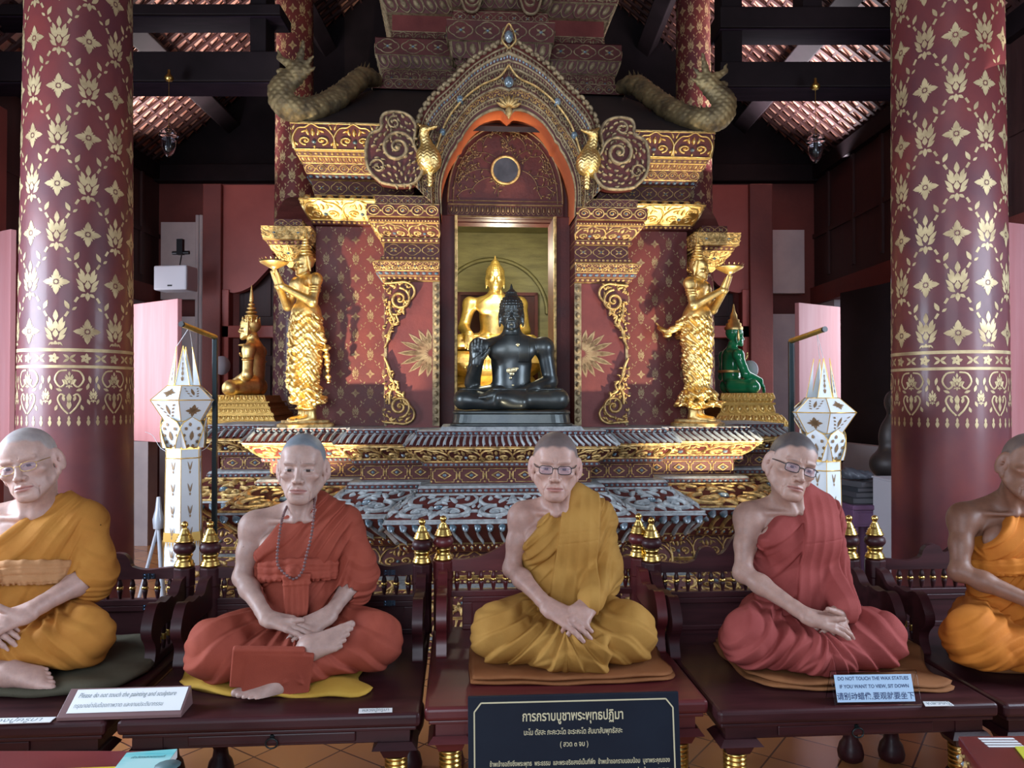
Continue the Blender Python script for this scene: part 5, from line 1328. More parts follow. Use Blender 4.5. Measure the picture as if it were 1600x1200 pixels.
# ---------------------------------------------------------------- the hall
def struct(name, mb, m, bevel=0, parent=None): 
    o = mb.build(name, m, parent, bevel=bevel); 
    if parent is None: o['kind'] = 'structure'
    return o
REDP = mat('red_painted_wood', (.135, .026, .020), .5, 0, (.19, .040, .030), nscale=2.5, rvar=.2, bump=.15, bscale=30)
DKP = mat('dark_brown_boards', (.040, .014, .013), .5, 0, (.065, .024, .022), nscale=3, sc3=(6, 6, .6), rvar=.2)
BLKW = mat('dark_timber', (.006, .003, .004), .65, 0, (.013, .007, .009), nscale=3, spec=.2)
PURP = mat('lit_underside_timber', (.010, .006, .011), .8, 0, (.018, .010, .018), nscale=4, sc3=(1, 6, 6), spec=.1)  # purple tint stands in for light on the beam undersides
WHITEW = mat('white_plaster', (.62, .55, .54), .7, 0, (.50, .44, .45), nscale=3)
PINKS = mat('pink_painted_shutter', (.62, .25, .25), .45, 0, (.70, .34, .35), nscale=2, sc3=(5, 5, .4))
TILE = mat('clay_roof_tile', (.55, .23, .15), .7, 0, (.74, .42, .33), nscale=9, lo=.3, hi=.7)
XL, XR, YB, ZE, SL = -4.15, 3.55, 9.0, 4.15, .80
# floor of glazed clay tiles with joints
m, nt, b = newmat('glazed_floor_tiles'); FLOORM = m
tc = nd(nt, 'ShaderNodeTexCoord'); mp = nd(nt, 'ShaderNodeMapping'); mp.inputs['Rotation'].default_value = (0, 0, .62); br = nd(nt, 'ShaderNodeTexBrick'); br.offset = 0
br.inputs['Scale'].default_value = 1; br.inputs['Brick Width'].default_value = .24; br.inputs['Row Height'].default_value = .24; br.inputs['Mortar Size'].default_value = .004; br.inputs['Mortar Smooth'].default_value = .2
br.inputs['Color1'].default_value = (.52, .23, .085, 1); br.inputs['Color2'].default_value = (.40, .15, .06, 1); br.inputs['Mortar'].default_value = (.10, .04, .025, 1)
nt.links.new(tc.outputs['Object'], mp.inputs[0]); nt.links.new(mp.outputs[0], br.inputs[0]); nt.links.new(br.outputs[0], b.inputs['Base Color']); b.inputs['Roughness'].default_value = .18
mb = MB(); mb.add([(-7, -3, 0), (7, -3, 0), (7, YB+1, 0), (-7, YB+1, 0)], [(0, 1, 2, 3)]); struct('floor', mb, FLOORM)
# small drainage dots of the perforated tiles are modelled as shallow discs near the benches
# side walls: posts, dark upper boards, red rails, openings with shutters
def side_wall(q):
    X = XL if q < 0 else XR; nm = 'wall_left' if q < 0 else 'wall_right'; s = 1 if q < 0 else -1   # s: towards the room
    def bx(mb, y0, y1, z0, z1, t=.06, off=0, mi=0):
        a, b = sorted((X-s*.10+s*off, X+s*t+s*off)); box(mb, a, b, y0, y1, z0, z1, mi)
    mb = MB(); bx(mb, -3, YB, 2.66, 4.5, t=.0, mi=0)
    for y in np.arange(-2.0, YB, .62): bx(mb, y, y+.05, 2.80, 3.95, t=.025, mi=0)
    bx(mb, -3, YB, 3.28, 3.33, t=.02, mi=0); bx(mb, -3, YB, 2.50, 2.70, t=.05, mi=1); bx(mb, -3, YB, 3.95, 4.12, t=.07, mi=2)
    bx(mb, -3, YB, 0, 1.12, t=0, mi=3); bx(mb, -3, YB, 1.10, 1.17, t=.06, mi=3)
    win = [(3.1, 4.3), (5.55, 6.75), (7.55, 8.45)] if q > 0 else [(3.2, 4.4), (5.3, 6.1), (7.0, 8.2)]
    ys = -3
    for a, b_ in win: 
        bx(mb, ys, a, 1.12, 2.55, t=0, mi=(0 if ys < 0 else 1)); ys = b_
    bx(mb, ys, YB, 1.12, 2.55, t=0, mi=3)
    for y in ((2.35, 4.75, 7.05) if q < 0 else (2.35,)): bx(mb, y, y+.22, 0, 4.3, t=.16, mi=1)
    return struct(nm, mb, [DKP, REDP, BLKW, WHITEW])
for q in (-1, 1): side_wall(q)
# back wall
mb = MB(); box(mb, -7, 7, YB, YB+.12, 0, 3.95, 0); box(mb, -7, 7, YB, YB+.12, 3.95, 9, 1); struct('wall_back', mb, [REDP, BLKW])
mb = MB(); box(mb, -5, 5, YB-.14, YB, 3.93, 4.13); struct('trim_1', mb, BLKW, bevel=.01)
# red partition pillars standing before the back wall, with ogee arched frames and dark doors
def partition(q):
    a = -1 if q < 0 else 1; Yp = 7.6; x = lambda px: W(px, 400, Yp)[0]
    px = (316, 345) if q < 0 else (1172, 1208)
    x0, x1 = x(px[0]), x(px[1]); mb = MB(); box(mb, x0, x1, Yp, Yp+.22, 0, 3.55)
    struct('trim_2' if q < 0 else 'trim_3', mb, REDP, bevel=.01)
    inner = x1 if q < 0 else x0; d = 1 if q < 0 else -1; w = 1.35
    # ogee head panel between this pillar and the nave column
    P = [(0, 0), (0, -1.05), (.12, -1.08), (.28, -1.02), (.42, -.88), (.55, -.75), (.75, -.66), (.95, -.62), (1.2, -.60), (w, -.62), (w, 0)]
    zt = 3.55; pts = [(inner+d*u, zt+v) for u, v in crv(P[1:-1], 40)]; poly = [(inner, zt)]+[tuple(p) for p in pts]+[(inner+d*w, zt)]
    mb = MB(); extrude(mb, poly if d > 0 else poly[::-1], Yp+.05, Yp+.14); 
    box(mb, *sorted((inner, inner+d*.07)), Yp+.03, Yp+.16, 0, 2.5); box(mb, *sorted((inner, inner+d*w)), Yp+.03, Yp+.16, 2.02, 2.14); box(mb, *sorted((inner+d*.0, inner+d*w)), Yp+.05, Yp+.14, 0, 1.0)
    struct('wall_partition_left' if q < 0 else 'wall_partition_right', mb, PORT, bevel=.006)
    mb = MB()
    for k in range(3):
        u0 = .10+k*.42; a0, a1 = sorted((inner+d*u0, inner+d*(u0+.38))); box(mb, a0, a1, Yp+.24, Yp+.27, 1.0, 2.9)
        for z0, z1 in ((1.1, 1.75), (1.85, 2.15), (2.25, 2.75)): box(mb, a0+.05, a1-.05, Yp+.225, Yp+.24, z0, z1)
    struct('door_1' if q < 0 else 'door_2', mb, DKP, bevel=.004)
PORT = mat('red_orange_frame_paint', (.30, .055, .040), .45, 0, (.36, .075, .055), nscale=3)
for q in (-1, 1): partition(q)
# white wall bays and boxed rail of the rear corners
mb = MB(); xw0, xw1 = W(250, 400, 8.8)[0], W(322, 400, 8.8)[0]; box(mb, xw0, xw1, 8.82, 8.9, 2.55, 3.44); box(mb, xw0, xw1, 8.82, 8.9, 0, 2.35); struct('wall_bay_left', mb, WHITEW)
mb = MB(); xw0, xw1 = W(1200, 400, 8.8)[0], W(1258, 400, 8.8)[0]; box(mb, xw0, xw1, 8.82, 8.9, 2.62, 3.35); box(mb, xw0, xw1, 8.82, 8.9, 0, 2.38); struct('wall_bay_right', mb, WHITEW)
# pipes beside the left bay
mb = MB()
for k in range(3): x = W(306+k*6, 400, 8.7)[0]; tube(mb, [(x, 8.74, 1.0), (x, 8.74, 3.5)], .022, 8)
struct('trim_4', mb, WHITEW)
# shutters standing open
def shutter(name, px0, px1, Y0, Y1, z0, z1, label, m=PINKS):
    A = np.array(W(px0, 500, Y0)); B = np.array(W(px1, 500, Y1)); d = B[:2]-A[:2]; n = np.array([-d[1], d[0]]); n = n/np.linalg.norm(n)*.02
    P = lambda p, z, s: (p[0]+n[0]*s, p[1]+n[1]*s, z)
    mb = MB(); hexa(mb, [P(A, z0, -1), P(B, z0, -1), P(B, z0, 1), P(A, z0, 1), P(A, z1, -1), P(B, z1, -1), P(B, z1, 1), P(A, z1, 1)]); o = mb.build(name, m, bevel=.004); return tag(o, label, 'shutter', None, None)
def zz(py, Y): return CZ+(617-py)*Y/1200
shutter('window_shutter', 198, 281, 6.9, 6.4, zz(690, 6.65), zz(472, 6.65), 'pink wooden shutter standing open just right of the left round column')
shutter('window_shutter', -60, 20, 5.6, 5.25, zz(695, 5.4), zz(365, 5.4), 'pink wooden shutter at the far left edge of the hall')
shutter('window_shutter', 1245, 1313, 6.45, 6.8, zz(700, 6.6), zz(476, 6.6), 'pink wooden shutter standing open behind the right paper lantern')
shutter('window_shutter', 1562, 1680, 4.55, 4.8, zz(697, 4.65), zz(352, 4.65), 'pink wooden shutter at the far right edge of the hall')
mb = MB(); y = 5.6; box(mb, XL-.02, XL+.35, y, y+.16, 0, 3.6); struct('trim_5', mb, REDP, bevel=.01)
# flat dark sheet standing in for the shade of the right doorway opening
mb = MB(); A = W(1313, 500, 6.25); B = W(1400, 500, 5.6)
mb.add([(A[0], A[1], .9), (B[0], B[1], .9), (B[0], B[1], zz(448, 5.9)), (A[0], A[1], zz(448, 5.9)), (A[0]+.04, A[1]+.05, .9), (B[0]+.04, B[1]+.05, .9), (B[0]+.04, B[1]+.05, zz(448, 5.9)), (A[0]+.04, A[1]+.05, zz(448, 5.9))], [(0, 1, 2, 3), (4, 7, 6, 5), (0, 4, 5, 1), (3, 2, 6, 7), (0, 3, 7, 4), (1, 5, 6, 2)]); struct('doorway_shade_sheet', mb, BLKW)
# low white parapet under it
mb = MB(); A = W(1316, 600, 6.1); B = W(1408, 600, 5.4); n = .05
for z0, z1, e in ((0, .92, 0), (.92, 1.07, .03)):
    hexa(mb, [(A[0], A[1]-e, z0), (B[0], B[1]-e, z0), (B[0]+.1, B[1]+.1, z0), (A[0]+.1, A[1]+.1, z0), (A[0], A[1]-e, z1), (B[0], B[1]-e, z1), (B[0]+.1, B[1]+.1, z1), (A[0]+.1, A[1]+.1, z1)])
struct('baseboard_right', mb, WHITEW)
mb = MB(); A = W(200, 600, 6.2); box(mb, XL+.02, W(232, 600, 7.4)[0], 7.4, 7.6, 0, zz(690, 7.4)); box(mb, W(250, 600, 8.4)[0], W(262, 600, 8.4)[0]+.4, 8.4, 8.5, 0, zz(690, 8.4)); struct('baseboard_left', mb, WHITEW)
# ---- roof: sloping tiled ceiling on battens
def roof(q):
    X = XL if q < 0 else XR; s = 1 if q < 0 else -1; nm = 'ceiling_left' if q < 0 else 'ceiling_right'
    n = np.array([-s*SL, 0, 1.])/math.hypot(SL, 1)   # upward normal of the slope
    u = np.array([s*1., 0, SL])/math.hypot(SL, 1); Ls = 4.6; y0 = -2.5; O = np.array([X-s*.15, 0, ZE-.12])
    def P(a, y, h): return O+u*a+n*h+np.array([0, y, 0])
    mb = MB(); tw, tl = .14, .13; na = int(Ls/tl); ny = int((YB-y0)/tw); rs = np.random.RandomState(3+q)
    for i in range(na):
        for j in range(ny):
            a0 = i*tl; yy = y0+j*tw; j1, j2 = rs.rand()*.010, rs.rand()*.006
            V = [P(a0, yy+.004, .03+j1), P(a0+tl, yy+.004, .055+j1), P(a0+tl, yy+tw-.004+j2, .055+j1), P(a0, yy+tw-.004, .03+j1)]
            mb.v.append(np.array(V)); mb.f.append((np.array([[0, 3, 2, 1]])+mb.n, 0, False)); mb.n += 4
            V2 = [P(a0+.0, yy+.004, .03+j1), P(a0, yy+tw-.004, .03+j1), P(a0, yy+tw-.004, .062+j1), P(a0, yy+.004, .062+j1)]
            mb.v.append(np.array(V2)); mb.f.append((np.array([[0, 3, 2, 1]])+mb.n, 0, False)); mb.n += 4
    V = [P(-.1, y0, .10), P(Ls, y0, .10), P(Ls, YB, .10), P(-.1, YB, .10)]; mb.add(V, [(0, 1, 2, 3)], 1)
    struct(nm, mb, [TILE, BLKW])
    mb = MB()
    k = 0
    for j in range(int((YB-y0)/(tw*1.0))):       # rafters running up the slope
        yy = y0+j*tw-.016
        V = [P(0, yy, .004), P(Ls, yy, .004), P(Ls, yy+.036, .004), P(0, yy+.036, .004), P(0, yy, .03), P(Ls, yy, .03), P(Ls, yy+.036, .03), P(0, yy+.036, .03)]; mb.add(V, BOXF, 0)
    for a in np.arange(tl, Ls, tl):
        V = [P(a-.010, y0, .018), P(a+.010, y0, .018), P(a+.010, YB, .018), P(a-.010, YB, .018), P(a-.010, y0, .035), P(a+.010, y0, .035), P(a+.010, YB, .035), P(a-.010, YB, .035)]; mb.add(V, BOXF, 0)
    struct('ceiling_rafters_left' if q < 0 else 'ceiling_rafters_right', mb, DKP)
    mb = MB()
    for a in (1.15, 2.6): 
        V = [P(a-.09, y0, -.22), P(a+.09, y0, -.22), P(a+.09, YB, -.22), P(a-.09, YB, -.22), P(a-.09, y0, -.036), P(a+.09, y0, -.036), P(a+.09, YB, -.036), P(a-.09, YB, -.036)]; mb.add(V, BOXF, 0)
    struct('trim_6' if q < 0 else 'trim_7', mb, BLKW, bevel=.01)
for q in (-1, 1): roof(q)
mb = MB(); box(mb, -1.1, 1.0, -2.5, YB, 7.2, 7.3); struct('ceiling', mb, BLKW)
# tie beams with posts between the columns and the walls
def beams(q):
    Y = 5.75; f = lambda px, py: W(px, py, Y); mb = MB()
    if q < 0: x0, x1 = XL, W(437, 100, Y)[0]; rows = [(80, 126), (6, 22)]; posts = [(388, 413)]
    else: x0, x1 = W(1126, 100, Y)[0], XR; rows = [(96, 134), (10, 42)]; posts = [(1130, 1162), (1258, 1288)]
    for a, b in rows: box(mb, x0, x1, Y, Y+.30, f(800, b)[2], f(800, a)[2], 0); box(mb, x0, x1, Y+.02, Y+.28, f(800, b)[2]-.012, f(800, b)[2]-.001, 1)  # thin strip under each beam carries the painted lit underside
    for k, (a, b) in enumerate(posts): box(mb, f(a, 0)[0], f(b, 0)[0], Y+.04, Y+.26, f(0, rows[1][1] if k else rows[0][0])[2] if not k else f(0, rows[1][0])[2], 5.6, 0)
    struct('trim_8' if q < 0 else 'trim_9', mb, [BLKW, PURP], bevel=.008)
for q in (-1, 1): beams(q)
# ---------------------------------------------------------------- round columns with gold stencil
COLM = mat('column_lacquer', (.150, .028, .026), .36, 0, (.085, .016, .022), nscale=2.6, lo=.35, hi=.65, rvar=.22, bump=.06, bscale=14, coat=.15)
def column(label, x, y, r0, r1, ztop, zb, ring_h, per, group, front=True):
    """r0 radius at the ornament band, r1 at the top"""
    root = empty('round_column', (x, y, 0), label=label, cat='column', group=group); H = ztop; rf = lambda z: r0+(r1-r0)*np.clip((z-zb)/(H-zb), -.45, 1)
    mb = MB(); zs = np.linspace(0, H, 20); lathe(mb, [(float(rf(z)), z) for z in zs], (0, 0, 0), 64, 0)
    mb.build('shaft', COLM, root)
    n = per; circ = 2*PI*r0; p = circ/n; q = p*1.72; s = p*.375; cell = stencil_cell(p, q, s)
    z0 = zb+ring_h; nv = int((H-z0)/q)+2; g = grid_rel(cell, p, q, n, nv, -circ/2+p*.15, z0+q*.18)
    V, F, M = g; c = V[F].mean(1); ok = (c[:, 1] > z0+.02) & (c[:, 1] < H-.02); mb = MB()
    def cm(u, v, h): a = u/r0; r = rf(v)+.0012+h; return np.stack([r*np.sin(a), -r*np.cos(a), v], -1)
    place(mb, (V, F[ok], M[ok]), cm, sm=True); k = ring_h/.37
    # border lines, flower row, arabesque with fringe
    R = Rel()
    for zc, w_ in ((zb+.365*k, .016*k), (zb+.285*k, .014*k)):
        u = np.linspace(-circ/2, circ/2, 65); V_ = np.concatenate([np.c_[u, np.full(65, zc-w_/2), 0*u], np.c_[u, np.full(65, zc+w_/2), 0*u]]); R.add(V_, [(i, i+1, 66+i, 65+i) for i in range(64)], 1)
    nf = n*4
    for i in range(nf):
        u = -circ/2+(i+.5)*circ/nf; zc = zb+.325*k; 
        if i % 2 == 0:
            for a in range(5): almond(R, u+.004*math.cos(a*1.257), zc+.004*math.sin(a*1.257), PI/2+a*1.257, .026*k, .017*k)
        else:
            for qx in (-1, 1):
                for qy in (-1, 1): almond(R, u, zc, math.atan2(qy*.7, qx), .034*k, .013*k)
    m_ = int(n*4/3); pu = circ/m_
    for i in range(m_):
        u = -circ/2+(i+.5)*pu; z1 = zb+.272*k
        for w_, sg in ((0, 1), (1, -1)): pass
        for qx in (-1, 1):
            ridge(R, crv([(u+qx*.01*k, z1-.005), (u+qx*.045*k, z1-.012*k), (u+qx*.062*k, z1-.05*k), (u+qx*.040*k, z1-.085*k), (u+qx*.020*k, z1-.072*k), (u+qx*.028*k, z1-.05*k)], 16), .0085*k, .0008)
            ridge(R, crv([(u+qx*.004*k, z1-.215*k), (u+qx*.03*k, z1-.185*k), (u+qx*.048*k, z1-.145*k), (u+qx*.035*k, z1-.120*k), (u+qx*.018*k, z1-.13*k)], 14), .0085*k, .0008)
            for a, b_, an, L in ((.030, .105, .4, .03), (.075, .10, 1.3, .035), (.078, .145, -1.2, .03), (.060, .20, 1.9, .03), (.085, .03, -1.4, .04), (.02, .155, 1.3, .03)): almond(R, u+qx*a*k, z1-b_*k, an if qx > 0 else PI-an, L*k, .014*k)
        bud(R, u, z1-.055*k, .046*k); almond(R, u, z1-.115*k, -PI/2, .05*k, .022*k); almond(R, u, z1-.195*k, PI/2, .05*k, .022*k); bud(R, u+pu/2, z1-.13*k, .040*k)
        for j in range(5):
            uu = u-pu/2+(j+.5)*pu/5; almond(R, uu, zb+.030*k, -PI/2, .034*k, .018*k); almond(R, uu, zb+.022*k, PI/2, .026*k, .012*k)
    place(mb, R, cm); mb.build('gold_stencil', STEN, root); return root
xl, xr = W(120, 617, 4.0), W(1483, 617, 4.0)
column('large round red column with gold lotus stencil, left of the shrine and nearest the viewer', xl[0], 4.0, .268, .235, 5.2, 1.30, .375, 6, 'large stencilled columns')
column('large round red column with gold lotus stencil, right of the shrine and nearest the viewer', xr[0], 4.0, .272, .252, 5.2, 1.29, .375, 6, 'large stencilled columns')
a, b = W(459, 500, 7.5), W(1083, 100, 7.5)
column('slender stencilled column behind the left attendant figure', a[0], 7.5, .200, .170, 6.0, 1.02, .30, 6, 'rear stencilled columns')
column('slender stencilled column rising behind the right naga head', b[0], 7.5, .200, .155, 6.0, 1.02, .30, 6, 'rear stencilled columns')
# ---------------------------------------------------------------- row of benches
BR = math.radians(4)
def bench_at(fl, name, w, d, zt, **k):
    return bench(name, (fl[0], fl[1]), BR, w, d, zt, **k)
f2 = WZ(181, 1128, .52); f1 = (f2[0]-1.03, f2[1]-.07)
bench_at(f1, 'bench', 1.0, .80, .52, label='dark red lacquered bench under the statue in amber robe at the far left', wood=WOOD, pw=(.06, .955), group='lacquered benches')
bench_at(f2, 'bench', .86, .80, .52, label='dark red lacquered bench under the statue in rust red robe', wood=WOOD, pw=(.02, .830), group='lacquered benches')
f3 = WZ(663, 1107, .53)
bench_at(f3, 'bench', .852, .80, .53, label='brighter red lacquered bench in the middle of the row, behind the black sign', wood=WOODR, pw=(.04, .82), crest='plain', group='lacquered benches')
f4 = WZ(1123, 1112, .52)
bench_at(f4, 'bench', .865, .82, .52, label='dark lacquered bench under the statue in rose red robe and glasses', wood=WOOD, pw=(.0, .81), group='lacquered benches')
f5 = (f4[0]+.875, f4[1]+.05)
bench_at(f5, 'bench', .95, .82, .52, label='dark lacquered bench under the statue in orange robe at the far right', wood=WOOD, pw=(.035, .90), group='lacquered benches')
# ---------------------------------------------------------------- seated monk statues
AMB = cloth_mat('amber_cloth', (.54, .245, .048), (.46, .19, .035)); RUST = cloth_mat('rust_red_cloth', (.34, .075, .045), (.27, .055, .034)); OCH = cloth_mat('ochre_cloth', (.47, .255, .060), (.40, .20, .042))
ROSE = cloth_mat('rose_red_cloth', (.34, .075, .066), (.27, .052, .046)); ORG = cloth_mat('orange_cloth', (.58, .20, .028), (.48, .15, .02)); TAN = cloth_mat('pale_amber_sash', (.52, .28, .13), (.44, .22, .09))
LENS, nt_, b_l = newmat('spectacle_lens'); b_l.inputs['Base Color'].default_value = (.5, .4, .55, 1); b_l.inputs['Roughness'].default_value = .05; b_l.inputs['Alpha'].default_value = .22
def sashfn(z0, wd, knot, m, bl, tails=True):
    def f(root, robe_m):
        """waist sash: a band round the belly with a knot and hanging tails"""
        o = []; n = 14
        ring = [(bl*(.150)*math.sin(a), .055-bl*.128*math.cos(a), z0+.012*math.cos(a*2)) for a in np.linspace(-1.9, 1.9, n)]
        for i in range(n-1): 
            for dz in (-wd*.5, 0, wd*.5): o.append(('add', s_cap(np.array(ring[i])+[0, 0, dz], np.array(ring[i+1])+[0, 0, dz], .011, .011), .010))
        kx = knot; k = np.array([kx, .055-bl*.135, z0])
        o.append(('add', s_ell(k+[0, -.012, .004], (.024, .020, .022)), .012))
        if tails:
            for dx, L, w_ in ((-.016, .150, .016), (.022, .135, .024), (.006, .17, .012)):
                o.append(('add', s_box(k+[dx, -.012, -L/2], (w_, .007, L/2), .005, rotm(-.05, dx*4, 0)), .008))
        o.append(('mod', lambda p, d: (d-.0035*pleat((p[..., 2]*1.0-z0)*38+snoise(p, 16, 3)*.5)*(p[..., 2] > z0-.035)-.004*pleat(p[..., 0]*55+snoise(p, 14, 4)*.4)*(p[..., 2] < z0-.02)).astype(f32), 0))
        sdf_obj('sash', o, (-.22, -.24, z0-.20), (.22, .14, z0+.07), .0028, m or robe_m, root)
    return f
H1 = [dict(w=(-.080, -.135, .205), d=(.075, -.05, -.030), n=(.1, -.65, .75), thumb=-1, curl=(.18, .25, .2), tdir=(.9, -.10, .08), sc_=1.04),
      dict(w=(.085, -.120, .212), d=(-.070, -.080, -.045), n=(.15, -.60, .75), thumb=1, curl=(.45, .5, .3), tdir=(-.8, -.5, -.05), sc_=1.04)]
def mk(px, Y, zt): return (W(px, 900, Y)[0], Y, zt)
# centre: ochre robe
monk('monk_statue', mk(877, 2.70, .550), 0, 'wax statue of elderly monk in ochre robe and dark rectangular glasses, middle of the row', OCH, dict(
    hands=[dict(w=(-.055, -.165, .205), d=(.075, -.045, -.030), n=(.1, -.65, .75), thumb=-1, curl=(.12, .22, .18), tdir=(.95, -.05, .06), sc_=1.06), dict(w=(.095, -.150, .222), d=(-.070, -.070, -.050), n=(.25, -.60, .7), thumb=1, curl=(.40, .5, .3), tdir=(-.8, -.5, -.25), sc_=1.04)],
    wrR=(-.058, -.163, .208), wrL=(.098, -.148, .225), glasses=(BLACK, LENS, 1), strip=((.012, -.045), (.142, .112), .17), seams=(.43, .395), hrot=(-.05, .03, .03), hc=(-.022, -.02, .655), bz=-.012, wide=1.04, ear=1.08,
    neckline=((.040, .565), (-.150, .350)), lapz=.130, skin=(.47, .315, .275), hair=(.085, .080, .080), hamt=.86, hl=.050, gaunt=1.0, brow=.3,
    lap_extra=[(s_box((.062, -.215, .060), (.080, .028, .062), .02, rotm(.3, 0, -.1)), .012)]))
# second from left: rust robe, beads, cloth on lap, foot on top
def beads_on(root, pts, r, m, pend=True):
    P = resample(crv(pts, 60), 62); mb = MB()
    for p in P: lathe(mb, [(0, -r), (r*.7, -r*.7), (r, 0), (r*.7, r*.7), (0, r)], p, 8, cap=False)
    tube(mb, P, r*.25, 5); mb.build('bead_necklace', m, root)
WBEAD = mat('wooden_beads', (.12, .055, .05), .35, 0, (.22, .12, .12), nscale=60)
m2 = monk('monk_statue', mk(467, 2.62, .535), math.radians(12), 'wax statue of monk in rust red robe with long bead necklace, no glasses', RUST, dict(
    hands=[dict(w=(-.090, -.135, .200), d=(.085, -.030, -.018), n=(.05, -.35, .92), thumb=-1, curl=(.12, .15, .1), tdir=(.92, -.12, .06)), dict(w=(.105, -.110, .195), d=(-.085, -.050, -.030), n=(.0, -.55, .8), thumb=1, curl=(.2, .25, .2), tdir=(-.85, -.35, -.18))],
    wrR=(-.093, -.133, .203), wrL=(.108, -.108, .198), elR=(-.185, .02, .300), elL=(.190, .04, .275), sleeve=.36, shR=(-.155, .055, .462), shL=(.155, .055, .462), neckline=((.030, .575), (-.130, .405)), hrot=(-.10, -.02, .02), hc=(.012, -.01, .668), bz=-.005, gaunt=.9,
    skin=(.43, .315, .285), hair=(.14, .21, .25), hamt=.85, hl=.060, brow=.5, fold=50, amp=.0105, lapz=.125, kx=.255, kdx=.0, seed=4, piv=(.45, .85), bulk=.89,
    feet=[dict(ank=(.045, -.235, .128), toe=(.9, -.05, .42), up=(-.2, -.55, .8), side=1, sc_=.95), dict(ank=(-.05, -.225, .025), toe=(-.86, -.45, .0), up=(.1, -.3, 1), side=-1, sc_=.75)], legs_skin=[((.10, -.15, .11), (.04, -.23, .125), .04, .032)],
    flap=[(s_box((-.075, -.262, .088), (.105, .012, .070), .006, rotm(.35, .10, .06)), .004), (s_box((-.045, -.258, .065), (.10, .012, .075), .006, rotm(.30, .12, .05)), .004)],
    extra_sleeve=[s_ell((.205, .03, .30), (.060, .060, .10))], sash=sashfn(.325, .045, -.010, None, .93)))
beads_on(m2, [(-.040, .045, .540), (-.052, -.045, .500), (-.060, -.085, .43), (-.062, -.100, .37), (-.045, -.105, .34), (-.010, -.110, .315), (.018, -.112, .34), (.030, -.112, .39), (.045, -.105, .45), (.052, -.075, .52), (.050, .0, .570), (.040, .055, .565)], .0052, WBEAD)
# fourth: rose robe, head turned to the right
monk('monk_statue', mk(1247, 2.68, .545), math.radians(3), 'wax statue of monk in rose red robe and dark glasses, head turned right', ROSE, dict(
    hands=[dict(w=(-.045, -.165, .185), d=(.085, -.020, -.020), n=(.05, -.55, .8), thumb=-1, curl=(.2, .3, .3), tdir=(.95, -.1, .10)), dict(w=(.110, -.130, .195), d=(-.080, -.040, -.030), n=(.0, -.75, .6), thumb=1, curl=(.35, .4, .3), tdir=(-.75, -.35, .30))],
    wrR=(-.048, -.163, .188), wrL=(.113, -.128, .198), elR=(-.195, .0, .290), shR=(-.158, .06, .470), shL=(.128, .06, .472), elL=(.135, .03, .27), glasses=(BLACK, LENS, 1), strip=((.020, -.030), (.140, .128), .15), seams=(.405,), hrot=(-.02, .03, .27), hc=(-.028, -.015, .662), bz=0, gaunt=1.2, ear=1.12,
    pec=.45, neckline=((.018, .580), (-.160, .375)), fold=60, seed=9, lapz=.120, kx=.222, low=1, skin=(.42, .285, .245), hair=(.055, .060, .065), hamt=.9, hl=.047, brow=.5, kdx=.0, lamp_=.012))
# far left: larger figure in amber robe with pale sash, gold rimmed glasses, turned to the left
monk('monk_statue', mk(44, 2.60, .56), math.radians(8), 'wax statue of heavy monk in amber robe and thin gold glasses, left edge', AMB, dict(
    hands=[dict(w=(-.070, -.180, .185), d=(.085, -.03, -.025), n=(.05, -.55, .8), thumb=-1, curl=(.2, .3, .3), tdir=(.9, -.2, .15)), dict(w=(.085, -.175, .205), d=(-.085, -.050, -.025), n=(.05, -.65, .75), thumb=1, curl=(.2, .25, .2), tdir=(-.8, -.1, .45), sc_=1.1)],
    wrR=(-.073, -.178, .188), wrL=(.088, -.172, .208), elR=(-.235, .0, .29), elL=(.200, .02, .275), sh=.17, shR=(-.185, .06, .450), shL=(.160, .06, .450), sleeve=.20, glasses=(BRASS, LENS, 0), hrot=(.04, .04, -.24), hc=(.005, -.01, .660), hs=1.04, bz=-.015, bulk=1.04, arm=1.02, neck=1.25, gaunt=.2, wide=1.08, ear=1.1,
    neckline=((.075, .545), (-.150, .330)), fold=46, amp=.0075, seed=2, skin=(.52, .375, .34), hair=(.34, .40, .42), hamt=.6, hl=.058, brow=.12, lapz=.125, kx=.225,
    feet=[dict(ank=(.055, -.245, .038), toe=(.96, -.18, .0), up=(.0, -.5, .8), side=-1)], legs_skin=[((-.08, -.22, .05), (.05, -.245, .04), .042, .034)], extra_sleeve=[s_ell((.195, .03, .30), (.068, .065, .10))], sash=sashfn(.300, .050, -.055, TAN, 1.13, False),
    lap_cut=[(s_ell((.10, -.29, .030), (.17, .07, .055)), .02)]))
# far right: thin dark figure in orange robe
monk('monk_statue', mk(1592, 2.66, .545), math.radians(2), 'wax statue of thin dark skinned monk in bright orange robe, at the right edge', ORG, dict(
    hands=[dict(w=(-.030, -.155, .215), d=(.085, -.020, -.005), n=(.05, -.55, .8), thumb=-1, curl=(.2, .3, .3), tdir=(.95, -.1, .10)), dict(w=(.110, -.130, .215), d=(-.080, -.040, -.010), n=(.0, -.75, .6), thumb=1, curl=(.35, .4, .3), tdir=(-.75, -.35, .30))],
    wrR=(-.033, -.153, .218), wrL=(.113, -.128, .218), elR=(-.215, -.01, .300), shR=(-.165, .055, .470), hrot=(-.16, .0, .26), hc=(.010, -.035, .660), bz=.0, gaunt=1.3, ear=1.15, neckline=((.060, .550), (-.120, .400)), fold=44, seed=6, skin=(.235, .125, .085), hair=(.12, .105, .10), hamt=.8, hl=.055, brow=.5, lapz=.130, kx=.235, sash=sashfn(.315, .03, .03, None, .95, True)))
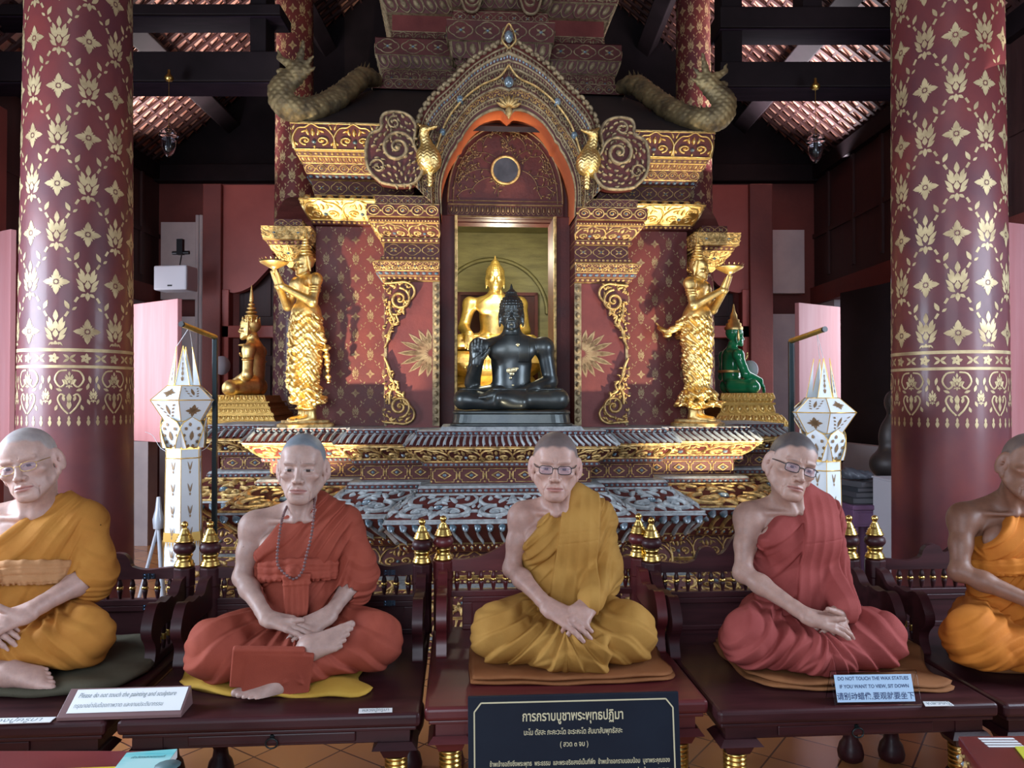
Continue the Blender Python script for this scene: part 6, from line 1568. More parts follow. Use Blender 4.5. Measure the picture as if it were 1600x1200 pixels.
# ---------------------------------------------------------------- mats
def cp(name, pts, z, th, m, label, **k): 
    return cloth_pad(name, [WZ(px, py, z)[:2] for px, py in pts], z, th, m, label, **k)
GREYC = cloth_mat('grey_green_cloth', (.135, .125, .085), (.10, .092, .062)); YEL = cloth_mat('mustard_cloth', (.60, .37, .065), (.52, .30, .045)); BRC = cloth_mat('brown_orange_cloth', (.34, .135, .050), (.27, .10, .036)); BRD = cloth_mat('dull_orange_cloth', (.30, .125, .048), (.22, .088, .034))
cp('floor_cushion', [(-60, 1090), (0, 1092), (100, 1090), (195, 1072), (245, 1040), (240, 1008), (180, 1003), (80, 1005), (-60, 1010)], .521, .040, GREYC, 'grey green cushion under the statue in amber robe')
cp('floor_cushion', [(280, 1068), (300, 1082), (380, 1092), (480, 1090), (560, 1090), (583, 1078), (560, 1060), (600, 1020), (420, 1000), (310, 1030)], .521, .020, YEL, 'mustard yellow mat under the statue in rust red robe', wav=.012)
cp('floor_cushion', [(735, 1072), (860, 1072), (960, 1070), (1052, 1062), (1035, 1035), (1010, 1005), (880, 995), (750, 1005), (733, 1035)], .531, .028, BRC, 'brown orange mat under the statue in ochre robe', wav=.004, layers=2)
cp('floor_cushion', [(1165, 1062), (1210, 1078), (1290, 1082), (1400, 1083), (1492, 1080), (1450, 1052), (1420, 1005), (1250, 998), (1130, 1000), (1118, 1015)], .521, .028, BRD, 'dull orange folded mat under the statue in rose red robe', wav=.008, layers=2)
cp('floor_cushion', [(1480, 1020), (1530, 1048), (1600, 1055), (1700, 1050), (1700, 1000), (1560, 995), (1490, 1000)], .521, .028, BRD, 'dull orange mat under the statue in bright orange robe')
# ---------------------------------------------------------------- signs and writing
PAPER = mat('white_card', (.80, .84, .84), .5); PAGES = mat('old_paper_pages', (.16, .16, .17), .7); INK = mat('grey_ink', (.20, .26, .28), .6); INKB = mat('dark_blue_ink', (.03, .06, .16), .6); GREYW = mat('brown_plastic', (.20, .12, .12), .35); SIGNK = mat('navy_black_sign_board', (.004, .008, .018), .5, 0, (.008, .015, .028), nscale=3, spec=.2); LETT = mat('pale_yellow_lettering', (.62, .60, .38), .5)
def text_mesh(s, size, m, parent, mtx, align='CENTER', width=None, bold=0.0, name='lettering', shear=0):
    cu = bpy.data.curves.new(name, 'FONT'); cu.body = s; cu.size = size; cu.align_x = align; cu.align_y = 'CENTER'; cu.resolution_u = 3; cu.offset = bold; cu.shear = shear
    o = bpy.data.objects.new(name, cu); COL.objects.link(o); bpy.context.view_layer.update()
    dg = bpy.context.evaluated_depsgraph_get(); me = bpy.data.meshes.new_from_object(o.evaluated_get(dg)); bpy.data.objects.remove(o)
    if width and len(me.vertices):
        xs = [v.co.x for v in me.vertices]; k = width/(max(xs)-min(xs)+1e-9); c = (max(xs)+min(xs))/2
        for v in me.vertices: v.co.x = (v.co.x-(c if align == 'CENTER' else min(xs)))*k
    me.materials.clear(); me.materials.append(m); o = bpy.data.objects.new(name, me); COL.objects.link(o); o.parent = parent; o.matrix_local = mtx; return o
def frame_m(o, ex, ey): 
    ex = Vector(ex).normalized(); ey = Vector(ey); ey = (ey-ex*ey.dot(ex)).normalized(); ez = ex.cross(ey); m = Matrix((ex, ey, ez)).transposed().to_4x4(); m.translation = Vector(o); return m
# black prayer sign, leaning back on its stand
A_ = Vector(W(731, 1089, 1.98)); B_ = Vector(W(1060, 1081, 2.00)); ex = (B_-A_).normalized(); ey = Vector((0, .10, 1)); ey = (ey-ex*ey.dot(ex)).normalized(); wS = (B_-A_).length; hS = .50
sg = empty('prayer_sign', (0, 0, 0), label='black board with gold border and yellow Thai prayer text below the middle statue', cat='sign'); Mx = frame_m(A_, ex, ey); sg.matrix_world = Mx
mb = MB(); box(mb, 0, wS, -hS, 0, -.012, 0); mb.build('board', SIGNK, sg, bevel=.002)
mb = MB(); e, c_ = .016, .022; w2 = .0035
L_ = [(e, -hS+e), (e, -.016-c_), (e+c_*.8, -.016), (wS-e-c_*.8, -.016), (wS-e, -.016-c_), (wS-e, -hS+e)]
for a, b in zip(L_, L_[1:]):
    d = unit([b[0]-a[0], b[1]-a[1]]); n_ = np.array([-d[1], d[0]])*w2/2; P = [(a[0]-n_[0], a[1]-n_[1]), (b[0]-n_[0], b[1]-n_[1]), (b[0]+n_[0], b[1]+n_[1]), (a[0]+n_[0], a[1]+n_[1])]
    hexa(mb, [(x, y, .0) for x, y in P]+[(x, y, .0012) for x, y in P])
mb.build('border_line', LETT, sg)
s_ = wS/340*1.0
for t, cx, cy, size, wd, bo in (('การกราบบูชาพระพุทธปฏิมา', 168, 33, .0335, 162, .0006), ('นะโม ตัสสะ ภะคะวะโต อะระหะโต สัมมาสัมพุทธัสสะ', 168, 57, .019, 158, .0002), ('( สวด ๓ จบ )', 169, 76, .018, 45, .0002), ('ข้าพเจ้าขอถึงซึ่งพระพุทธ  พระธรรม  และพระอริยสงฆ์เป็นที่พึ่ง  ข้าพเจ้าขอกราบนอบน้อม  บูชาพระคุณของ', 178, 104, .0165, 288, .0002), ('ผู้ทรงศีล และพระคุณทั้งหลาย   ขอบุญนี้จงสำเร็จแก่ญาติทั้งหลาย   ตลอดจนทุกท่านในพระศาสนา', 170, 119, .0165, 300, .0002)):
    text_mesh(t, size, LETT, sg, Matrix.Translation((cx*s_, -cy*s_, .0012)), width=wd*s_, bold=bo)
mb = MB(); hexa(mb, [(.10, -hS, -.20), (.20, -hS, -.20), (.20, -hS, -.18), (.10, -hS, -.18), (.10, -.08, -.022), (.20, -.08, -.022), (.20, -.08, -.0125), (.10, -.08, -.0125)]); mb.build('easel_leg', BLACK, sg)
# left card holder: wedge with white card
zt = .521
q0 = Vector(WZ(88, 1127, zt)); q1 = Vector(WZ(283, 1121, zt)); ex = (q1-q0).normalized(); ny = Vector((0, 0, 1)).cross(ex).normalized(); wc = (q1-q0).length; sg2 = empty('card_holder', (0, 0, 0), label='brown plastic holder with white card asking not to touch, between the two left statues', cat='sign')
sg2.matrix_world = frame_m(q0, ex, ny)
hB, dB = .060, .085
mb = MB(); hexa(mb, [(0, 0, 0), (wc, 0, 0), (wc, .10, 0), (0, .10, 0), (0.0, .0, .010), (wc, .0, .010), (wc, dB, hB), (.0, dB, hB)]); mb.build('stand', GREYW, sg2, bevel=.001)
sl = math.atan2(hB-.010, dB); LL = math.hypot(dB, hB-.01)
Mc = Matrix.Translation((0, 0, .0102)) @ Matrix.Rotation(sl, 4, 'X'); 
mb = MB(); box(mb, .022, wc-.006, .012, LL-.006, .0005, .0015); cd_ = mb.build('card', PAPER, sg2); cd_.matrix_local = Mc
text_mesh('Please do not touch the painting and sculpture', .024, INK, cd_, Matrix.Translation((wc/2, LL*.72, .002)), width=wc*.80, shear=.2, name='lettering')
text_mesh('กรุณาอย่าจับต้องภาพวาด และงานประติมากรรม', .020, INK, cd_, Matrix.Translation((wc*.46, LL*.36, .002)), width=wc*.72, name='lettering')
# right card holder: folded clear acrylic tent with pale blue card
q0 = Vector(WZ(1305, 1103, zt)); q1 = Vector(WZ(1441, 1101, zt)); ex = (q1-q0).normalized(); ny = Vector((0, 0, 1)).cross(ex).normalized(); wc = (q1-q0).length; sg3 = empty('acrylic_sign', (0, 0, 0), label='clear acrylic tent sign with pale blue card in English and Chinese', cat='sign')
sg3.matrix_world = frame_m(q0, ex, ny); hB, dB = .092, .055
mb = MB(); 
for (y0, z0, y1, z1) in ((0, 0, dB*.55, hB), (dB*1.1, 0, dB*.55, hB)):
    V = [(0, y0, z0), (wc, y0, z0), (wc, y0+.003, z0), (0, y0+.003, z0), (0, y1, z1), (wc, y1, z1), (wc, y1+.003, z1), (0, y1+.003, z1)]; hexa(mb, V)
mb.build('tent', CLEAR, sg3)
sl = math.atan2(hB, dB*.55); LL = math.hypot(dB*.55, hB); Mc = Matrix.Translation((0, -.0012, 0)) @ Matrix.Rotation(sl, 4, 'X'); PB = mat('pale_blue_card', (.42, .60, .78), .5)
mb = MB(); box(mb, .008, wc-.020, .010, LL-.010, .0, .001); cd_ = mb.build('card', PB, sg3); cd_.matrix_local = Mc
for t, y, sz, wd in (('DO NOT TOUCH THE WAX STATUES', .78, .014, .74), ('IF YOU WANT TO VIEW, SIT DOWN', .55, .014, .72), ('请别动蜡像,要观就要坐下', .26, .022, .80)): text_mesh(t, sz, INKB, cd_, Matrix.Translation(((wc-.012)/2, LL*y, .0014)), width=(wc-.03)*wd/.8, bold=.0003)
# small name strips lying on the benches
def strip_label(pts, z, label, txt):
    P = [Vector(WZ(px, py, z)) for px, py in pts]; mb = MB(); c = sum(P, Vector())/4; r = empty('name_strip', (0, 0, 0), label=label, cat='label'); ex = (P[1]-P[0]).normalized(); r.matrix_world = frame_m(P[0], ex, Vector((0, 0, 1)).cross(ex)); inv = r.matrix_world.inverted()
    Q = [inv @ p for p in P]; hexa(mb, [(p.x, p.y, 0) for p in Q]+[(p.x, p.y, .002) for p in Q]); mb.build('strip', PAPER, r)
    w_ = (P[1]-P[0]).length; h_ = abs(Q[3].y); text_mesh(txt, h_*.9, INK, r, Matrix.Translation((w_*.5+Q[3].x*.4, h_*.5, .0024)), width=w_*.78)
strip_label([(-40, 1133), (78, 1129), (88, 1121), (-40, 1124)], .5215, 'white name strip on the bench at the far left', 'หลวงปู่ครูบา')
strip_label([(560, 1115), (613, 1113), (613, 1107), (561, 1108)], .5215, 'white name strip near the right end of the second bench', 'หลวงปู่ครูบา')
strip_label([(1446, 1104), (1491, 1103), (1482, 1097), (1442, 1097)], .5215, 'white name strip beside the acrylic sign', 'หลวงปู่')
# ---------------------------------------------------------------- paper lanterns on tall black stands
LPAP = mat('white_lantern_paper', (.78, .82, .82), .55, 0, (.70, .74, .76), nscale=4); LGOLD = mat('gold_paper_trim', (.80, .50, .13), .35, .7)
LINK = mat('brown_gold_print', (.30, .19, .10), .5, .3)
def lantern(px, Y, pytop, pybase, rz, label, labs, lean, pole_px, pole_top, arm_px):
    sc_ = Y/1200; x, _, _ = W(px, 617, Y); z = lambda py: zz(py, Y); root = empty('paper_lantern', (x, Y, 0), rz, label=label, cat='lantern', group='paper lanterns'); n = 6
    def hexring(r, zc, off=0): return np.array([(r*math.cos(a+off), r*math.sin(a+off), zc) for a in np.arange(n)*2*PI/n+PI/6])
    zb, zr, zs, zc0, zc1, zbot = z(pytop+62), z(pytop+84), z(pytop+116), z(pytop+144), z(pytop+158), z(pybase)
    r0, r1, r2, r3 = 26*sc_, 51*sc_, 30*sc_, 24*sc_
    mb = MB(); rings = [hexring(r0, zb), hexring(r1, zr), hexring(r2, zs+.0), hexring(r3, zc0)]
    V = np.concatenate(rings); F = [(k*n+i, k*n+(i+1) % n, (k+1)*n+(i+1) % n, (k+1)*n+i)[::-1] for k in range(3) for i in range(n)]; mb.add(V, F, 0); mb.add(rings[0], [tuple(range(n))], 0)
    for rg in rings[:3]: tube(mb, list(rg)+[rg[0]], .0028, 5, mi=1)
    for k in range(2):
        for i in range(n): tube(mb, [rings[k][i], rings[k+1][i]], .0022, 5, mi=1)
    for k, (ra, rb) in enumerate(((0, 1), (1, 2))):
        for i in range(n):
            A, B = rings[rb][i], rings[rb][(i+1) % n]; D, C = rings[ra][i], rings[ra][(i+1) % n]; nn = np.cross(B-A, D-A); nn /= np.linalg.norm(nn)
            R = Rel()
            if (i+k) % 2: 
                for a in range(4): almond(R, .5, .5, a*PI/2, .30, .16); almond(R, .5, .5, a*PI/2+PI/4, .22, .12)
            else:
                for b_ in range(4): 
                    for q in (-1, 1): almond(R, .5+q*.06*(b_+1), .22+.17*b_, PI/2-q*.9, .15, .07)
                almond(R, .5, .3, PI/2, .5, .14)
            if np.dot(nn, [A[0], A[1], 0]) < 0: nn = -nn
            place(mb, R, lambda u, v, h: (A*(1-u[:, None])+B*u[:, None])*(1-v[:, None])+(D*(1-u[:, None])+C*u[:, None])*v[:, None]+nn*.0015, sm=False)
    mb.f = [(f, (2 if (m_ == 1 and not s) else m_), s) for f, m_, s in mb.f]
    mb.build('lantern_body', [LPAP, LGOLD, LINK], root)
    for k in range(6):     # rabbit-ear spikes on top
        a = k*PI/3+PI/6; c = np.array([r0*.66*math.cos(a), r0*.66*math.sin(a), zb]); t = np.array([-math.sin(a), math.cos(a), 0])*r0*.42; rr_ = np.array([math.cos(a), math.sin(a), 0])*.010; tip = np.array([r0*.46*math.cos(a), r0*.46*math.sin(a), z(pytop)])
        if k % 3 == 2: continue
        mb = MB(); mb.add([c-t+rr_, c+t+rr_, c-rr_, tip], [(0, 1, 3), (1, 2, 3), (2, 0, 3)], 0)
        for p in (c-t+rr_, c+t+rr_): tube(mb, [p, tip], .002, 5, mi=1)
        tube(mb, [c-t+rr_, c+t+rr_], .002, 5, mi=1)
        R = Rel(); 
        for b_ in range(4): almond(R, 0, .12+.16*b_, PI/2, .14, .10*(1-.2*b_)); [almond(R, 0, .12+.14*b_, PI/2-q*.8, .14*(1-.2*b_), .07) for q in (-1, 1)]
        nn = np.cross(2*t, tip-c); nn /= np.linalg.norm(nn); nn = nn if np.dot(nn, rr_) > 0 else -nn
        place(mb, R, lambda u, v, h: (c+rr_)+(2*t)*u[:, None]+((tip-c-rr_))*v[:, None]+nn*.0015, sm=False); mb.f = [(f, (2 if (m_ == 1 and not s) else m_), s) for f, m_, s in mb.f]
        mb.build('spike', [LPAP, LGOLD, LINK], root)
    for k in range(6):     # curled petals under the body
        a = k*PI/3; mb = MB(); cx, cy = math.cos(a), math.sin(a); G = []; nu, nv = 9, 7; R1 = 33*sc_
        for j in range(nv):
            v = j/(nv-1)
            for i in range(nu):
                u = -1+2*i/(nu-1); wd = math.sqrt(max(0, 1-((v*1.0)**2.4)))*22*sc_; rad = r3*.95+(R1-r3)*math.sin(v*1.7)*1.15-.004*u*u
                G.append((cx*rad-cy*wd*u, cy*rad+cx*wd*u, zc1+(zs-zc1+6*sc_)*v*1.0))
        G = np.array(G); ii = np.arange(nv-1)[:, None]*nu+np.arange(nu-1)[None]; F = np.stack([ii, ii+1, ii+nu+1, ii+nu], -1).reshape(-1, 4); mb.add(G, F, 0, True)
        edge = [G[j*nu] for j in range(nv)]+[G[j*nu+nu-1] for j in range(nv-1, -1, -1)]; tube(mb, edge, .0022, 5, mi=1)
        R = Rel(); rr0 = .30
        for b_ in range(9): an = b_/8*2*PI*.8+PI*.7-PI*.1; almond(R, .5+rr0*math.cos(an)*.75, .42+rr0*math.sin(an), an, .14, .12)
        almond(R, .5, .25, PI/2, .32, .16); 
        rad = lambda v: r3*.95+(R1-r3)*np.sin(v*1.7)*1.15+.003
        place(mb, R, lambda u, v, h: np.stack([cx*rad(v)-cy*(u-.5)*40*sc_, cy*rad(v)+cx*(u-.5)*40*sc_, zc1+(zs-zc1+6*sc_)*v], -1), sm=False); mb.f = [(f, (2 if (m_ == 1 and not s) else m_), s) for f, m_, s in mb.f]
        mb.build('petal', [LPAP, LGOLD, LINK], root)
    for a in (0, PI):       # long curled paper horns left and right
        P = [(math.cos(a)*r*sc_, 0, z(py)) for r, py in ((24, pytop+165), (34, pytop+158), (41, pytop+146), (46, pytop+138), (56, pytop+133))]; mb = MB(); tube(mb, crv(P, 16), np.linspace(.008, .0015, 17) if False else .003, 6, flat=.4); mb.build('horn', LPAP, root)
    mb = MB(); rA, rB = 27*sc_, 30*sc_; up, dn = hexring(rA, zc0), hexring(rB, zbot)
    zt2, z3 = zc1-.02, z(pybase-45)
    for za, zb_ in ((zc1-.0, zbot),):
        V = np.concatenate([hexring(rA, za), hexring(rB, zb_)]); mb.add(V, [(i, (i+1) % n, n+(i+1) % n, n+i)[::-1] for i in range(n)], 0)
        for i in range(n): tube(mb, [V[i], V[n+i]], .002, 5, mi=1)
    for zc_, h_, mi_ in ((zc1-.028, .010, 1), (zc1+.0, .006, 1), (z3, .020, 1)):
        V = np.concatenate([hexring((rA+.002), zc_+h_), hexring(rA+.002+.001, zc_-h_)]) if mi_ else None
        if h_ == .020: V = np.concatenate([hexring(rB+.001, zc_+.022), hexring(rB+.003, zc_-.022)]); mi_ = 1
        if zc_ < zc1-.02 and h_ == .010: tube(mb, list(hexring(rA+.002, zc_-.02)), .003, 5, mi=1, closed=True); continue
        mb.add(V, [(i, (i+1) % n, n+(i+1) % n, n+i)[::-1] for i in range(n)], mi_)
    for i in range(n):
        A_, B_ = hexring(rA, zc1-.04)[i], hexring(rA, zc1-.04)[(i+1) % n]; R = Rel(); nn = unit((A_+B_)/2*[1, 1, 0])
        for k in range(5): [almond(R, .5, -.12-.19*k, PI/2+a*PI/3, .052 if a % 3 == 0 else .16, .04) for a in (-1, 0, 1)]; almond(R, .5, -.12-.19*k, -PI/2, .03, .10)
        place(mb, R, lambda u, v, h: A_*(1-u[:, None])+B_*u[:, None]+np.stack([0*u, 0*u, v*.55], -1)+nn*(.002-.012*v[:, None]), sm=False)
    for k in range(36):
        a = k*PI/18; mb.add([(rB*1.02*math.cos(a-.05), rB*1.02*math.sin(a-.05), z3-.022), (rB*1.02*math.cos(a+.05), rB*1.02*math.sin(a+.05), z3-.022), (rB*1.03*math.cos(a), rB*1.03*math.sin(a), z3-.05)], [(0, 1, 2), (2, 1, 0)], 1)
    mb.f = [(f, (2 if (m_ == 1 and not s and f.shape[1] == 4 and len(f) > n) else m_), s) for f, m_, s in mb.f]
    mb.build('lantern_tail', [LPAP, LGOLD, LINK], root)
    # stand
    px_, py_ = pole_px, pole_top; Yp = Y+.03; s = empty('lantern_stand', (W(px_, 617, Yp)[0], Yp, 0), label=labs, cat='stand', group='lantern stands'); zp = zz(py_, Yp)
    mb = MB(); box(mb, -.011, .011, -.011, .011, .018, zp); mb.build('pole', METALG, s, bevel=.002); mb = MB(); lathe(mb, [(.16, 0), (.16, .012), (.03, .02)], (0, 0, 0), 30); mb.build('foot_plate', METALG, s)
    ax_, ay_ = arm_px; e = np.array(W(ax_, ay_, Yp-.28))-np.array([W(px_, 617, Yp)[0], Yp, 0]); mb = MB(); tube(mb, [(0, 0, zp), tuple(e)], .013, 10, mi=1); dn_ = unit(np.array([0, 0, zp])-e); tube(mb, [e, e-dn_*.012], .0135, 10, mi=0); mb.build('arm', [BLACK, BRASS], s)
    mb = MB(); top_ = np.array(W(px_, 617, Yp))*[1, 1, 0]+np.array([e[0]*.8, e[1]*.8, zp+(e[2]-zp)*.8])-np.array([x, Y, 0]); c, s2 = math.cos(-rz), math.sin(-rz); top_ = np.array([top_[0]*c-top_[1]*s2, top_[0]*s2+top_[1]*c, top_[2]])
    for a in (PI/6, PI/6+PI, ): tube(mb, [top_, (r0*.46*math.cos(a), r0*.46*math.sin(a), z(pytop)-.002)], .0012, 5)
    mb.build('hanging_string', LPAP, root)
lantern(288, 3.75, 541, 880, .25, 'white paper lantern with gold trim hanging left of the shrine', 'black metal pole with gold arm holding the left paper lantern', 0, 336, 527, (285, 507))
lantern(1284, 3.75, 560, 880, .9, 'white paper lantern with gold trim hanging right of the shrine', 'black metal pole with gold arm holding the right paper lantern', 0, 1236, 533, (1287, 515))
# ---------------------------------------------------------------- hanging glass lamps, speaker, clutter
LGL = mat('clear_lamp_glass', (.9, .92, 1), .05, trans=1, ior=1.35)
for px, pyt, pyb, lb in ((264, 120, 246, 'small acorn shaped glass lamp hanging from the left beam'), (1274, 133, 255, 'small acorn shaped glass lamp hanging from the right beam')):
    Y = 5.6; x, _, z0 = W(px, pyt, Y); z1 = W(px, pyb, Y)[2]; r = empty('pendant_lamp', (x, Y, z1), label=lb, cat='lamp', group='hanging glass lamps'); H = z0-z1
    mb = MB(); lathe(mb, [(.022, H-.03), (.034, H-.015), (.030, H+.0), (.012, H+.02), (.010, H+.05)], (0, 0, 0), 16); mb.build('ceiling_rose', BRASS, r)
    mb = MB(); tube(mb, [(0, 0, .20), (0, 0, H-.02)], .0022, 5); mb.build('cord', BRASS, r)
    mb = MB(); lathe(mb, [(.0, .0), (.012, .004), (.036, .035), (.052, .08), (.054, .12), (.048, .14), (.044, .14), (.048, .12), (.046, .08), (.030, .038), (0, .012)], (0, 0, 0), 20, cap=False); lathe(mb, [(.064, .150), (.068, .160), (.060, .185), (.035, .205), (.012, .21), (.012, .205), (.034, .198), (.055, .18), (.060, .162)], (0, 0, 0), 20, cap=False); mb.build('glass_shade', LGL, r)
    mb = MB(); lathe(mb, [(.0, .04), (.018, .05), (.026, .08), (.018, .115), (.012, .15)], (0, 0, 0), 14); mb.build('bulb', PAPER, r)
x, Y, z = W(275, 436, 7.2); r = empty('wall_speaker', (x, Y, z), math.radians(-8), label='white box loudspeaker on black bracket, high on the rear left wall', cat='speaker')
WP = mat('white_plastic', (.60, .58, .62), .45); mb = MB(); box(mb, -.165, .165, -.10, .10, -.115, .115); mb.build('cabinet', WP, r, bevel=.015); mb = MB(); box(mb, -.022, .022, -.104, -.1005, -.082, -.068); mb.build('nameplate', BLACK, r)
mb = MB(); tube(mb, [(-.03, .1, .115), (-.03, .14, .25)], .006, 6); box(mb, -.06, .0, .10, .14, .25, .40); tube(mb, [(-.11, .12, .27), (.06, .12, .27)], .018, 8); mb.build('bracket', BLACK, r)
for px, py, lb in ((346, 571, 'pink oval sign on the left red partition'), (1172, 578, 'pink oval sign on the right red partition')):
    x, Y, z = W(px, py, 6.9); rz_ = .9 if px < 800 else -.9; r = empty('oval_sign', (x, Y, z), rz_, label=lb, cat='sign'); mb = MB(); lathe(mb, [(.0, -.01), (.085, -.01), (.085, .0), (0, .0)], (0, 0, 0), 28, ax='y', cap=False); mb.build('rim', WP, r); mb = MB(); lathe(mb, [(0, .011), (.072, .010), (.072, .0)], (0, 0, 0), 28, ax='y', cap=False); mb.build('disc', mat('pink_sign_face', (.60, .12, .17), .5), r)
# table, books, donation box and dark figures at the right, behind the lantern
x, Y, _ = W(1341, 700, 5.1); r = empty('side_table', (x, Y, 0), .08, label='low purple lacquered table behind the right paper lantern', cat='table'); zt_ = zz(784, 5.1)
PURL = mat('purple_lacquer', (.20, .10, .20), .3, 0, (.15, .07, .13), nscale=4)
mb = MB(); box(mb, -.125, .125, -.16, .16, zt_-.03, zt_); mb.build('table_top', PURL, r, bevel=.006); mb = MB(); box(mb, -.115, .115, -.14, -.12, zt_-.14, zt_-.03); box(mb, -.115, -.095, -.12, .14, zt_-.14, zt_-.03); box(mb, .095, .115, -.12, .14, zt_-.14, zt_-.03); box(mb, -.115, .115, .12, .14, zt_-.14, zt_-.03); box(mb, -.085, .085, -.145, -.139, zt_-.125, zt_-.05); mb.build('apron', PURL, r, bevel=.003)
for a in (-1, 1):
    for b_ in (-1, 1): mb = MB(); lathe(mb, [(.022, 0), (.028, .03), (.016, .10), (.022, .3), (.030, zt_-.14)], (a*.10, b_*.12, 0), 12); mb.build('leg', PURL, r)
ox = x; cols = [(.05, .055, .06), (.07, .07, .085), (.035, .04, .05), (.09, .09, .10), (.05, .05, .07)]
for k, (w_, h_) in enumerate(((.10, .040), (.095, .035), (.10, .03), (.09, .035))):
    zz_ = zt_+.001+sum(hh+.001 for _, hh in ((.10, .040), (.095, .035), (.10, .03), (.09, .035))[:k]); b_ = empty('stacked_book', (x+.012, Y, zz_), .1*k, label=('dark book at the bottom of the stack on the purple table', 'dark grey book second from the bottom of the stack', 'dark book third from the bottom of the stack', 'dark book at the top of the stack under the draped cloth')[k], cat='book', group='books on the purple table')
    cm_ = mat('book_cover', cols[k], .5); mb = MB(); box(mb, -w_, w_, -.11, .11, 0, .004); box(mb, -w_, w_, -.11, .11, h_-.004, h_); box(mb, -w_, -w_+.004, -.11, .11, .004, h_-.004); mb.build('cover', cm_, b_); mb = MB(); box(mb, -w_+.005, w_-.004, -.107, .107, .0045, h_-.0045); mb.build('pages', PAGES, b_)
zb = zt_+.150; o = [('add', s_cap((-.07, 0, .04), (.07, .02, .02), .038, .022), .03), ('add', s_cap((-.08, -.02, .035), (.02, -.05, .022), .03, .018), .03), ('add', s_cap((.0, 0, .02), (.09, .04, .02), .022, .025), .03), ('mod', lambda p, d: (d-.006*pleat(p[..., 0]*22+p[..., 2]*20)).astype(f32), 0), ('int', lambda p: (-p[..., 2]).astype(f32), .01)]
tag(sdf_obj('draped_cloth', o, (-.2, -.12, -.02), (.22, .12, .12), .005, mat('dark_satin_cloth', (.08, .085, .10), .35), loc=(x, Y, zb)), 'dark shiny cloth lying on top of the stacked books', 'cloth')
x, Y, _ = W(1419, 700, 4.82); r = empty('donation_box', (x, Y, 0), 0, label='white donation box partly hidden behind the right round column', cat='box'); zd = zz(750, 4.82); mb = MB(); box(mb, -.158, .15, -.14, .14, 0, zd); mb.build('body', WP, r, bevel=.004)
mb = MB(); box(mb, -.165, .155, -.145, .145, zd+.001, zd+.012); mb.build('lid', WP, r, bevel=.003)
text_mesh('DONATION', .045, INKB, r, frame_m((-.02, -.142, zd-.085), (1, 0, 0), (0, 0, 1)), width=.25)
mb = MB(); box(mb, -.12, .04, -.1435, -.141, zd-.165, zd-.160); mb.build('slot_line', BLACK, r)
x, Y, _ = W(1397, 700, 5.35); o = [('add', s_ell((0, 0, .12), (.16, .14, .12)), .01), ('add', s_ell((0, 0, .30), (.10, .08, .16)), .05), ('add', s_cap((0, 0, .4), (0, 0, .5), .05, .04), .03), ('add', s_ell((0, -.01, .55), (.062, .075, .085)), .02), ('add', s_cap((-.02, -.07, .56), (-.01, -.09, .53), .012, .014), .02)]
dk = mat('dark_bronze_figure', (.045, .035, .033), .45, .3); ped = empty('dark_seated_figure', (x, Y, zz(752, 5.35)), -.5, label='small dark seated figure half hidden behind the right round column', cat='statue'); sdf_obj('body', o, (-.2, -.2, -.02), (.2, .2, .7), .006, dk, ped)
mb = MB(); box(mb, -.16, .16, -.14, .14, -zz(752, 5.35)+.0, -.001); mb.build('pedestal', DKP, ped, bevel=.005)
# folding stand legs left of the left lantern
x, Y, _ = W(238, 760, 4.9); r = empty('folding_easel', (x, Y, 0), label='pale grey metal easel legs left of the left paper lantern', cat='easel'); GM = mat('pale_grey_metal', (.55, .60, .66), .4, .4)
for q, t in ((-1, 0), (1, 0), (0, 1)): mb = MB(); tube(mb, [(q*.10-(.0), -.05+t*.25, 0), (.04, .0, .62)], .012, 8); mb.build('leg', GM, r)
mb = MB(); lathe(mb, [(.03, .60), (.035, .66), (.02, .72), (.012, .80)], (.04, 0, 0), 12); mb.build('head', GM, r)
# ---------------------------------------------------------------- foreground corners: book table on the left, lacquer box on the right
TB = mat('red_table_lacquer', (.20, .030, .040), .3, 0, (.15, .02, .028), nscale=4)
z = .60; P = [WZ(px, py, z) for px, py in ((-80, 1260), (190, 1260), (300, 1171), (10, 1178))]
x0, x1 = WZ(-60, 1180, z)[0], WZ(262, 1172, z)[0]; y1 = WZ(150, 1172, z)[1]; r = empty('reading_table', (0, 0, 0), label='dark red table with a booklet at the lower left corner', cat='table')
mb = MB(); box(mb, x0-.4, x1, y1-.5, y1, z-.035, z); mb.build('table_top', TB, r, bevel=.005)
for a in (x0-.35, x1-.06):
    for b_ in (y1-.45, y1-.06): mb = MB(); box(mb, a, a+.05, b_, b_+.05, 0, z-.036); mb.build('leg', TB, r)
zb = z+.001; TEAL = mat('teal_booklet_cover', (.06, .55, .58), .35, 0, (.45, .78, .76), nscale=3, lo=.4, hi=.6, sc3=(1, 5, 1))
r = empty('booklet', (0, 0, 0), label='teal booklet lying on the dark red table', cat='book'); Q = [WZ(px, py, zb+.02) for px, py in ((170, 1212), (247, 1212), (277, 1170), (198, 1176))]
mb = MB(); hexa(mb, [(a, b_, zb) for a, b_, _ in Q]+[(a, b_, zb+.018) for a, b_, _ in Q]); mb.build('pages', PAPER, r); mb = MB(); hexa(mb, [(a, b_, zb+.0182) for a, b_, _ in Q]+[(a, b_, zb+.020) for a, b_, _ in Q]); mb.build('cover', TEAL, r)
c = WZ(232, 1183, zb+.02); text_mesh('ทำวัตรสวดมนต์', .014, mat('dark_teal_ink', (.02, .10, .12), .5), r, frame_m((c[0], c[1], zb+.0206), (1, .10, 0), (-.3, 1, 0)), width=.075, shear=.2)
mb = MB(); c = WZ(262, 1196, zb+.02); lathe(mb, [(.0, .0206), (.028, .0206), (.028, .0202)], (c[0], c[1], zb), 12, cap=False); mb.build('printed_picture', mat('printed_grey', (.08, .16, .17), .5), r)
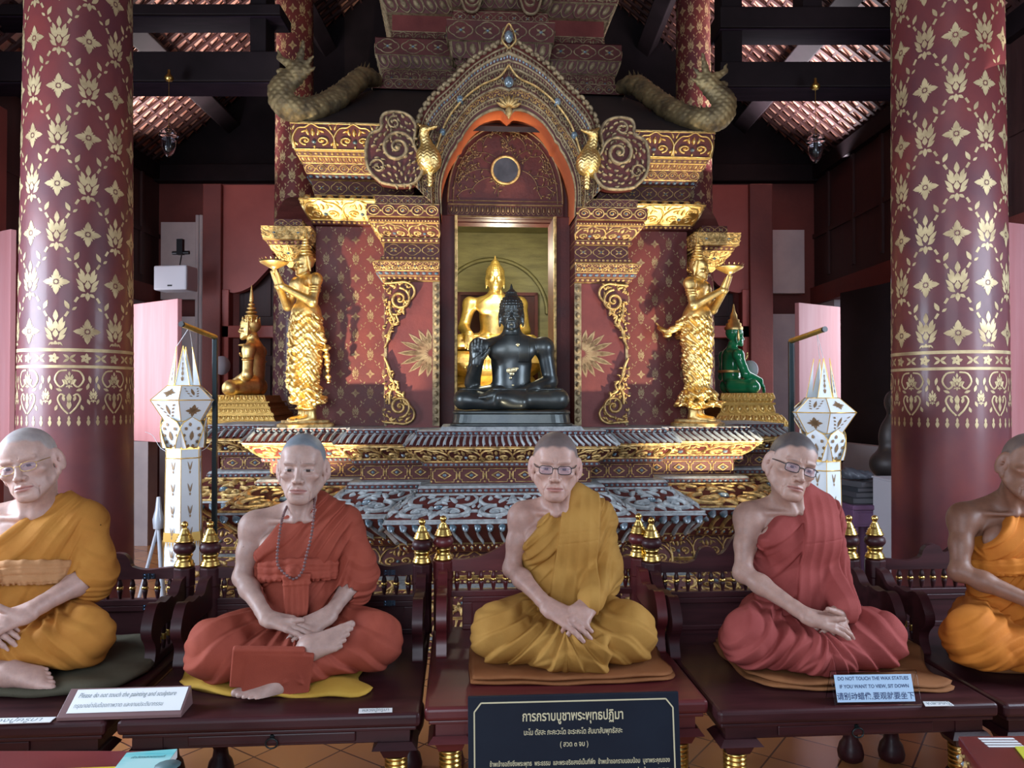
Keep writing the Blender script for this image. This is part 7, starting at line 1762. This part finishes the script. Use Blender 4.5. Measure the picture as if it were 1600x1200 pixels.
Q = [WZ(px, py, zb+.012) for px, py in ((60, 1215), (180, 1215), (186, 1196), (70, 1200))]; mb = MB(); hexa(mb, [(a, b_, zb) for a, b_, _ in Q]+[(a, b_, zb+.010) for a, b_, _ in Q]); tag(mb.build('booklet', mat('yellow_booklet_cover', (.75, .58, .04), .4)), 'thin yellow booklet half hidden under the teal one', 'book')
r = empty('offering_box', (0, 0, 0), label='dark red lacquered box with carved sides at the lower right corner', cat='box'); z = .62
Q = [WZ(px, py, z) for px, py in ((1575, 1260), (1760, 1260), (1720, 1148), (1497, 1150))]; a_, b_ = Vector(Q[3]), Vector(Q[0]); mb = MB(); DKR = mat('dark_red_box_lacquer', (.10, .012, .016), .3, 0, (.15, .02, .02), nscale=5)
def ins(k): 
    c = np.mean(np.array(Q), 0); return [c+(np.array(q)-c)*k for q in Q]
hexa(mb, [(*p[:2], z-.022) for p in ins(1)]+[(*p[:2], z) for p in ins(1)]); hexa(mb, [(*p[:2], z-.075) for p in ins(.98)]+[(*p[:2], z-.0225) for p in ins(.97)]); mb.build('lid', DKR, r, bevel=.003)
mb = MB(); A = np.array(ins(.985)[3]); B = np.array(ins(.985)[0]); 
hexa(mb, [(*p[:2], z-.3) for p in ins(.95)]+[(*p[:2], z-.0755) for p in ins(.95)], 0); strip_on(mb, 'drop', np.array([*A[:2], z-.070]), np.array([*B[:2], z-.070]), np.array([*B[:2], z-.026]), np.array([*A[:2], z-.026]), mats=None); mb.build('carved_side', [DKR, GOLD, GEM, SILV], r)
mb = MB(); hexa(mb, [(*p[:2], 0) for p in ins(.9)]+[(*p[:2], z-.301) for p in ins(.9)]); mb.build('stand', DKR, r)
for k, (px, py, w_) in enumerate(((1557, 1154, .085), (1562, 1158, .085), (1567, 1162, .085), (1572, 1166, .085))):
    c = WZ(px, py, z+.001); mb = MB(); box(mb, c[0]-w_*.5, c[0]+w_*.5, c[1]-.004, c[1]+.004, z+.0005, z+.0012); mb.build('printed_line', PAPER, r)
Q2 = [WZ(px, py, z) for px, py in ((1610, 1200), (1680, 1195), (1640, 1167), (1586, 1169))]; mb = MB(); hexa(mb, [(a, b_, z+.001) for a, b_, _ in Q2]+[(a, b_, z+.004) for a, b_, _ in Q2]); tag(mb.build('leaflet', mat('yellow_green_paper', (.55, .55, .04), .5)), 'yellow green leaflet lying on the red lacquered box', 'paper')
# ---------------------------------------------------------------- light: open front of the hall, side windows, lamps on the shrine
w = bpy.data.worlds.new('sky'); sc.world = w; w.use_nodes = True; bg = w.node_tree.nodes['Background']; bg.inputs[0].default_value = (.62, .74, 1, 1); bg.inputs[1].default_value = .55
def light(kind, loc, tgt, power, col=(1, 1, 1), size=1, size_y=None, spot=None, blend=.3, name='light'):
    d = bpy.data.lights.new(name, kind); d.energy = power; d.color = col
    if kind == 'AREA':
        d.size = size
        if size_y: d.shape = 'RECTANGLE'; d.size_y = size_y
    elif kind == 'SPOT': d.spot_size = math.radians(spot); d.spot_blend = blend; d.shadow_soft_size = size
    else: d.shadow_soft_size = size
    o = bpy.data.objects.new(name, d); COL.objects.link(o); o.location = loc; o.rotation_euler = (Vector(tgt)-Vector(loc)).to_track_quat('-Z', 'Y').to_euler(); return o
DAY = (.72, .84, 1)
light('AREA', (-1.2, -3.6, 2.6), (0, 3.5, 1.3), 160, (.80, .88, 1), 3.4, 2.6, name='front_doorway_daylight')
light('AREA', (XL+.3, 2.5, 1.9), (0, 3.3, 1.0), 170, (.72, .83, 1), 1.6, 1.4, name='left_window_daylight')
light('AREA', (XR-.2, 2.2, 1.9), (0, 3.1, 1.0), 100, (.70, .82, 1), 1.6, 1.4, name='right_window_daylight')
light('AREA', (XL+.3, 6.3, 1.8), (-2.6, 6.6, 1.6), 20, (.85, .88, 1), 1.2, 1.4, name='left_rear_window_daylight')
light('AREA', (XR-.3, 6.9, 1.8), (1.8, 6.1, 1.3), 22, (.85, .88, 1), 1.2, 1.4, name='right_rear_window_daylight')
light('AREA', (XL+.9, 7.6, 3.72), (-2.9, 7.3, 5.4), 52, (1, .93, .92), .8, 1.8, name='left_roof_fill').data.spread = 1.9  # added upward fill for the roof tiles, no clerestory opening here
light('AREA', (XR-.9, 7.6, 3.72), (2.4, 7.3, 5.4), 85, (.97, .93, 1), .8, 1.8, name='right_roof_fill').data.spread = 1.9  # added fill likewise, under the right roof slope
# spot lamps at the foot of the shrine
WARM = (1, .86, .62)
a = AW(-1.95, -1.15); t = AW(-1.25, .1); light('SPOT', (a[0], a[1], .35), (t[0], t[1], 1.75), 430, WARM, .03, spot=46, blend=.35, name='shrine_spot_lamp')
a = AW(1.95, -1.15); t = AW(1.15, .1); light('SPOT', (a[0], a[1], .35), (t[0], t[1], 1.75), 430, WARM, .03, spot=46, blend=.35, name='shrine_spot_lamp')
a = AW(-1.5, -.9); t = AW(-1.25, .2); light('SPOT', (a[0], a[1], .5), (t[0], t[1], 3.1), 60, WARM, .04, spot=50, blend=.6, name='shrine_spot_lamp')
a = AW(1.5, -.9); t = AW(1.25, .2); light('SPOT', (a[0], a[1], .5), (t[0], t[1], 3.1), 60, WARM, .04, spot=50, blend=.6, name='shrine_spot_lamp')
a = AW(-.1, .62); t = AW(0, 1.25); light('SPOT', (a[0], a[1], 1.42), (t[0], t[1], 2.3), 95, (1, .9, .66), .02, spot=70, blend=.6, name='niche_lamp')
a = AW(0, .8); light('POINT', (a[0], a[1], 2.5), (0, 5, 0), 16, (1, .92, .7), .08, name='niche_lamp')
a = AW(0, -.75); t = AW(0, 0); light('SPOT', (a[0], a[1], .9), (t[0], t[1], 3.1), 16, (1, .82, .55), .04, spot=40, blend=.8, name='arch_lamp')
light('AREA', (XL+.6, 4.0, 3.3), (-2.6, 4.2, 5.2), 8, (1, .93, .92), .8, 1.4, name='left_roof_fill').data.spread = 2.0  # added fill for the front stretch of the left roof
light('AREA', (XR-.6, 4.0, 3.3), (2.1, 4.2, 5.2), 12, (1, .93, .92), .8, 1.4, name='right_roof_fill').data.spread = 2.0  # added fill for the front stretch of the right roof
sc.view_settings.exposure = 0.35
try:
    sc.cycles.use_denoising = True; sc.cycles.max_bounces = 7; sc.cycles.diffuse_bounces = 3; sc.cycles.glossy_bounces = 3; sc.cycles.transmission_bounces = 6; sc.cycles.caustics_reflective = False; sc.cycles.caustics_refractive = False; sc.cycles.sample_clamp_indirect = 4
except Exception: pass
print('script', round(time.time()-T0, 1))
